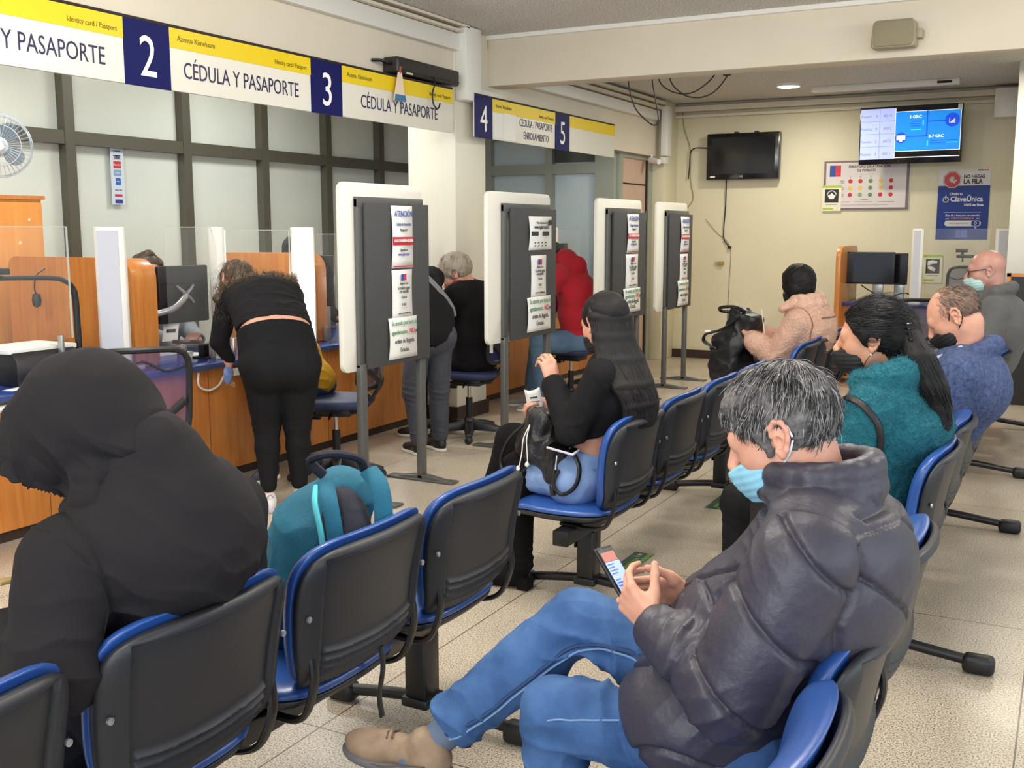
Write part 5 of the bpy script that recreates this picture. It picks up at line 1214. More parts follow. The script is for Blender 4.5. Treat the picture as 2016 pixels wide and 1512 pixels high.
# ================================================================== man in the black puffer jacket
hY = 2.13
J = dict(neck=(-.43, hY, 1.06), chest=(-.38, hY, .95), waist=(-.50, hY, .72), pelvis=(-.56, hY, .56),
         shL=(-.405, hY - .20, 1.0), shR=(-.43, hY + .20, 1.0), elL=(-.52, 1.87, .735), elR=(-.56, 2.38, .74), wrL=(-.715, 1.965, .795), wrR=(-.70, 2.165, .80),
         hipL=(-.56, hY - .09, .53), hipR=(-.56, hY + .09, .55), knL=(-.955, 2.0, .545), knR=(-.965, 2.15, .70), anL=(-.93, 2.0, .10), anR=(-1.26, 2.01, .40))
man = thing('person', 'grey-haired man in black puffer jacket and jeans, legs crossed, holding a phone', 'person', (-.55, hY, 0))
H = Head((-.505, hY, 1.185), (-.90, -.04, -.44), sc_=1.07)
ph_c = V(-.822, 2.045, .855); ph_u = _n((-.62, .16, .77)); ph_n = _n((.80, -.02, .60)); ph_n = _n(ph_n - ph_u * (ph_n @ ph_u)); ph_s = np.cross(ph_u, ph_n)
hl = hand(J['wrL'], (-.80, .30, .52), (.28, .94, .12), side=-1, s=1.0, curl=((.55, .55, .4), (.75, .6, .4), (.9, .6, .4), (1.0, .6, .4)), thumb=((.75, .55, .55), (.15, .1)), fore=J['elL'])
hr = hand(J['wrR'], (-.95, -.15, .05), (.10, -.80, -.35), side=1, s=1.0, curl=((.35, .5, .4), (.5, .5, .4), (.6, .5, .4), (.7, .5, .4)), thumb=((.55, .8, .15), (.5, .3)), fore=J['elR'])
solid('body', body_mesh(J, H, 1.03, [hl, hr], hh=.0032, neck_r=.060), M_skin, man)
# --- jacket
M_puff = mat('black_nylon_puffer', (58, 55, 66), .44, spec=.45, bump=(60, .25, 4, .008))
S = Sdf()
S.rc((-.62, hY - .01, .60), (-.545, hY, .74), .155, .165, .05, flat=((0, 1, 0), 1.36)); S.rc((-.545, hY, .74), (-.42, hY, .88), .165, .165, .05, flat=((0, 1, 0), 1.38))
S.rc((-.42, hY, .86), (-.41, hY, .97), .160, .135, .05, flat=((0, 1, 0), 1.42))
S.ell((-.375, hY, .95), (.135, .22, .14), None, .05)
S.rc((-.41, hY - .15, 1.02), (-.42, hY + .15, 1.02), .085, None, .05)
S.ell((-.64, hY - .03, .58), (.18, .215, .13), None, .06)
n0 = len(S.p)
S.rc(V(*J['shL']) + V(0, -.005, -.01), J['elL'], .098, .094, .018); S.rc(J['elL'], V(*J['wrL']) + V(.012, -.005, -.004), .090, .050, .02)
S.rc(J['shR'], J['elR'], .090, .085, .02); S.rc(J['elR'], V(*J['wrR']) + V(.03, 0, 0), .082, .052, .02)
# collar: raised soft band round the neck
ring = [V(-.42 + .098 * math.cos(a), hY + .098 * math.sin(a), 1.085 + .012 * math.cos(a)) for a in np.linspace(0, 2 * math.pi, 17)]
for i in range(16): S.rc(ring[i], ring[i + 1], .030, None, .012)
for i in range(16): S.rc(ring[i] + V(-.003, 0, .040), ring[i + 1] + V(-.003, 0, .040), .025, None, .014)
S.rc((-.42, hY, 1.06), (-.42, hY, 1.20), .070, .076, .006, op=-1)
S.plane((-.5, hY, .44), (0, 0, -1), .02)
dirL = _n(V(*J['elL']) - V(*J['shL'])); dirF = _n(V(*J['wrL']) - V(*J['elL']))
def seg_d(P, a, b):
    a = V(*a); b = V(*b); ab = b - a; t = np.clip(((P - a) @ ab) / (ab @ ab), 0, 1); return np.linalg.norm(P - a - t[:, None] * ab, axis=1), t
def quilt(P, N):
    W = P + .012 * np.stack([noise3(P, 9), noise3(P + 3, 9), noise3(P + 9, 9)], -1)
    dU, tU = seg_d(P, J['shL'], J['elL']); dF, tF = seg_d(P, J['elL'], J['wrL']); dR, _ = seg_d(P, J['shR'], J['elR'])
    cx = np.interp(P[:, 2], [.55, .74, .88, 1.0], [-.62, -.55, -.42, -.40]); dT = np.hypot(P[:, 0] - cx, (P[:, 1] - hY) * .72)
    arm = np.minimum(dU - .096, dF - .075); tor = dT - .165
    isarm = (arm < tor) & (P[:, 1] < hY - .05) | (dR - .09 < tor) & (P[:, 1] > hY + .05)
    d = np.zeros(len(P))
    def groove(q, depth, wd): return -depth * np.exp(-(q / wd) ** 2)
    # sleeve seams, tilted across the arm
    u = (W - V(*J['shL'])) @ _n(dirL + V(-.55, 0, -.1)); cr = np.abs(((u + .02) % .15) - .075)
    v = (W - V(*J['elL'])) @ dirF; useF = dF - .075 < dU - .096
    cv = np.abs(((v + .05) % .15) - .075)
    sl = np.where(useF, cv, cr)
    d += np.where(isarm, groove(.075 - sl, .011, .006) + .005 * np.cos((sl / .075) * 1.57) , 0)
    # body seams: slanting lines over the back
    b = W[:, 2] + .75 * (W[:, 1] - hY); cb = np.abs(((b + .06) % .22) - .11)
    body = (~isarm) & (P[:, 2] < 1.04)
    d += np.where(body, groove(.11 - cb, .011, .006) + .006 * np.cos((cb / .11) * 1.57), 0)
    # armhole seam
    d += groove(arm - tor, .012, .007) * (P[:, 1] < hY - .08) * (P[:, 2] > .72) * (P[:, 2] < 1.03)
    # collar base seams
    zc = P[:, 2] - 1.055 - .10 * (P[:, 0] + .42); rad = np.hypot(P[:, 0] + .42, P[:, 1] - hY)
    d += groove(zc, .010, .008) * (rad < .17) * (rad > .09)
    # creases: fine ones running into the seams, deep ones in the elbow crook
    dn = np.where(isarm, .075 - sl, .11 - cb); fine = (1 - 2 * np.abs(noise3(W * V(1.0, 1.0, 1.0), 34)))
    d += .0022 * fine * np.exp(-np.clip(dn, 0, 1) / .02) + .0035 * fbm(W, 12, 2)
    for c, r_, ax_, a_, wv in (((-.60, 1.90, .82), .075, (-.75, .1, .2), .009, 95), ((-.45, 1.90, .98), .06, (-.6, .3, -.6), .006, 80), ((-.55, 1.80, .70), .08, (-.5, 0, .8), .006, 70), ((-.57, 1.98, .72), .12, (.7, 0, -.5), .008, 75), ((-.40, 2.0, .66), .13, (.3, .1, 1), .009, 60), ((-.50, 2.02, 1.03), .07, (.5, .2, 1), .005, 90)):
        q = P - V(*c); g = np.exp(-(q * q).sum(-1) / r_ ** 2); uu = (W - V(*c)) @ _n(ax_); d += a_ * g * (.6 - 1.4 * np.abs(np.sin(uu * wv)) ** .7)
    return P + N * d[:, None]
jk = solid('puffer_jacket', S.mesh(.0048, quilt), M_puff, man)
# --- jeans
M_denim = mat('blue_denim', (42, 74, 120), .8, spec=.3, noise=(11, (76, 112, 162), .24), bump=(260, .35))
M_seam = mat('denim_seam_pale', (116, 146, 186), .7); M_seamd = mat('denim_seam_dark', (36, 62, 104), .7)
zn = [((-.93, 2.10, .63), .09, (.3, 0, 1), .010, 60), ((-1.20, 2.0, .45), .08, (-.6, -.2, -.7), .011, 60), ((-.84, 2.07, .62), .09, (1, 0, .4), .009, 50), ((-.92, 1.95, .42), .10, (.2, 0, 1), .009, 45), ((-.76, 1.98, .55), .09, (1, 0, .2), .008, 50)]
S = Sdf(); S.rc(J['hipL'], J['hipR'], .125, .125, .05); S.rc((-.57, hY, .58), (-.56, hY, .64), .13, .12, .05, flat=((0, 1, 0), 1.2))
S.rc(J['hipL'], V(*J['knL']) + V(.02, 0, -.003), .102, .078, .03); S.rc(J['knL'], (-.94, 2.0, .16), .076, .066, .012)
S.plane((0, 0, .115), (0, 0, -1))
legL = S.mesh(.006, folds(.005, 7, 24, .004, zones=zn))
S = Sdf(); S.rc(J['hipR'], V(*J['knR']) + V(.025, 0, -.004), .102, .080, .03); S.rc(J['knR'], V(*J['anR']) + V(.045, .01, .05), .078, .068, .012); S.rc(V(*J['anR']) + V(.045, .01, .05), V(*J['anR']) + V(.01, .0, .015), .069, .074, .01)
sd = _n(V(*J['anR']) - V(*J['knR'])); S.plane(V(*J['anR']) - sd * .045, sd, .004); S.rc(V(*J['anR']) - sd * .055, V(*J['anR']) + sd * .06, .052, .058, .004, op=-1)
legR = S.mesh(.005, folds(.005, 7, 24, .004, zones=zn))
jeans = solid('jeans', [legL, legR], M_denim, man)
def seam(pts, off, r, m_, nm, n=10):
    q = MB(); q.tube([tuple(a) for a in snap(jeans, [V(*a) + V(*b) for a, b in zip(pts, off)], r * .4 + (.001 if nm == 'outer_seam' else -.001), n)], r, 6); return q.put(nm, m_, jeans, True, smooth=True)
kR, aR = V(*J['knR']), V(*J['anR'])
seam([(-.60, 2.13, .60), (-.80, 2.13, .665), (-.93, 2.13, .665), (-1.03, 2.08, .575), (-1.12, 2.05, .495), (-1.21, 2.0, .425), (-1.245, 1.99, .39)], [(0, -.075, .0), (0, -.062, .0), (0, -.05, -.01), (0, -.045, -.0), (0, -.044, 0), (0, -.045, 0), (0, -.045, 0)], .0028, M_seam, 'outer_seam')
seam([(-.60, 2.13, .612), (-.80, 2.13, .677), (-.935, 2.13, .677), (-1.035, 2.08, .585), (-1.125, 2.05, .505), (-1.215, 2.0, .435), (-1.25, 1.99, .40)], [(0, -.075, .0), (0, -.062, .0), (0, -.05, -.01), (0, -.045, -.0), (0, -.044, 0), (0, -.045, 0), (0, -.045, 0)], .0045, M_seamd, 'seam_fold')
seam([(-.60, 1.975, .60), (-.72, 1.965, .59), (-.84, 1.945, .575), (-.93, 1.935, .56)], [(0, -.015, .0)] * 4, .0022, M_seam, 'outer_seam')
# --- sock, shoes
M_sock = mat('grey_blue_sock', (98, 112, 134), .85, bump=(200, .4)); M_suede = mat('worn_beige_suede', (168, 144, 120), .85, noise=(22, (126, 104, 84), .3), bump=(120, .3)); M_sole = mat('grey_rubber_sole', (104, 102, 106), .6)
S = Sdf(); S.chain([aR - sd * .09, aR + sd * .03, aR + sd * .07 + V(-.01, 0, 0)], [.042, .040, .044], .01); solid('sock', S.mesh(.004, folds(.001, 20, 60, .001)), M_sock, man)
sho, g = shoe('shoe', man, (-1.215, 2.0, .305), (-1.505, 1.965, .335), (-.35, -.12, .93), M_suede, M_sole, w_=.050)
q = MB()
for i in range(5): q.tube([tuple(g(-.02, .01 + i * .014, .082 - i * .006)), tuple(g(0, .016 + i * .014, .088 - i * .006)), tuple(g(.022, .01 + i * .014, .08 - i * .006))], .0028, 6)
q.tube(swept([tuple(g(-.046, -.09, .05)), tuple(g(-.046, -.03, .035)), tuple(g(-.050, .02, .02)), tuple(g(-.047, .09, .02))], 6), .0016, 5)
q.put('laces', mat('dark_stitch', (92, 78, 64), .7), sho, True, smooth=True)
shoe('shoe', man, (-.85, 2.0, .0), (-1.13, 1.99, .0), (0, 0, 1), M_suede, M_sole, w_=.050)
# --- mask
M_mask = mat('mask_light_blue', (146, 204, 228), .6, bump=(90, .2)); M_maskw = mat('mask_white', (226, 230, 240), .6)
def face_mask(H, parent, m_main, m_edge=None, drop=0, loops=True, r=.0016):
    S = Sdf(); H.el(S, (0, .040, -.052), (.067, .072, .078), .01); H.rc(S, (0, .09, -.004), (0, .105, -.03), .014, .024, .02); H.rc(S, (0, .10, -.06), (0, .08, -.11), .022, .016, .02)
    S.plane(H(0, .014, 0), H.d(0, -1, -.10), .004); S.plane(H(0, 0, -.004), H.d(0, .22, 1), .004); S.plane(H(0, .02, -.118), H.d(0, .2, -1), .004)
    def pl(P, N):
        z = (P - H.c) @ H.R[2] / H.k; return P + N * (.0007 * np.sin(z * 420))[:, None]
    o = solid('face_mask', S.mesh(.0036, pl), m_main, parent)
    if m_edge is not None:
        S2 = Sdf(); H.el(S2, (0, .040, -.052), (.0700, .0752, .0812), .01); H.rc(S2, (0, .09, -.004), (0, .105, -.03), .0175, .0275, .02)
        S2.plane(H(0, .012, 0), H.d(0, -1, -.10), .004); S2.plane(H(0, 0, -.001), H.d(0, .22, 1), .004); S2.plane(H(0, 0, -.030), H.d(0, .10, -1), .003); solid('mask_top_band', S2.mesh(.0036), m_edge, o)
    if loops:
        for s_ in (-1, 1):
            q_ = MB(); q_.tube(swept([tuple(H(s_ * .060, .030, -.022)), tuple(H(s_ * .078, .008, .012)), tuple(H(s_ * .084, -.012, .032)), tuple(H(s_ * .086, -.034, .022)), tuple(H(s_ * .086, -.038, -.004))], 6), r, 6)
            q_.tube(swept([tuple(H(s_ * .055, .03, -.09)), tuple(H(s_ * .074, .004, -.05)), tuple(H(s_ * .082, -.02, -.03)), tuple(H(s_ * .086, -.036, -.01))], 6), r, 6)
            q_.put('ear_loop', m_edge or m_main, o, True, smooth=True)
    return o
face_mask(H, man, M_mask, M_maskw, r=.0024)
# --- hair: a soft cap under thousands of short combed strands
def cap_prims(S, H, thick=.018, front=.052, low=-.045, side=.078, k=.01):
    H.el(S, (0, -.018, .036), (.079 + thick, .100 + thick * .8, .088 + thick), k); H.el(S, (0, .048, .088), (.058, .034, .026), .02)
    S.plane(H(0, .052, .035), H.d(0, .80, -.60), .012); S.plane(H(0, -.03, low), H.d(0, .38, -1), .010)
def short_hair(H, parent, m_cap, m_str, n=5000, L=.034, thick=.012, r=.0007, seed=3, lift=.45, face_y=.062, wave=.002):
    S = Sdf(); cap_prims(S, H, thick)
    for q_ in (-1, 1):
        H.el(S, (q_ * .092, -.014, -.012), (.02, .024, .040), .008, -1); H.rc(S, (q_ * .073, .018, .02), (q_ * .074, .014, -.022), .010, .006, .01)
    o = solid('hair', S.mesh(.004, folds(.003, 30, 60, .003)), m_cap, parent)
    rg = np.random.RandomState(seed); u = rg.randn(n * 3, 3); u /= np.linalg.norm(u, axis=1, keepdims=True)
    loc = u * np.array([.077 + thick * .8, .099 + thick * .6, .090 + thick * .8]) + np.array([0, -.018, .038])
    keep = ((loc[:, 1] - .052) * .8 - (loc[:, 2] - .035) * .6 < 0) & ((loc[:, 1] + .03) * .38 - (loc[:, 2] + .045) < 0)
    keep &= ~((np.abs(loc[:, 0]) > .055) & (((loc[:, 1] + .016) / .024) ** 2 + ((loc[:, 2] + .010) / .040) ** 2 < 1))
    loc = loc[keep][:n]; u = u[keep][:n]
    # comb field: from a crown point forwards over the top, down at sides and back
    cr = np.array([.01, -.055, .125]); t = loc - cr; t[:, 1] += .02; t -= u * (t * u).sum(1, keepdims=True); t /= np.linalg.norm(t, axis=1, keepdims=True) + 1e-9
    clump = np.stack([noise3(loc, 55), noise3(loc + 4, 55), noise3(loc + 8, 55)], -1)
    dl = t * 1.1 + u * lift + clump * .5 * (1 if lift > .1 else .6) + rg.randn(*t.shape) * .13
    P = H.c + H.k * (loc @ H.R); D = dl @ H.R; c0 = H.c
    def cling(p, d):
        q_ = (p - H(0, -.018, .038)); q_ = q_ / np.linalg.norm(q_, axis=1, keepdims=True); return d - q_ * .20
    v, f = strand_mesh(P, D, L, r, 5, .05, rng=rg, cling=cling)
    link('hair_strands', np_mesh([(v, f)]), m_str, o, True); return o
M_greycap = mat('hair_cap_dark_grey', (62, 58, 58), .8, noise=(90, (120, 116, 114), .25)); M_greystr = hair_mat('hair_salt_pepper', (38, 35, 36), (176, 172, 170), ratio=.66)
short_hair(H, man, M_greycap, M_greystr, 12000, .036, .010, .0010, lift=.24)
q = MB()
for s_ in (-1, 1): q.tube(swept([tuple(H(s_ * .046, .074, .026)), tuple(H(s_ * .034, .088, .032)), tuple(H(s_ * .016, .092, .028))], 4), .004, 6)
q.put('eyebrows', M_greycap, man, True, smooth=True)
# --- phone
t = thing('smartphone', 'black smartphone with lit screen in the hands of the man in the puffer jacket', 'phone', tuple(ph_c))
M_phs = mat('phone_screen_lit', (150, 176, 232), .3, emit=((150, 176, 232), .7)); M_phr = mat('phone_screen_red', (180, 110, 100), .4, emit=((180, 110, 100), .5)); M_pht = mat('phone_text_blue', (84, 110, 190), .5, emit=((84, 110, 190), .4))
m = MB(); m.obox(ph_c, ph_s * .036, ph_u * .076, ph_n * .0045); m.put('case', M_blk, t, True, bev=.004, seg=3)
m = MB(); m.obox(ph_c + ph_n * .0050, ph_s * .032, ph_u * .070, ph_n * .0004); m.put('glass', M_blk2, t, True)
m = MB(); m.obox(ph_c + ph_n * .0056 - ph_u * .014, ph_s * .030, ph_u * .052, ph_n * .0003); sc_o = m.put('screen', M_phs, t, True)
m = MB(); m.obox(ph_c + ph_n * .0056 + ph_u * .050, ph_s * .028, ph_u * .011, ph_n * .0003); m.put('screen_header', M_phr, t, True)
m = MB(); rg = random.Random(4)
for i in range(13):
    if i in (4, 8): continue
    wv = rg.uniform(.010, .026); m.obox(ph_c + ph_n * .0061 + ph_u * (.032 - i * .0072) - ph_s * (.026 - wv), ph_s * wv, ph_u * .0014, ph_n * .0002)
m.put('screen_text', M_pht, sc_o, True)
# ================================================================== everyone else
def lerp(a, b, t): return V(*a) * (1 - t) + V(*b) * t
def seatJ(xp, y, neck, pel_z=.56, s=1.05, sh=.185, twist=0.0, kn=(-.46, .55), an=(-.44, .10), spread=.10):
    """joints of a seated figure facing -X; twist turns the shoulders (right shoulder forward when > 0)"""
    nk = V(*neck); pv = V(xp, y, pel_z); dz = V(0, 0, -.06)
    tw = V(-math.sin(twist), math.cos(twist), 0)
    return dict(pelvis=pv, neck=nk, waist=lerp(pv, nk, .32) + V(.02, 0, 0), chest=lerp(pv, nk, .72) + V(.03, 0, 0), shL=nk + dz - tw * sh * s, shR=nk + dz + tw * sh * s,
                hipL=pv + V(0, -.09 * s, -.02), hipR=pv + V(0, .09 * s, -.02), knL=V(xp + kn[0], y - spread, kn[1]), knR=V(xp + kn[0], y + spread, kn[1]),
                anL=V(xp + an[0], y - spread, an[1]), anR=V(xp + an[0], y + spread, an[1]))
def top(name, parent, J, m, td=(.125, .125), tw=1.35, sl=(.078, .066, .048), h=.006, fo=None, extra=None, cuts=(), chest_up=0, k=.05, wr_trim=.02, low=True):
    g = {a: V(*b) for a, b in J.items()}; side = _n(g['shR'] - g['shL']); S = Sdf()
    if low: S.rc(g['pelvis'] + V(0, 0, .02), g['waist'], td[0], td[0] * .97, k, flat=(side, tw * .98))
    S.rc(g['waist'], g['chest'], td[0] * .97, td[1], k, flat=(side, tw)); S.rc(lerp(g['shL'], g['shR'], .14), lerp(g['shL'], g['shR'], .86), sl[0] * 1.0, None, k)
    S.rc(g['chest'], lerp(g['shL'], g['shR'], .5), td[1], td[1] * .8, k, flat=(side, tw * .95))
    for q in 'LR':
        f = _n(g['wr' + q] - g['el' + q])
        S.rc(g['sh' + q], g['el' + q], sl[0], sl[1], .025); S.rc(g['el' + q], g['wr' + q] - f * wr_trim, sl[1] * .97, sl[2], .02)
        S.rc(g['wr' + q] - f * .045, g['wr' + q] + f * .03, sl[2] * .72, sl[2] * .72, .004, op=-1)
    if extra: extra(S)
    for o, n_ in cuts: S.plane(o, n_)
    if fo is None:
        z = []
        for q in 'LR': z += [(g['el' + q], .07, _n(g['sh' + q] - g['wr' + q] + .001), .006, 80), (lerp(g['sh' + q], g['chest'], .3), .07, (0, .4, 1), .005, 70)]
        z.append((g['waist'], .13, (0, 0, 1), .006, 60)); fo = folds(.005, 8, 26, .003, zones=z)
    return solid(name, S.mesh(h, fo), m, parent)
def pants(name, parent, J, m, rt=.092, rk=.068, ra=.052, h=.006, hipr=.115, cuts=(), zf=None, waist=True, fo=None, trim=.0):
    g = {a: V(*b) for a, b in J.items()}; S = Sdf(); side = _n(g['hipR'] - g['hipL'])
    S.rc(g['hipL'], g['hipR'], hipr, None, .05)
    if waist: S.rc(g['pelvis'], lerp(g['pelvis'], g['waist'], .6), hipr * 1.02, hipr * .9, .05, flat=(side, 1.22))
    z = []
    for q in 'LR':
        S.rc(g['hip' + q], g['kn' + q], rt, rk * 1.03, .02); f = _n(g['an' + q] - g['kn' + q]); S.rc(g['kn' + q], g['an' + q] - f * trim, rk, ra, .012)
        z += [(g['kn' + q], .09, _n(g['hip' + q] - g['an' + q]), .006, 75), (lerp(g['hip' + q], g['pelvis'], .5) + V(-.06, 0, .02), .08, (1, 0, .3), .005, 75), (g['an' + q] + V(0, 0, .04), .07, (0, 0, 1), .005, 85)]
    for o, n_ in cuts: S.plane(o, n_)
    return solid(name, S.mesh(h, fo or folds(.0035, 9, 30, .0022, zones=z)), m, parent)
def fist(W, F, P, side, s=1.0, fore=None, h=.003, tight=.8):
    return hand(W, F, P, side, s, curl=((.6 * tight + .2, .9 * tight, .7 * tight), (.75 * tight + .2, .9 * tight, .7 * tight), (.9 * tight + .2, .9 * tight, .7 * tight), (1.0 * tight + .2, .9 * tight, .7 * tight)), thumb=((.6, .55, .6), (.4, .4)), fore=fore, h=h)
def relaxed(W, F, P, side, s=1.0, fore=None, h=.003): return hand(W, F, P, side, s, curl=((.2, .3, .2), (.28, .32, .25), (.35, .35, .25), (.42, .38, .25)), thumb=((.8, .5, .3), (.2, .2)), fore=fore, h=h)
def shoes_for(parent, J, m_up, m_sole, s=1.0, d=(-1, 0, 0), L=.27, name='shoe', z=.0, which='LR', w_=.044):
    for q in which:
        a = V(*J['an' + q]); dd = _n(d); heel = V(a[0], a[1], z) - dd * .06 * s; shoe(name, parent, heel, heel + dd * L * s, (0, 0, 1), m_up, m_sole, w_=w_ * s, h=.0045)
def tube_obj(name, pts, r, m_, parent, n=8, flat=1.0, up=None, sub=6):
    q = MB(); p = swept([tuple(a) for a in pts], sub); rr = r if not isinstance(r, (list, tuple)) else [r[min(len(r) - 1, int(i / len(p) * len(r)))] for i in range(len(p))]
    q.tube(p, rr, n, flat=flat, up=up); return q.put(name, m_, parent, True, smooth=True)
def curtain(name, parent, rings, m_solid, m_str, n=1500, r=.0011, seed=5, seg=4, jit=.004, th=.012, wav=0.0, wf=9, solid_h=.006):
    """hair falling through a stack of arcs. ring = (centre, radius_side, radius_back, phi0, phi1, side_axis, back_axis)"""
    def at(phi_t, k, off=0.0):
        c, ra, rb, p0, p1, ax, bx = rings[k]; ph = p0 + (p1 - p0) * phi_t
        return V(*c) + V(*ax) * math.sin(ph) * (ra + off) + V(*bx) * math.cos(ph) * (rb + off)
    S = Sdf(); NP = 19
    for i in range(NP):
        pts = [at(i / (NP - 1), k, -th * .9) for k in range(len(rings))]
        S.chain(pts, [th * 1.5] * len(pts), .016)
    o = solid(name, S.mesh(solid_h, folds(.002, 12, 30, .0)), m_solid, parent)
    rg = np.random.RandomState(seed); vs = MB()
    allp = []
    for i in range(n):
        t = rg.rand(); off = rg.rand() * .006; k1 = len(rings) - 1; wob = rg.randn(3) * jit; ph = rg.rand() * 6.28
        key = [at(min(1, max(0, t + rg.randn() * .015 * k / k1)), k, off) + wob * (k / k1) for k in range(len(rings))]
        p = np.array([list(q) for q in swept([tuple(a) for a in key], seg)])
        if rg.rand() < .5: p = p[:int(len(p) * (.80 + .2 * rg.rand()))] if rg.rand() < .5 else p
        if wav:
            tt = np.linspace(0, 1, len(p))[:, None]; p = p + wav * tt * np.concatenate([np.cos(tt * wf * 6 + ph), np.sin(tt * wf * 6 + ph), 0 * tt], 1)
        allp.append(p)
    parts = []
    for L_ in sorted(set(len(p) for p in allp)):
        A = np.stack([p for p in allp if len(p) == L_]); T = np.gradient(A, axis=1); T /= np.linalg.norm(T, axis=2, keepdims=True) + 1e-9
        a0 = np.cross(T, rg.randn(len(A), 1, 3)); a0 /= np.linalg.norm(a0, axis=2, keepdims=True) + 1e-9; y = np.cross(T, a0)
        rr = (r * (1 - .6 * np.linspace(0, 1, L_) ** 3))[None, :, None]
        R3 = np.stack([A + rr * (math.cos(2.094 * j) * a0 + math.sin(2.094 * j) * y) for j in range(3)], 2)
        base = (np.arange(len(A)) * L_ * 3)[:, None]; F = []
        for i in range(L_ - 1):
            for j in range(3): F.append(np.concatenate([base + i * 3 + j, base + i * 3 + (j + 1) % 3, base + i * 3 + 3 + (j + 1) % 3, base + i * 3 + 3 + j], 1))
        parts.append((R3.reshape(-1, 3).astype(np.float32), np.concatenate(F)))
    link('hair_strands', np_mesh(parts), m_str, o, True); return o
M_blackhair = mat('hair_black_base', (18, 15, 15), .6, spec=.3); M_blackstr = hair_mat('hair_black_strands', (14, 12, 12), (58, 46, 44), .34, .55)
M_blackstr2 = hair_mat('hair_jet_strands', (10, 9, 10), (30, 27, 30), .34, .6)
M_brownhair = mat('hair_brown_base', (66, 50, 38), .5, bump=(90, .3)); M_brownstr = hair_mat('hair_brown_strands', (52, 38, 30), (158, 126, 92), .4, .5)
M_black_knit = mat('black_knit_fabric', (22, 21, 23), .9, spec=.25, bump=(300, .3))
M_hoodie = mat('black_sweatshirt', (34, 31, 33), .92, bump=(420, .3), spec=.25)
M_bmask = mat('mask_black', (26, 25, 28), .65); M_bleg = mat('black_leggings', (16, 16, 18), .85, spec=.25, bump=(350, .25))

def fuzz(o, m_, n, L=.009, r=.0006, seed=2, sel=None):
    """short pile on a fleece garment"""
    me = o.data; k = len(me.vertices); co = np.empty(k * 3, np.float32); me.vertices.foreach_get('co', co); no = np.empty(k * 3, np.float32); me.vertex_normals.foreach_get('vector', no)
    co = co.reshape(-1, 3); no = no.reshape(-1, 3); rg = np.random.RandomState(seed); i = rg.randint(0, k, n)
    P = co[i] + rg.randn(n, 3) * .002 - no[i] * .001; sw = np.stack([noise3(P, 40), noise3(P + 3, 40), noise3(P + 7, 40)], -1)
    v, f = strand_mesh(P, no[i] * .8 + sw * 1.2 + rg.randn(n, 3) * .3, L, r, 3, .05, rng=rg); q = link('pile', np_mesh([(v, f)]), m_, o, False); return q
# ---------------------------------------------------------------- the person in the black hoodie
J = dict(neck=V(-1.70, 1.56, 1.07), chest=V(-1.655, 1.575, .93), waist=V(-1.80, 1.58, .72), pelvis=V(-1.84, 1.58, .56), shL=V(-1.71, 1.37, .95), shR=V(-1.68, 1.77, .96),
         elL=V(-1.66, 1.27, .77), elR=V(-1.76, 1.86, .79), wrL=V(-1.86, 1.32, .79), wrR=V(-1.93, 1.56, .80), hipL=V(-1.86, 1.48, .55), hipR=V(-1.86, 1.68, .55),
         knL=V(-2.22, 1.45, .56), knR=V(-2.22, 1.72, .56), anL=V(-2.2, 1.45, .12), anR=V(-2.2, 1.72, .12))
p = thing('person', 'person in a black hoodie with the hood up, hunched over in the nearest bench', 'person', (-1.75, 1.58, 0))
H = Head((-1.85, 1.53, 1.19), (-.62, -.05, -.78), (-.5, 0, .6), 1.05)
hl = relaxed(J['wrL'], (-.95, .1, .05), (-.1, .5, -.8), -1, 1.05, fore=J['elL']); hr = fist(J['wrR'], (-.6, -.8, .1), (-.3, .1, -.9), 1, 1.0, fore=J['elR'])
solid('body', body_mesh(J, H, 1.05, [hl, hr]), M_skin, p)
def hoodx(S):
    S.ell((-1.645, 1.57, .95), (.145, .205, .15), None, .05)
    S.chain([(-1.64, 1.57, 1.05), (-1.68, 1.56, 1.12)], [.115, .11], .05); S.rc((-1.66, 1.45, 1.03), (-1.66, 1.69, 1.04), .07, None, .05)
seamarm = [tuple(x) for x in (lerp((-1.60, 1.40, 1.06), (-1.60, 1.40, 1.06), 0),)]
def hpost(P, N):
    b = folds(.007, 6, 20, .0035, zones=[(J['elL'], .10, (0, .2, 1), .012, 45), ((-1.66, 1.40, .88), .10, (.5, .3, 1), .012, 45), ((-1.58, 1.58, .84), .13, (.1, .5, 1), .012, 36), ((-1.64, 1.48, 1.03), .08, (.3, .5, 1), .012, 45)])(P, N)
    dU, t = seg_d(P, J['shL'], J['elL']); dT = np.linalg.norm((P - V(-1.655, 1.575, 0)) * V(1, .72, 0), axis=1) - .15
    g = np.exp(-(((dU - .09) - dT) / .006) ** 2) * (P[:, 1] < 1.5) * (P[:, 2] > .8); return b - N * (.006 * g)[:, None]
tp = top('hoodie', p, J, M_hoodie, td=(.155, .15), tw=1.32, sl=(.098, .088, .055), h=.0055, extra=hoodx, fo=hpost)
q = MB(); q.tube([tuple(a) for a in snap(tp, [(-1.79, 1.33, 1.04), (-1.74, 1.30, 1.05), (-1.66, 1.31, 1.02), (-1.60, 1.34, .95), (-1.57, 1.36, .86), (-1.585, 1.36, .78)], .0006)], .0022, 5); q.put('sleeve_seam', mat('seam_black', (14, 13, 14), .9), tp, True, smooth=True)
S = Sdf(); S.rc((-1.805, 1.51, 1.225), (-1.87, 1.50, 1.16), .132, .125, .04); S.ell((-1.77, 1.52, 1.18), (.125, .125, .115), None, .05); S.rc((-1.87, 1.50, 1.16), (-1.925, 1.49, 1.08), .122, .098, .03)
S.rc((-1.73, 1.53, 1.15), (-1.68, 1.56, 1.07), .100, .10, .04); S.rc((-1.655, 1.48, 1.165), (-1.645, 1.55, 1.16), .028, .024, .02)
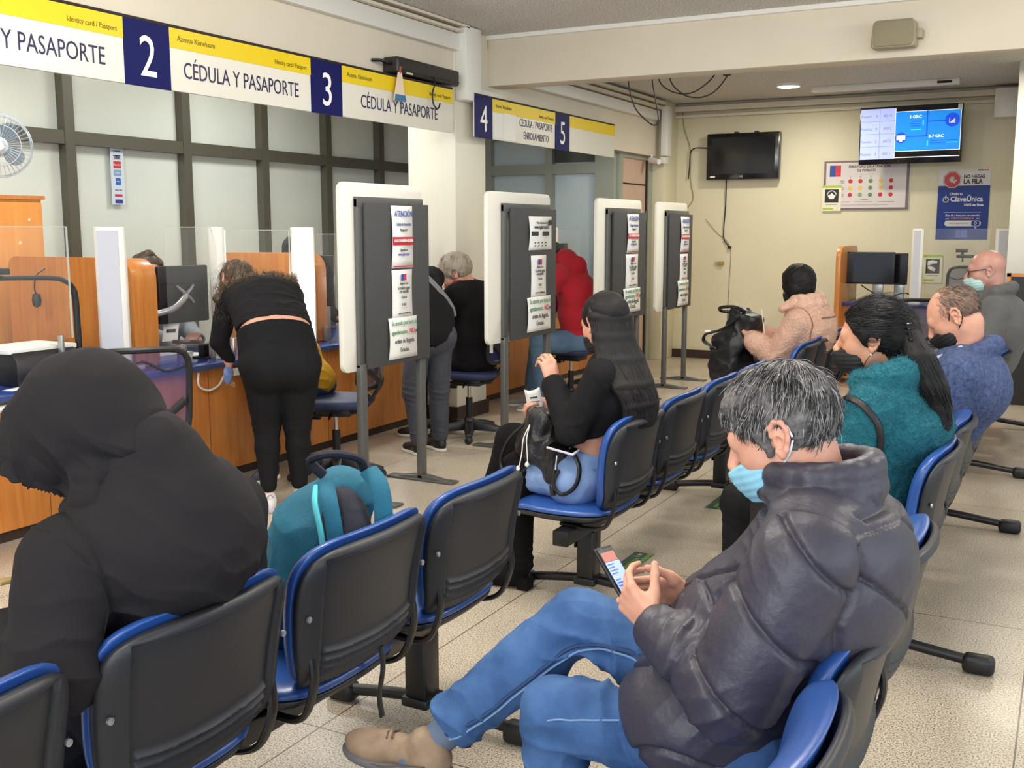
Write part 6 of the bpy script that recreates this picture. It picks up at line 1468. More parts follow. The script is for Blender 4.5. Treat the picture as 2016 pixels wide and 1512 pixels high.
S.rc((-1.70, 1.42, 1.07), (-1.80, 1.44, 1.0), .05, .03, .04); S.plane((-1.92, 1.5, 1.06), (-.28, 0, -1), .008)
S.rc((-1.87, 1.50, 1.16), (-1.955, 1.49, .98), .104, .104, .008, op=-1)
solid('hood', S.mesh(.0045, folds(.006, 8, 22, .003, zones=[((-1.74, 1.43, 1.12), .09, (.7, .1, .7), .014, 38), ((-1.67, 1.48, 1.12), .07, (.5, 0, .8), .010, 60), ((-1.86, 1.40, 1.10), .09, (1, 0, .25), .010, 36)])), M_hoodie, p)
pants('trousers', p, J, M_bleg, rt=.10, rk=.08, ra=.06)
M_bshoe = mat('black_shoe', (24, 23, 24), .5)
shoes_for(p, J, M_bshoe, M_blk, 1.05)
t = thing('smartphone', 'gold smartphone edge held by the hooded person at the left picture edge', 'phone', (-1.96, 1.44, .84))
m = MB(); m.obox((-2.0, 1.43, .845), (.075, -.02, .022), (.01, .036, .0), V(-.02, 0, .045) * .1); m.put('case', mat('gold_phone', (176, 152, 104), .3, metal=.4), t, True, bev=.003)
# ---------------------------------------------------------------- long haired woman
J = seatJ(-1.83, 4.12, (-1.70, 4.12, 1.05), .56, 1.0, .17)
J.update(chest=V(-1.69, 4.12, .90), waist=V(-1.78, 4.12, .72), shL=V(-1.69, 3.96, 1.0), shR=V(-1.72, 4.28, 1.0), elL=V(-1.80, 3.93, .765), elR=V(-1.82, 4.32, .80), wrL=V(-1.935, 4.02, .955), wrR=V(-2.0, 4.16, .83),
         knL=V(-2.10, 4.02, .55), knR=V(-2.22, 4.20, .64), anL=V(-2.10, 4.05, .12), anR=V(-2.36, 4.14, .18))
p = thing('person', 'woman with very long black hair in cropped black top and tall black boots', 'person', (-1.75, 4.12, 0))
H = Head((-1.745, 4.13, 1.20), (-.86, .42, -.28), sc_=1.04)
hl = fist(J['wrL'], (-.30, .12, .95), (-.75, .55, -.05), -1, 1.0, fore=J['elL'], tight=.75); hr = fist(J['wrR'], (-.75, -.55, .25), (-.1, .3, -.9), 1, .95, fore=J['elR'])
solid('body', body_mesh(J, H, .98, [hl, hr], neck_r=.048, extra=lambda S: S.rc((-1.80, 4.12, .62), (-1.76, 4.12, .78), .100, .098, .03, flat=((0, 1, 0), 1.32))), M_skin, p)
top('cropped_top', p, J, M_black_knit, td=(.112, .118), tw=1.32, sl=(.068, .064, .052), cuts=[((-1.74, 4.12, .725), (.35, 0, -1))], h=.0055, low=False)
M_ldenim = mat('light_blue_denim', (112, 148, 204), .7, noise=(6, (150, 178, 222), .3), bump=(250, .3))
jn = pants('jeans', p, J, M_ldenim, rt=.098, rk=.072, ra=.055, hipr=.125, cuts=[((-2.06, 4.1, .5), (-.9, 0, -.45)), ((-1.80, 4.12, .675), (.30, 0, 1))])
q = MB(); q.tube(swept([(-1.62, 3.985, .64), (-1.66, 3.978, .61), (-1.73, 3.985, .60)], 5), .003, 6); q.tube(swept([(-1.585, 3.99, .62), (-1.60, 3.985, .575), (-1.62, 3.985, .52)], 5), .003, 6); q.tube([(-1.66, 3.99, .665), (-1.665, 3.985, .62)], .007, 6); q.put('pocket_seam', mat('denim_seam_mid', (84, 116, 172), .7), jn, True, smooth=True)
M_suedeb = mat('black_suede', (14, 13, 14), .9, bump=(200, .3), spec=.2)
for kq, aq, tz in ((J['knL'], J['anL'], (-1, -.02, 0)), (J['knR'], J['anR'], (-1, -.1, -.15))):
    S = Sdf(); S.chain([lerp(J['hipL'] if kq is J['knL'] else J['hipR'], kq, .80), kq, lerp(kq, aq, .5), aq], [.084, .078, .062, .052], .02); f_ = _n(tz)
    S.chain([aq, aq + V(0, 0, -.06) + f_ * .04, aq + V(0, 0, -.085) + f_ * .15], [.05, .042, .032], .03); S.ell(aq + V(0, 0, -.08) + f_ * .12, (.09, .042, .035), None, .03); S.box(aq + V(.02, 0, -.09), (.03, .032, .03), None, .006, .01)
    S.plane(aq + V(0, 0, -.117), (0, 0, -1), .002); solid('boot', S.mesh(.005, folds(.003, 9, 30, .002, zones=[(aq + V(0, 0, .02), .07, (0, 0, 1), .006, 80), (kq + V(0, 0, -.1), .07, (0, 0, 1), .005, 60)])), M_suedeb, p)
def fb_mask(H, parent, m_): return face_mask(H, parent, m_, None, r=.0016)
fb_mask(H, p, M_bmask)
sx, bx = H.R[0], V(-H.R[1][0], -H.R[1][1], 0); bx = _n(bx); hx = (.95, .2, 0)
side = _n(np.cross((0, 0, 1), -bx)) * 1.0
S = Sdf(); H.el(S, (0, -.020, .036), (.088, .108, .096), .01); S.plane(H(0, .060, .03), H.d(0, .9, -.45), .01); S.plane(H(0, 0, -.06), H.d(0, .1, -1), .02)
solid('hair_cap', S.mesh(.0045, folds(.0015, 30, 80, .001)), M_blackhair, p)
c0 = H(0, -.01, .10); RG = [(c0, .012, .012, -2.0, 2.0, side, bx), (H(0, -.015, .085), .070, .078, -1.9, 1.9, side, bx), (H(0, -.015, .03), .094, .108, -1.85, 1.85, side, bx), (H(0, -.01, -.05), .100, .105, -1.75, 1.75, side, bx),
                           (V(-1.70, 4.12, 1.06), .135, .125, -1.65, 1.65, side, V(1, 0, 0)), (V(-1.665, 4.10, .96), .165, .135, -1.2, 1.2, V(0, 1, 0), V(1, 0, 0)), (V(-1.65, 4.10, .88), .165, .145, -1.0, 1.0, V(0, 1, 0), V(1, 0, 0)), (V(-1.66, 4.09, .80), .155, .15, -.95, .9, V(0, 1, 0), V(1, 0, 0))]
side = V(0, 1, 0); RG = [(a, b, c, d, e, side, V(1, 0, 0)) for (a, b, c, d, e, _, __) in RG]
curtain('long_hair', p, RG, M_blackhair, M_blackstr, 3600, .0008, jit=.003, th=.010)
# ---------------------------------------------------------------- bending woman
fd = _n((-.72, .69, 0)); rd = _n((.69, .72, 0)); bc = V(-3.96, 4.66, 0)
def at_(r_, f_, z): return bc + rd * r_ + fd * f_ + V(0, 0, z)
J = dict(pelvis=at_(0, .02, .84), waist=at_(-.01, .10, 1.0), chest=at_(-.04, .34, 1.17), neck=at_(-.07, .50, 1.24), shL=at_(-.26, .42, 1.16), shR=at_(.13, .42, 1.19), elL=at_(-.31, .42, .93), elR=at_(.17, .62, .95), wrL=at_(-.26, .44, .80), wrR=at_(.06, .72, .83),
         hipL=at_(-.10, .0, .82), hipR=at_(.10, .0, .82), knL=at_(-.085, .02, .48), knR=at_(.085, .0, .48), anL=at_(-.095, -.06, .13), anR=at_(.085, -.02, .13))
p = thing('person', 'woman in black top and leggings bending over the counter', 'person', tuple(bc))
H = Head(at_(-.19, .58, 1.27), fd * .55 + rd * -.35 + V(0, 0, -.75), fd * .8 + V(0, 0, .5), 1.0)
hl = relaxed(J['wrL'], rd * -.1 + fd * .3 + V(0, 0, -.9), rd * 1.0, -1, .95, fore=J['elL']); hr = fist(J['wrR'], fd + V(0, 0, -.2), (0, 0, -1), 1, .95, fore=J['elR'])
solid('body', body_mesh(J, H, 1.08, [hl, hr], extra=lambda S: S.rc(J['waist'] + V(0, 0, .01), lerp(J['waist'], J['chest'], .25), .139, .134, .02, flat=(rd, 1.46))), M_skin, p)
S = Sdf(); S.rc(J['waist'] - fd * .02, J['chest'], .142, .150, .05, flat=(rd, 1.50)); S.rc(lerp(J['shL'], J['shR'], .12), lerp(J['shL'], J['shR'], .88), .10, None, .05); S.rc(J['chest'], J['neck'], .12, .075, .05, flat=(rd, 1.3))
S.rc(J['shL'], J['elL'], .066, .052, .02); S.rc(J['elL'], J['wrL'] + V(0, 0, .03), .052, .038, .015); S.rc(J['shR'], J['elR'], .066, .052, .02); S.rc(J['elR'], J['wrR'], .052, .038, .015)
S.plane(J['waist'] - fd * .012 + V(0, 0, .055), -fd * .62 + V(0, 0, -.78), .006)
tp = solid('black_top', S.mesh(.0055, folds(.005, 9, 26, .003, zones=[(at_(0, .2, 1.1), .2, fd * .7 + V(0, 0, .7), .005, 45), (at_(-.26, .35, 1.12), .08, rd, .005, 60)])), M_black_knit, p)
S = Sdf(); S.rc(J['pelvis'] + V(0, 0, .01), J['waist'] + V(0, 0, .0), .155, .150, .05, flat=(rd, 1.46)); S.ell(at_(-.085, -.05, .80), (.115, .12, .13), frame_of(fd), .05); S.ell(at_(.085, -.05, .80), (.115, .12, .13), frame_of(fd), .05)
for a in 'LR': S.rc(J['hip' + a], J['kn' + a], .128, .078, .02); S.rc(lerp(J['kn' + a], J['an' + a], .0), lerp(J['kn' + a], J['an' + a], .35), .072, .070, .02); S.rc(lerp(J['kn' + a], J['an' + a], .35), J['an' + a] + V(0, 0, .02), .070, .046, .012)
S.plane(J['waist'] + V(0, 0, .02) - fd * .01, fd * .62 + V(0, 0, .78), .006)
solid('leggings', S.mesh(.0055, folds(.003, 8, 26, .002, zones=[(J['knL'] + V(0, 0, -.02), .06, (0, 0, 1), .006, 90), (J['knR'] + V(0, 0, -.02), .06, (0, 0, 1), .006, 90)])), M_bleg, p)
M_wsho = mat('white_sneaker', (226, 222, 222), .5, bump=(300, .2)); M_lsole = mat('lilac_sole', (188, 170, 182), .5)
for a in 'LR':
    q = V(*J['an' + a]); q[2] = 0; dd = _n(fd * 1 + rd * (.12 if a == 'R' else -.02)); so, g = shoe('sneaker', p, q - dd * .07, q + dd * .18, (0, 0, 1), M_wsho, M_lsole, w_=.042)
    m = MB(); m.tube(swept([tuple(g(-.02, -.125, .09)), tuple(g(0, -.128, .11)), tuple(g(.02, -.125, .09))], 4), .004, 6); m.put('heel_tab', mat('grey_trim', (150, 148, 150), .5), so, True, smooth=True)
short_hair(H, p, M_brownhair, M_brownstr, 2600, .07, .016, .0009, lift=.1, seed=8)
# loose curls lying over the shoulders
rg = np.random.RandomState(11); n = 1100; tt = rg.rand(n, 1)
rts = (lerp(at_(-.30, .42, 1.24), at_(.16, .40, 1.30), 0) * (1 - tt) + at_(.16, .40, 1.29) * tt + V(0, 0, .045) * np.sin(tt * 3.14)).astype(float) + rg.randn(n, 3) * .014
dr = (-fd * .8 + V(0, 0, .15))[None] + rg.randn(n, 3) * .55
v1 = strand_mesh(rts, dr, .06, .0012, 9, .18, .010, 16, rng=rg)
rts = at_(-.28, .40, 1.20) + rg.randn(260, 3) * np.array([.02, .02, .04]); v2 = strand_mesh(rts, np.array([[0, 0, -1.]]) + rg.randn(260, 3) * .4, .12, .0013, 9, .2, .012, 15, rng=rg)
v3 = strand_mesh(H.c + rg.randn(400, 3) * .05, (-fd * .2 + V(0, 0, -.6))[None] + rg.randn(400, 3) * .3, .10, .0013, 9, .1, .008, 12, rng=rg)
S = Sdf(); S.chain([at_(-.30, .41, 1.19), at_(-.16, .44, 1.27), at_(.0, .44, 1.29), at_(.14, .42, 1.25)], [.036, .045, .045, .03], .03); S.rc(at_(-.18, .54, 1.26), at_(-.08, .46, 1.26), .07, .05, .04)
hb = solid('wavy_hair', S.mesh(.006, folds(.008, 22, 50, .006)), M_brownhair, p); link('hair_curls', np_mesh([v1, v2, v3]), M_brownstr, hb, True)
t = thing('wristlet', 'blue and white face mask hanging from the hand of the bending woman', 'mask', tuple(at_(-.28, .42, .72)))
S = Sdf(); S.ell(at_(-.27, .42, .73), (.02, .03, .055), None, .02); solid('cloth', S.mesh(.005, folds(.006, 30, 60, .004)), mat('soft_blue_cloth', (112, 136, 190), .7), t)
# ---------------------------------------------------------------- child in mustard sweater
J = dict(pelvis=V(-4.33, 5.45, .60), waist=V(-4.36, 5.46, .68), chest=V(-4.44, 5.46, .84), neck=V(-4.52, 5.46, .96), shL=V(-4.50, 5.33, .92), shR=V(-4.50, 5.59, .92), elL=V(-4.60, 5.28, .80), elR=V(-4.60, 5.64, .80), wrL=V(-4.72, 5.34, .82), wrR=V(-4.72, 5.58, .82),
         hipL=V(-4.35, 5.38, .58), hipR=V(-4.35, 5.52, .58), knL=V(-4.52, 5.18, .50), knR=V(-4.50, 5.52, .52), anL=V(-4.36, 5.02, .16), anR=V(-4.22, 5.14, .20))
for q_ in ('chest', 'neck', 'shL', 'shR', 'elL', 'elR', 'waist'): J[q_] = J[q_] + V(-.02, -.02, -.05)
p = thing('person', 'child in a mustard yellow sweater and jeans, mostly hidden behind the bending woman', 'person', (-4.35, 5.45, 0))
H = Head((-4.62, 5.42, 1.03), (-.9, 0, -.35), sc_=.9)
solid('body', body_mesh(J, H, .78, h=.01, hh=.006, neck_r=.04), M_skin, p)
top('mustard_sweater', p, J, mat('mustard_knit', (206, 152, 30), .85, bump=(140, .6)), td=(.115, .11), tw=1.25, sl=(.062, .056, .045), h=.006, fo=folds(.004, 10, 30, .003, zones=[(J['waist'] + V(.05, -.1, 0), .13, (0, .2, 1), .009, 50)]))
M_ddenim = mat('dark_blue_denim', (40, 54, 84), .75, noise=(8, (54, 72, 106), .3), bump=(260, .3))
pants('jeans', p, J, M_ddenim, rt=.075, rk=.058, ra=.045, hipr=.095)
M_navysh = mat('navy_shoe', (40, 44, 60), .6); M_wsole = mat('white_sole', (226, 218, 206), .5)
shoe('sneaker', p, (-4.28, 5.0, .07), (-4.36, 4.83, .05), (0, 0, 1), M_navysh, M_wsole, w_=.04); shoe('sneaker', p, (-4.16, 5.10, .20), (-4.28, 5.20, .05), (.6, -.3, .6), M_navysh, M_wsole, w_=.038)
short_hair(H, p, M_brownhair, M_brownstr, 800, .05, .014, .0012)
# ---------------------------------------------------------------- staff behind the counter
J = seatJ(-5.62, 5.3, (-5.62, 5.3, 1.16), .60, 1.0); J.update(elL=V(-5.5, 5.1, .9), elR=V(-5.5, 5.5, .9), wrL=V(-5.32, 5.18, .84), wrR=V(-5.32, 5.42, .84), knL=V(-5.3, 5.2, .58), knR=V(-5.3, 5.4, .58), anL=V(-5.3, 5.2, .1), anR=V(-5.3, 5.4, .1))
p = thing('person', 'clerk with long dark hair and grey top behind the monitor', 'person', (-5.62, 5.3, 0))
H = Head((-5.64, 5.29, 1.31), (.86, -.35, -.35), sc_=1.0); solid('body', body_mesh(J, H, 1.0, h=.012, hh=.005), M_skin, p)
top('grey_top', p, J, mat('mottled_grey_knit', (146, 154, 158), .85, noise=(40, (116, 124, 130), .3), bump=(120, .5)), h=.008); pants('trousers', p, J, M_bleg, h=.01)
shoes_for(p, J, M_bshoe, M_blk, d=(1, 0, 0)); face_mask(H, p, mat('mask_pale_blue', (170, 200, 210), .6), None)
RG = [(H(0, -.01, .12), .02, .02, -2.6, 2.6, H.R[0], -H.R[1]), (H(0, -.015, .06), .092, .105, -2.0, 2.0, H.R[0], -H.R[1]), (H(0, -.02, -.03), .098, .105, -1.9, 1.9, H.R[0], -H.R[1]), (V(-5.62, 5.29, 1.16), .11, .11, -2.4, 2.4, V(.3, 1, 0), V(-1, .3, 0)), (V(-5.62, 5.28, 1.02), .12, .12, -2.6, 2.6, V(.3, 1, 0), V(-1, .3, 0))]
curtain('long_hair', p, RG, M_brownhair, hair_mat('hair_dark_brown_strands', (34, 24, 22), (76, 56, 46), .4, .5), 500, .0018)
S = Sdf(); H.el(S, (0, -.022, .036), (.088, .104, .094), .01); S.plane(H(0, .05, .04), H.d(0, .9, -.5), .01); solid('hair_cap', S.mesh(.006), M_brownhair, p)
J = seatJ(-5.75, 6.95, (-5.75, 6.95, 1.22), .62, 1.0); J.update(elL=V(-5.6, 6.75, .95), elR=V(-5.6, 7.15, .95), wrL=V(-5.4, 6.8, .86), wrR=V(-5.4, 7.1, .86), knL=V(-5.3, 6.85, .58), knR=V(-5.3, 7.05, .58), anL=V(-5.3, 6.85, .1), anR=V(-5.3, 7.05, .1))
p = thing('person', 'clerk wearing a black cap, only the head showing above the wooden partition', 'person', (-5.75, 6.95, 0))
H = Head((-5.72, 6.93, 1.40), (.55, -.75, -.3), sc_=1.0); solid('body', body_mesh(J, H, 1.0, h=.012, hh=.006), M_skin, p)
top('dark_jumper', p, J, M_black_knit, h=.01); pants('trousers', p, J, M_bleg, h=.01); shoes_for(p, J, M_bshoe, M_blk, d=(1, 0, 0))
S = Sdf(); H.el(S, (0, -.015, .045), (.088, .106, .088), .01); S.plane(H(0, 0, .02), (0, 0, -1), .004); S.box(H(0, .10, .035), (.06, .06, .006), H.R, .005, .02); solid('cap', S.mesh(.005), mat('cap_black', (40, 38, 40), .8), p); short_hair(H, p, M_blackhair, M_blackstr, 500, .03, .006, .0012)
# ---------------------------------------------------------------- person in black coat with strap
J = dict(pelvis=V(-3.98, 6.26, .84), waist=V(-4.02, 6.30, .98), chest=V(-4.16, 6.36, 1.20), neck=V(-4.30, 6.42, 1.32), shL=V(-4.26, 6.26, 1.24), shR=V(-4.12, 6.56, 1.24), elL=V(-4.42, 6.22, 1.02), elR=V(-4.36, 6.62, 1.02), wrL=V(-4.60, 6.36, .86), wrR=V(-4.62, 6.52, .86),
         hipL=V(-4.02, 6.18, .84), hipR=V(-3.94, 6.34, .84), knL=V(-4.06, 6.18, .46), knR=V(-3.96, 6.36, .46), anL=V(-4.04, 6.22, .12), anR=V(-3.99, 6.42, .12))
p = thing('person', 'standing person in black with a grey shoulder strap behind the nearest board', 'person', (-4.0, 6.28, 0))
H = Head((-4.42, 6.50, 1.38), (-.7, .1, -.7), sc_=1.05); solid('body', body_mesh(J, H, 1.05, h=.01, hh=.006), M_skin, p)
tp = top('black_jacket', p, J, M_black_knit, td=(.15, .145), tw=1.35, sl=(.082, .07, .05)); pants('grey_jeans', p, J, mat('charcoal_jeans', (56, 58, 66), .75, noise=(9, (70, 72, 82), .3), bump=(260, .3)), rt=.10, rk=.075, ra=.06, hipr=.125)
q = MB(); q.tube([tuple(a) for a in snap(tp, [(-4.20, 6.22, 1.36), (-4.08, 6.25, 1.33), (-3.97, 6.34, 1.24), (-3.90, 6.42, 1.10), (-3.89, 6.46, .98)], .004)], .024, 8, flat=.25, up=(1, -.3, .6)); q.put('shoulder_strap', mat('strap_grey', (120, 120, 122), .7), p, True, smooth=True)
short_hair(H, p, M_blackhair, M_blackstr, 500, .04, .012, .0015); shoes_for(p, J, M_bshoe, M_wsole, 1.1, d=(-.85, .5, 0), name='sneaker')
# ---------------------------------------------------------------- grey-haired person in black coat
J = seatJ(-4.0, 6.98, (-4.04, 6.93, 1.16), .64, 1.05); J.update(chest=V(-3.98, 6.95, .98), elL=V(-4.22, 6.72, .92), elR=V(-4.22, 7.16, .92), wrL=V(-4.46, 6.80, .86), wrR=V(-4.46, 7.05, .86), knL=V(-4.42, 6.82, .56), knR=V(-4.42, 7.08, .58), anL=V(-4.38, 6.76, .12), anR=V(-4.38, 7.02, .12))
p = thing('person', 'grey-haired person in bulky black coat seated past the nearest board', 'person', (-4.0, 6.95, 0))
H = Head((-4.12, 6.88, 1.26), (-.75, -.25, -.58), sc_=1.12); solid('body', body_mesh(J, H, 1.05, h=.01, hh=.005), M_skin, p)
top('black_coat', p, J, mat('black_wool_coat', (20, 19, 21), .9, bump=(90, .6), spec=.2), td=(.17, .155), tw=1.35, sl=(.095, .085, .06), h=.007, extra=lambda S: S.rc((-4.02, 6.80, 1.13), (-3.98, 7.05, 1.13), .075, None, .04))
S = Sdf(); S.rc((-4.08, 6.86, 1.17), (-4.03, 6.96, 1.16), .070, None, .02); solid('red_collar', S.mesh(.006, folds(.004, 20, 50, .003)), mat('dark_red_wool', (150, 30, 50), .8), p)
M_gh = mat('hair_cap_ash', (140, 126, 110), .6, noise=(40, (170, 158, 142), .3)); M_gs = hair_mat('hair_ash_strands', (96, 82, 70), (214, 204, 192), .4, .4)
short_hair(H, p, M_gh, M_gs, 2200, .06, .022, .0011, lift=.1); pants('trousers', p, J, M_bleg, rt=.1, h=.008); shoes_for(p, J, M_bshoe, M_wsole, 1.0, name='shoe')
# ---------------------------------------------------------------- person in red hoodie
J = seatJ(-3.92, 8.75, (-4.05, 8.72, 1.24), .62, 1.1, .20); J.update(chest=V(-3.94, 8.73, 1.02), elL=V(-4.20, 8.42, .96), elR=V(-4.25, 8.95, .92), wrL=V(-4.48, 8.50, .88), wrR=V(-4.5, 8.85, .86), knL=V(-4.12, 8.30, .60), knR=V(-4.32, 8.70, .58), anL=V(-4.08, 8.28, .14), anR=V(-4.30, 8.50, .14))
p = thing('person', 'person in a bright red hoodie seated behind the second board', 'person', (-3.95, 8.75, 0))
H = Head((-4.20, 8.68, 1.34), (-.85, 0, -.5), sc_=1.05); solid('body', body_mesh(J, H, 1.05, h=.01, hh=.006), M_skin, p)
M_red = mat('red_sweatshirt', (178, 20, 40), .85, bump=(300, .3), sheen=.1)
def rx(S): S.chain([(-4.02, 8.60, 1.24), (-3.95, 8.72, 1.27), (-4.0, 8.86, 1.24)], [.06, .072, .06], .04); S.ell((-4.06, 8.70, 1.32), (.10, .12, .10), None, .04)
top('red_hoodie', p, J, M_red, td=(.165, .165), tw=1.4, sl=(.10, .088, .06), h=.007, extra=rx)
pants('jeans', p, J, mat('faded_teal_denim', (70, 98, 128), .75, noise=(6, (96, 124, 150), .3), bump=(260, .3)), rt=.115, rk=.088, ra=.07, hipr=.14, h=.007)
shoes_for(p, J, mat('grey_sneaker', (150, 144, 138), .6), M_wsole, 1.1, d=(-.8, -.5, 0), name='sneaker'); short_hair(H, p, M_blackhair, M_blackstr, 400, .03, .01, .0015)
# ---------------------------------------------------------------- woman in the peach coat
J = seatJ(-1.82, 7.77, (-1.71, 7.77, 1.01), .56, 1.05, .18); J.update(chest=V(-1.67, 7.78, .88), waist=V(-1.76, 7.78, .72), elL=V(-1.86, 7.57, .68), elR=V(-1.9, 7.95, .75), wrL=V(-2.05, 7.62, .80), wrR=V(-2.08, 7.80, .82), knL=V(-2.18, 7.68, .55), knR=V(-2.18, 7.90, .55), anL=V(-2.2, 7.68, .1), anR=V(-2.2, 7.9, .1))
p = thing('person', 'woman in a fluffy peach coat with bobbed black hair', 'person', (-1.68, 7.77, 0))
H = Head((-1.77, 7.78, 1.185), (-.82, .5, -.2), sc_=1.12)
hl = fist(J['wrL'], (-.55, .3, .75), (-.4, .8, -.2), -1, 1.05, fore=J['elL'], tight=.6); solid('body', body_mesh(J, H, 1.0, [hl], h=.01, hh=.005), M_skin2, p)
M_peach = mat('peach_teddy_fleece', (232, 192, 170), .95, bump=(90, 1.0, 4, .012), noise=(50, (214, 170, 146), .3))
def px(S):
    pass; S.rc((-1.78, 7.72, .66), (-1.84, 7.70, .42), .15, .16, .05)
    S.ell((-1.66, 7.77, .90), (.15, .20, .20), None, .08)
pc = top('peach_coat', p, J, M_peach, td=(.17, .165), tw=1.3, sl=(.094, .092, .072), h=.006, extra=px, fo=folds(.006, 9, 24, .004, zones=[(J['elL'], .10, (-.6, 0, .8), .012, 55), (V(-1.66, 7.62, .62), .13, (1, .2, .1), .012, 45), (V(-1.6, 7.7, .82), .12, (.2, 0, 1), .008, 40)]))
S = Sdf(); S.chain([(-1.70 + .115 * math.cos(a_), 7.77 + .125 * math.sin(a_), 1.055 + .01 * math.cos(a_)) for a_ in np.linspace(-2.2, 2.2, 9)], [.040] * 9, .012); S.chain([(-1.70 + .10 * math.cos(a_), 7.77 + .11 * math.sin(a_), 1.10 + .01 * math.cos(a_)) for a_ in np.linspace(-2.2, 2.2, 9)], [.036] * 9, .012); S.rc((-1.76, 7.66, 1.07), (-1.84, 7.64, 1.03), .045, .026, .01)
cl = solid('collar', S.mesh(.005, folds(.004, 14, 30, .003)), M_peach, p)
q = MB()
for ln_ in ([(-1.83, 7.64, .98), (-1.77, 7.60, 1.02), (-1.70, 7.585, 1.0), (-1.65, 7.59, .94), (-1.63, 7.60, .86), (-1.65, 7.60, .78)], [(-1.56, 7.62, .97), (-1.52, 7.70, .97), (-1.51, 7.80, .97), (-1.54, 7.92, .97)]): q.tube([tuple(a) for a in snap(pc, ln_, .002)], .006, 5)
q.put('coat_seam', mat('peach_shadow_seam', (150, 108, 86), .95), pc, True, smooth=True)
S = Sdf(); f_ = _n(J['wrL'] - J['elL']); S.rc(J['wrL'] - f_ * .075, J['wrL'] - f_ * .03, .086, .078, .01); S.rc(J['wrL'] - f_ * .09, J['wrL'], .045, .045, .004, op=-1); solid('cuff', S.mesh(.005, folds(.003, 14, 30, .003)), M_peach, p)
fuzz(pc, hair_mat('peach_pile', (222, 180, 156), (246, 214, 196), .5, .9), 16000, .012, .0010)
pants('trousers', p, J, M_bleg, rt=.09, h=.008); shoes_for(p, J, M_bshoe, M_blk, name='shoe'); fb_mask(H, p, M_bmask)
S = Sdf(); H.el(S, (0, -.022, .03), (.098, .112, .104), .01); H.rc(S, (-.05, -.03, -.03), (-.05, -.02, -.075), .05, .035, .03); H.rc(S, (.05, -.03, -.03), (.05, -.02, -.075), .05, .035, .03); H.rc(S, (0, -.07, -.02), (0, -.06, -.07), .05, .04, .03); H.rc(S, (-.07, .04, 0), (-.072, .03, -.06), .022, .016, .02); H.rc(S, (.07, .04, 0), (.072, .03, -.06), .022, .016, .02)
S.plane(H(0, .066, .03), H.d(0, .9, -.4), .01); hb = solid('bob_hair', S.mesh(.005, folds(.002, 30, 70, .0015)), M_blackhair, p)
short_hair(H, p, M_blackhair, M_blackstr2, 1200, .05, .020, .0010, lift=.0, seed=9)
t = thing('backpack', 'black backpack with handle held up by the woman in the peach coat', 'backpack', (-2.2, 7.72, .5))
M_nyl = mat('black_nylon', (24, 24, 27), .4, bump=(120, .4))
S = Sdf(); S.box((-2.15, 7.74, .86), (.09, .12, .14), frame_of((-.8, .3, .3)), .05, .04); S.box((-2.24, 7.76, .66), (.13, .13, .15), frame_of((-.8, .3, .1)), .06, .06); S.rc((-2.20, 7.74, .55), (-2.30, 7.78, .50), .11, .10, .05)
solid('body', S.mesh(.006, folds(.010, 12, 24, .008)), M_nyl, t)
tube_obj('grab_handle', [(-2.12, 7.68, .99), (-2.18, 7.62, 1.03), (-2.30, 7.66, 1.02), (-2.31, 7.72, .99), (-2.2, 7.74, .98)], .013, M_nyl, t)
tube_obj('shoulder_strap', [(-2.16, 7.64, .95), (-2.28, 7.62, .86), (-2.40, 7.64, .82), (-2.42, 7.66, .76), (-2.32, 7.66, .72)], .020, M_nyl, t, flat=.5); tube_obj('buckle', [(-2.36, 7.62, .845), (-2.40, 7.62, .84)], .010, M_paper, t, sub=2)
tube_obj('white_cord', [(-1.98, 7.60, 1.02), (-1.97, 7.62, .92), (-1.96, 7.63, .82), (-1.99, 7.64, .74)], .004, M_paper, t)
# ---------------------------------------------------------------- woman in teal fleece
J = seatJ(-.62, 4.04, (-.575, 4.05, 1.02), .56, 1.1, .18, twist=-.15); J.update(chest=V(-.52, 4.05, .87), waist=V(-.60, 4.05, .70), elL=V(-.68, 3.80, .70), elR=V(-.74, 4.30, .72), wrL=V(-.90, 3.92, .70), wrR=V(-.92, 4.16, .72))
p = thing('person', 'woman in a teal fleece with a black ponytail and black mask', 'person', (-.55, 4.04, 0))
H = Head((-.645, 4.04, 1.195), (-.96, -.10, -.10), sc_=1.10)
hl = relaxed(J['wrL'], (-.9, .3, 0), (0, 0, -1), -1, 1, fore=J['elL']); solid('body', body_mesh(J, H, 1.05, [hl], hh=.004, neck_r=.056), M_skin2, p)
M_teal = mat('teal_teddy_fleece', (26, 108, 122), .95, bump=(75, 1.0, 4, .014), noise=(30, (18, 88, 102), .3))
def tx_(S):
    S.chain([(-.66, 3.94, 1.05), (-.58, 3.90, 1.07), (-.52, 3.93, 1.085), (-.485, 4.03, 1.09), (-.51, 4.16, 1.08), (-.60, 4.20, 1.06)], [.042, .052, .058, .060, .056, .045], .03); S.ell((-.54, 4.05, .86), (.12, .205, .16), None, .05); S.rc((-.53, 3.92, .97), (-.53, 4.16, .97), .075, None, .05)
tp = top('teal_fleece', p, J, M_teal, td=(.16, .16), tw=1.38, sl=(.094, .084, .06), h=.0055, extra=tx_, fo=folds(.005, 9, 40, .005, zones=[(V(-.42, 4.0, .85), .12, (.5, .3, 1), .006, 45), (V(-.64, 3.82, .84), .08, (.2, .2, 1), .006, 60)]))
fuzz(tp, hair_mat('teal_pile', (18, 92, 106), (58, 144, 156), .5, .9), 34000, .010, .0007)
pants('trousers', p, J, M_bleg, rt=.105, rk=.08, ra=.06, hipr=.13, h=.008); shoes_for(p, J, M_bshoe, M_blk)
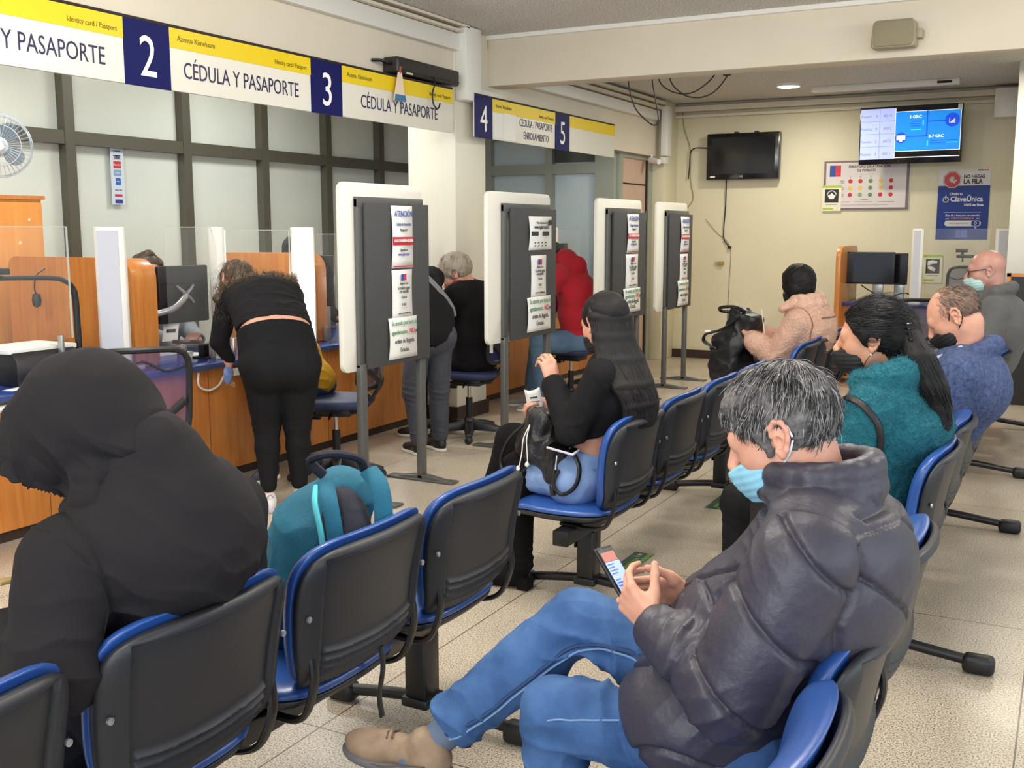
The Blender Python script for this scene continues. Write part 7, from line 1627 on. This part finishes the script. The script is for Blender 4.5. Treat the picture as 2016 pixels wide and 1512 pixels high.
q = MB(); q.tube([tuple(a) for a in snap(tp, [(-.78, 3.90, 1.0), (-.69, 3.80, 1.02), (-.61, 3.76, .99), (-.555, 3.76, .92), (-.545, 3.78, .84), (-.57, 3.80, .77), (-.62, 3.80, .70)], .006)], .013, 8, flat=.5, up=(.5, -1, .2)); q.put('shoulder_strap', M_nyl, p, True, smooth=True)
face_mask(H, p, M_bmask, None)
m = MB(); m.lathe(H(-.088, -.004, -.042), [(.001, -.005), (.0055, 0), (.001, .005)], 10); m.put('earring', mat('pearl', (236, 230, 224), .2), p, True, smooth=True)
S = Sdf(); H.el(S, (0, -.026, .038), (.098, .118, .100), .01); H.el(S, (0, -.10, .0), (.07, .06, .07), .04); H.rc(S, (-.084, .012, .03), (-.080, .014, -.012), .016, .008, .02); H.rc(S, (0, -.07, -.06), (0, -.09, -.02), .05, .05, .03)
for q_ in (-1, 1): H.el(S, (q_ * .098, -.010, -.016), (.03, .024, .036), .008, -1)
S.plane(H(0, .052, .04), H.d(0, .85, -.55), .01); solid('hair_cap', S.mesh(.0045, folds(.003, 30, 60, .003)), M_blackhair, p)
# strands pulled back to the clip
rg = np.random.RandomState(21); u = rg.randn(9000, 3); u /= np.linalg.norm(u, axis=1, keepdims=True); loc = u * np.array([.101, .121, .103]) + np.array([0, -.026, .038])
keep = ((loc[:, 1] - .05) * .85 - (loc[:, 2] - .04) * .55 < 0) & (loc[:, 2] > -.045) & (loc[:, 1] > -.125) & ~((np.abs(loc[:, 0]) > .06) & (((loc[:, 1] + .010) / .03) ** 2 + ((loc[:, 2] + .016) / .04) ** 2 < 1)); loc = loc[keep][:2400]; u = u[keep][:2400]
tg = np.array([0, -.19, .02]) - loc; tg -= u * (tg * u).sum(1, keepdims=True); tg /= np.linalg.norm(tg, axis=1, keepdims=True)
cen = H(0, -.026, .038)
v, f = strand_mesh(H.c + H.k * (loc @ H.R), (tg + rg.randn(*tg.shape) * .12) @ H.R, .09, .0010, 6, 0, rng=rg, cling=lambda p_, d: d - (p_ - cen) / np.linalg.norm(p_ - cen, axis=1, keepdims=True) * .14)
link('hair_strands', np_mesh([(v, f)]), M_blackstr2, p, True)
RG = [(V(-.545, 4.04, 1.215), .035, .02, -3.1, 3.1, V(0, 1, 0), V(1, 0, 0)), (V(-.515, 4.03, 1.225), .045, .03, -3.1, 3.1, V(0, 1, 0), V(1, 0, 0)), (V(-.470, 4.0, 1.15), .055, .045, -3.1, 3.1, V(0, 1, 0), V(1, 0, 0)), (V(-.425, 3.99, 1.05), .055, .045, -3.1, 3.1, V(0, 1, 0), V(1, 0, 0)), (V(-.40, 4.0, .97), .042, .036, -3.1, 3.1, V(0, 1, 0), V(1, 0, 0)), (V(-.385, 4.0, .90), .025, .02, -3.1, 3.1, V(0, 1, 0), V(1, 0, 0))]
curtain('ponytail', p, RG, M_blackhair, M_blackstr2, 700, .0012, wav=.008, wf=1.6, jit=.008)
t_ = MB()
for i in range(7): t_.tube(swept([tuple(H(-.074 + .004 * i * .3, -.112 - .003 * i, .055 - .017 * i)), tuple(H(-.088, -.118 - .002 * i, .052 - .017 * i)), tuple(H(-.086, -.135, .052 - .017 * i))], 3), .0032, 5)
t_.box((0, 0, 0), (.0001, .0001, .0001)); t_.put('hair_clip', M_blk2, p, True, smooth=True)
# ---------------------------------------------------------------- man in blue fleece
J = seatJ(-.60, 5.26, (-.42, 5.24, 1.01), .58, 1.12, .195); J.update(chest=V(-.40, 5.25, .87), waist=V(-.50, 5.25, .72), elL=V(-.52, 4.96, .74), elR=V(-.55, 5.5, .76), wrL=V(-.70, 5.08, .86), wrR=V(-.70, 5.34, .86))
p = thing('person', 'balding man in a blue fleece with a black mask looking down at a magazine', 'person', (-.5, 5.25, 0))
H = Head((-.475, 5.22, 1.20), (-.82, -.05, -.58), sc_=1.14)
hl = relaxed(J['wrL'], (-.5, .35, .75), (-.3, .9, -.1), -1, 1.05, fore=J['elL']); hr = relaxed(J['wrR'], (-.5, -.35, .75), (-.3, -.9, -.1), 1, 1.05, fore=J['elR'])
solid('body', body_mesh(J, H, 1.12, [hl, hr], hh=.004, neck_r=.064), M_skin, p)
M_bfl = mat('blue_grey_fleece', (82, 98, 138), .95, bump=(150, .9, 4, .008), noise=(60, (48, 60, 98), .2))
def bx_(S):
    S.chain([(-.56, 5.12, .96), (-.46, 5.09, 1.0), (-.36, 5.12, 1.05), (-.30, 5.22, 1.08), (-.34, 5.34, 1.06), (-.46, 5.38, 1.02)], [.030, .036, .042, .044, .042, .036], .015); S.ell((-.37, 5.25, .88), (.145, .255, .17), None, .05)
top('blue_fleece', p, J, M_bfl, td=(.17, .175), tw=1.42, sl=(.108, .096, .062), h=.006, extra=bx_)
tube_obj('shirt_collar', [(-.57, 5.12, .99), (-.49, 5.11, 1.03), (-.42, 5.13, 1.07)], .014, mat('pale_lilac_shirt', (176, 182, 214), .7), p)
pants('dark_trousers', p, J, M_bleg, rt=.11, rk=.085, ra=.065, hipr=.14, h=.008); shoes_for(p, J, M_bshoe, M_blk, 1.1); face_mask(H, p, M_bmask, None, r=.0022)
M_thin = mat('hair_cap_thin_brown', (112, 88, 74), .7, noise=(30, (150, 116, 98), .25)); M_thins = hair_mat('hair_dark_brown_grey', (48, 38, 34), (140, 124, 112), .45, .5)
S = Sdf(); H.el(S, (0, -.022, .030), (.081, .101, .088), .01); S.plane(H(0, .006, .06), H.d(0, .93, -.25), .01); S.plane(H(0, -.03, -.05), H.d(0, .3, -1), .01)
for q_ in (-1, 1): H.el(S, (q_ * .085, -.012, -.012), (.03, .026, .042), .008, -1)
hb = solid('hair', S.mesh(.0045, folds(.0015, 30, 60, .001)), M_thin, p)
rg = np.random.RandomState(31); u = rg.randn(16000, 3); u /= np.linalg.norm(u, axis=1, keepdims=True); loc = u * np.array([.0815, .1015, .0885]) + np.array([0, -.022, .030])
keep = (loc[:, 1] < .012 + .1 * np.abs(loc[:, 0]) + .25 * (.11 - loc[:, 2]) * (np.abs(loc[:, 0]) > .05)) & (loc[:, 2] > -.055 - .3 * (loc[:, 1] + .1)) & ~((np.abs(loc[:, 0]) > .05) & (((loc[:, 1] + .010) / .03) ** 2 + ((loc[:, 2] + .012) / .044) ** 2 < 1)) & (rg.rand(len(loc)) < .35 + .65 * np.clip((-.01 - loc[:, 1] + (.10 - loc[:, 2])) / .06, 0, 1)); loc = loc[keep][:3200]; u = u[keep][:3200]
tg = loc - np.array([0, .02, .13]); tg -= u * (tg * u).sum(1, keepdims=True); tg /= np.linalg.norm(tg, axis=1, keepdims=True) + 1e-6
v, f = strand_mesh(H.c + H.k * (loc @ H.R), (tg + u * .12 + rg.randn(*tg.shape) * .15) @ H.R, .018, .0008, 3, 0, rng=rg); link('hair_strands', np_mesh([(v, f)]), M_thins, hb, True)
t = thing('magazine', 'folded colourful magazine in the hands of the man in blue fleece', 'magazine', (-.72, 5.18, .98))
q = MB(); q.obox((-.735, 5.16, 1.04), (.0, .10, .0), (-.055, 0, .125), (.002, 0, .001)); q.put('pages', mat('magazine_print', (190, 186, 130), .5, noise=(18, (60, 44, 30), .12)), t, True)
q = MB(); q.obox((-.775, 5.13, 1.13), (.0, .06, .0), (-.014, 0, .034), (.0035, 0, .0015)); q.put('green_picture', mat('magazine_green', (110, 160, 70), .5, noise=(30, (200, 220, 170), .15)), t, True)
# ---------------------------------------------------------------- bald man
J = seatJ(-.60, 7.62, (-.43, 7.62, 1.13), .60, 1.1, .20); J.update(chest=V(-.40, 7.62, .98), waist=V(-.44, 7.62, .78), elL=V(-.50, 7.32, .80), elR=V(-.52, 7.9, .80), wrL=V(-.76, 7.42, .76), wrR=V(-.76, 7.8, .76))
p = thing('person', 'bald man with glasses and pale mask in a dark grey jacket at the right edge', 'person', (-.5, 7.62, 0))
H = Head((-.51, 7.60, 1.325), (-.97, -.12, -.16), sc_=1.13); hl = relaxed(J['wrL'], (-.9, .3, 0), (0, 0, -1), -1, 1, fore=J['elL'])
solid('body', body_mesh(J, H, 1.1, [hl], hh=.0045, neck_r=.062), mat('skin_ruddy', (188, 138, 122), .38, sub=.1), p)
M_gj = mat('grey_softshell', (88, 88, 86), .8, bump=(300, .3), sheen=.1)
def gx(S):
    S.chain([(-.53, 7.50, 1.16), (-.44, 7.48, 1.20), (-.37, 7.55, 1.215), (-.35, 7.64, 1.22), (-.40, 7.72, 1.2)], [.03, .036, .038, .038, .036], .02); S.ell((-.37, 7.62, .96), (.14, .25, .20), None, .05)
top('grey_jacket', p, J, M_gj, td=(.16, .165), tw=1.42, sl=(.102, .09, .06), h=.0065, extra=gx)
pants('dark_trousers', p, J, M_bleg, rt=.11, rk=.085, ra=.065, hipr=.135, h=.009); shoes_for(p, J, M_bshoe, M_blk, 1.1); face_mask(H, p, mat('mask_pale_green', (178, 214, 210), .6), None)
q = MB()
for s_ in (-1, 1):
    q.tube([tuple(H(s_ * .032 + .024 * math.cos(a * .52), .102 - .008 * abs(math.cos(a * .52)), .006 + .017 * math.sin(a * .52))) for a in range(12)], .0028, 6, closed=True); q.tube([tuple(H(s_ * .056, .092, .012)), tuple(H(s_ * .082, .01, .014)), tuple(H(s_ * .083, -.018, .006))], .0028, 6)
q.tube([tuple(H(-.01, .108, .01)), tuple(H(.01, .108, .01))], .0026, 6); q.put('glasses', mat('dark_glasses_frame', (50, 30, 34), .3), p, True, smooth=True)
# ================================================================== bags and small things
t = thing('backpack', 'black leather backpack on the lap of the long-haired woman', 'backpack', (-1.95, 4.05, .6))
M_leather = mat('black_leather', (30, 29, 30), .35, bump=(60, .5, 4, .008))
S = Sdf(); S.box((-1.97, 4.04, .70), (.10, .10, .12), frame_of((-.7, -.6, .3)), .045, .04); S.box((-1.90, 3.98, .62), (.06, .05, .09), frame_of((-.7, -.6, .1)), .03, .04)
solid('body', S.mesh(.005, folds(.010, 12, 26, .008)), M_leather, t)
tube_obj('strap', [(-2.02, 3.93, .78), (-2.10, 3.93, .70), (-2.14, 3.94, .60), (-2.09, 3.93, .54), (-2.02, 3.93, .58), (-1.99, 3.93, .66)], .011, M_leather, t, flat=.6)
tube_obj('strap', [(-1.80, 3.92, .70), (-1.755, 3.91, .62), (-1.77, 3.90, .54), (-1.83, 3.90, .50), (-1.87, 3.90, .54), (-1.85, 3.91, .60)], .012, M_leather, t, flat=.7)
tube_obj('tassel', [(-1.87, 3.92, .62), (-1.875, 3.90, .54), (-1.87, 3.90, .49)], [.007, .012], M_leather, t)
tube_obj('zip_pull', [(-1.86, 3.915, .66), (-1.862, 3.905, .60)], .004, M_steel, t, sub=2)
t = thing('earphones', 'white wired earphones dangling from the lap of the long-haired woman', 'earphones', (-2.03, 3.92, .6))
tube_obj('wire', [(-1.99, 3.92, .78), (-2.015, 3.91, .72), (-2.02, 3.905, .66), (-2.03, 3.90, .60)], .0025, M_lace, t); tube_obj('wire', [(-1.99, 3.92, .78), (-2.0, 3.91, .72), (-1.995, 3.905, .66), (-1.99, 3.90, .625)], .0025, M_lace, t)
q = MB()
for c in ((-2.035, 3.898, .59), (-1.992, 3.898, .612)): q.lathe(c, [(.002, -.012), (.009, -.006), (.010, .002), (.004, .012)], 10)
q.put('earbuds', M_lace, t, True, smooth=True)
t = thing('smartphone', 'white-edged smartphone tucked under the elbow of the long-haired woman', 'phone', (-1.82, 3.92, .69))
q = MB(); q.obox((-1.825, 3.90, .695), (.062, .0, -.010), (0, .034, .004), (.001, -.001, .005)); q.put('case', mat('lilac_white', (226, 220, 236), .3), t, True, bev=.003); q = MB(); q.obox((-1.826, 3.899, .7012), (.058, .0, -.0095), (0, .031, .0037), (.0001, 0, .0004)); q.put('screen', M_blk2, t, True)
t = thing('ticket', 'small white printed ticket in the hand of the long-haired woman', 'ticket', (-2.04, 4.10, .86))
vs = []; fs = []
for i in range(6):
    for j in range(4): a, b = i / 5, j / 3; vs.append((-2.10 + .075 * b + .012 * a, 4.08 + .02 * a, .90 - .095 * a + .02 * b - .012 * math.sin(b * 3)))
for i in range(5):
    for j in range(3): k_ = i * 4 + j; fs.append((k_, k_ + 1, k_ + 5, k_ + 4))
o = link('paper', mesh_of(vs, fs), M_paper, t, True); sm = o.modifiers.new('s', 'SOLIDIFY'); sm.thickness = .001
q = MB(); q.obox((-2.055, 4.083, .868), (.018, .0, .004), (.001, 0, -.003), (0, -.0006, 0)); q.obox((-2.05, 4.086, .85), (.024, .0, .004), (.0005, 0, -.0015), (0, -.0006, 0)); q.put('print', M_tk, t, True)
# turquoise backpack on the third seat
t = thing('backpack', 'turquoise and navy backpack standing on the third seat of the nearest bench', 'backpack', (-1.80, 2.20, .45))
M_turq = mat('turquoise_canvas', (18, 104, 130), .75, bump=(200, .4), noise=(8, (14, 86, 112), .3)); M_navyc = mat('navy_canvas', (24, 26, 42), .75, bump=(200, .4)); M_ltq = mat('light_turquoise_webbing', (86, 196, 208), .7)
S = Sdf(); S.rc((-1.84, 2.22, .60), (-1.80, 2.23, .76), .145, .13, .05, flat=((-.5, 1, 0), 1.15)); S.rc((-1.80, 2.23, .78), (-1.745, 2.26, .87), .125, .085, .05); S.rc((-1.88, 2.17, .54), (-1.86, 2.2, .62), .12, .11, .05); S.plane((-1.8, 2.2, .462), (0, 0, -1), .01)
solid('body', S.mesh(.005, folds(.007, 10, 22, .005)), M_turq, t)
S = Sdf(); S.ell((-1.665, 2.165, .80), (.07, .09, .13), frame_of((.7, -.6, .4)), .02); solid('padded_back', S.mesh(.005, folds(.003, 20, 40, .002)), M_navyc, t)
tube_obj('shoulder_strap', [(-1.70, 2.13, .95), (-1.655, 2.085, .91), (-1.63, 2.07, .84), (-1.62, 2.07, .74)], .022, M_turq, t, flat=.4, up=(.7, -.6, .3)); tube_obj('strap_edge', [(-1.715, 2.105, .94), (-1.68, 2.055, .91), (-1.655, 2.045, .84), (-1.645, 2.05, .74)], .008, M_ltq, t)
tube_obj('shoulder_strap', [(-1.64, 2.24, .965), (-1.59, 2.22, .93), (-1.565, 2.20, .85), (-1.57, 2.19, .75)], .026, M_turq, t, flat=.4, up=(.7, -.6, .3))
tube_obj('grab_handle', [(-1.74, 2.17, .955), (-1.76, 2.14, 1.0), (-1.70, 2.16, 1.02), (-1.66, 2.22, 1.0), (-1.66, 2.25, .96)], .011, M_navyc, t, flat=1.3)
tube_obj('hanging_strap', [(-1.56, 2.17, .50), (-1.555, 2.17, .44), (-1.565, 2.165, .36), (-1.56, 2.17, .30)], .012, M_nyl, t, flat=.35, up=(1, 0, 0)); 
t.location = (-1.83, 2.275, .43)
t = thing('bottle', 'top of a clear green bottle beside the turquoise backpack', 'bottle', (-1.70, 2.50, .46))
q = MB(); q.lathe((-1.70, 2.50, .46), [(.034, 0), (.035, .02), (.035, .17), (.016, .22), (.016, .245)], 18); q.put('bottle', mat('green_clear_plastic', (150, 200, 180), .1, alpha=.55), t, True, smooth=True); q = MB(); q.lathe((-1.70, 2.50, .705), [(.018, 0), (.018, .02)], 16); q.put('cap', mat('cap_teal', (40, 120, 120), .4), t, True, smooth=True)
t = thing('red_bag', 'small dark red bag on the floor by the middle bench', 'bag', (-1.72, 6.75, 0))
S = Sdf(); S.box((-1.72, 6.75, .11), (.05, .10, .11), None, .03, .02); solid('body', S.mesh(.007, folds(.004, 15, 30, .003)), mat('dark_red_leather', (140, 30, 44), .4), t)
t = thing('handbag', 'black bag hanging beside the blue seat in front of the grey-haired man', 'bag', (-.85, 3.9, .4))
S = Sdf(); S.box((-.93, 3.86, .58), (.09, .07, .14), None, .05, .03); solid('body', S.mesh(.007, folds(.008, 12, 26, .006)), M_nyl, t)
for o in list(C.objects):
    if o.type == 'MESH' and o.parent is None and not o.get('label') and not o.get('kind'): o['kind'] = 'structure'
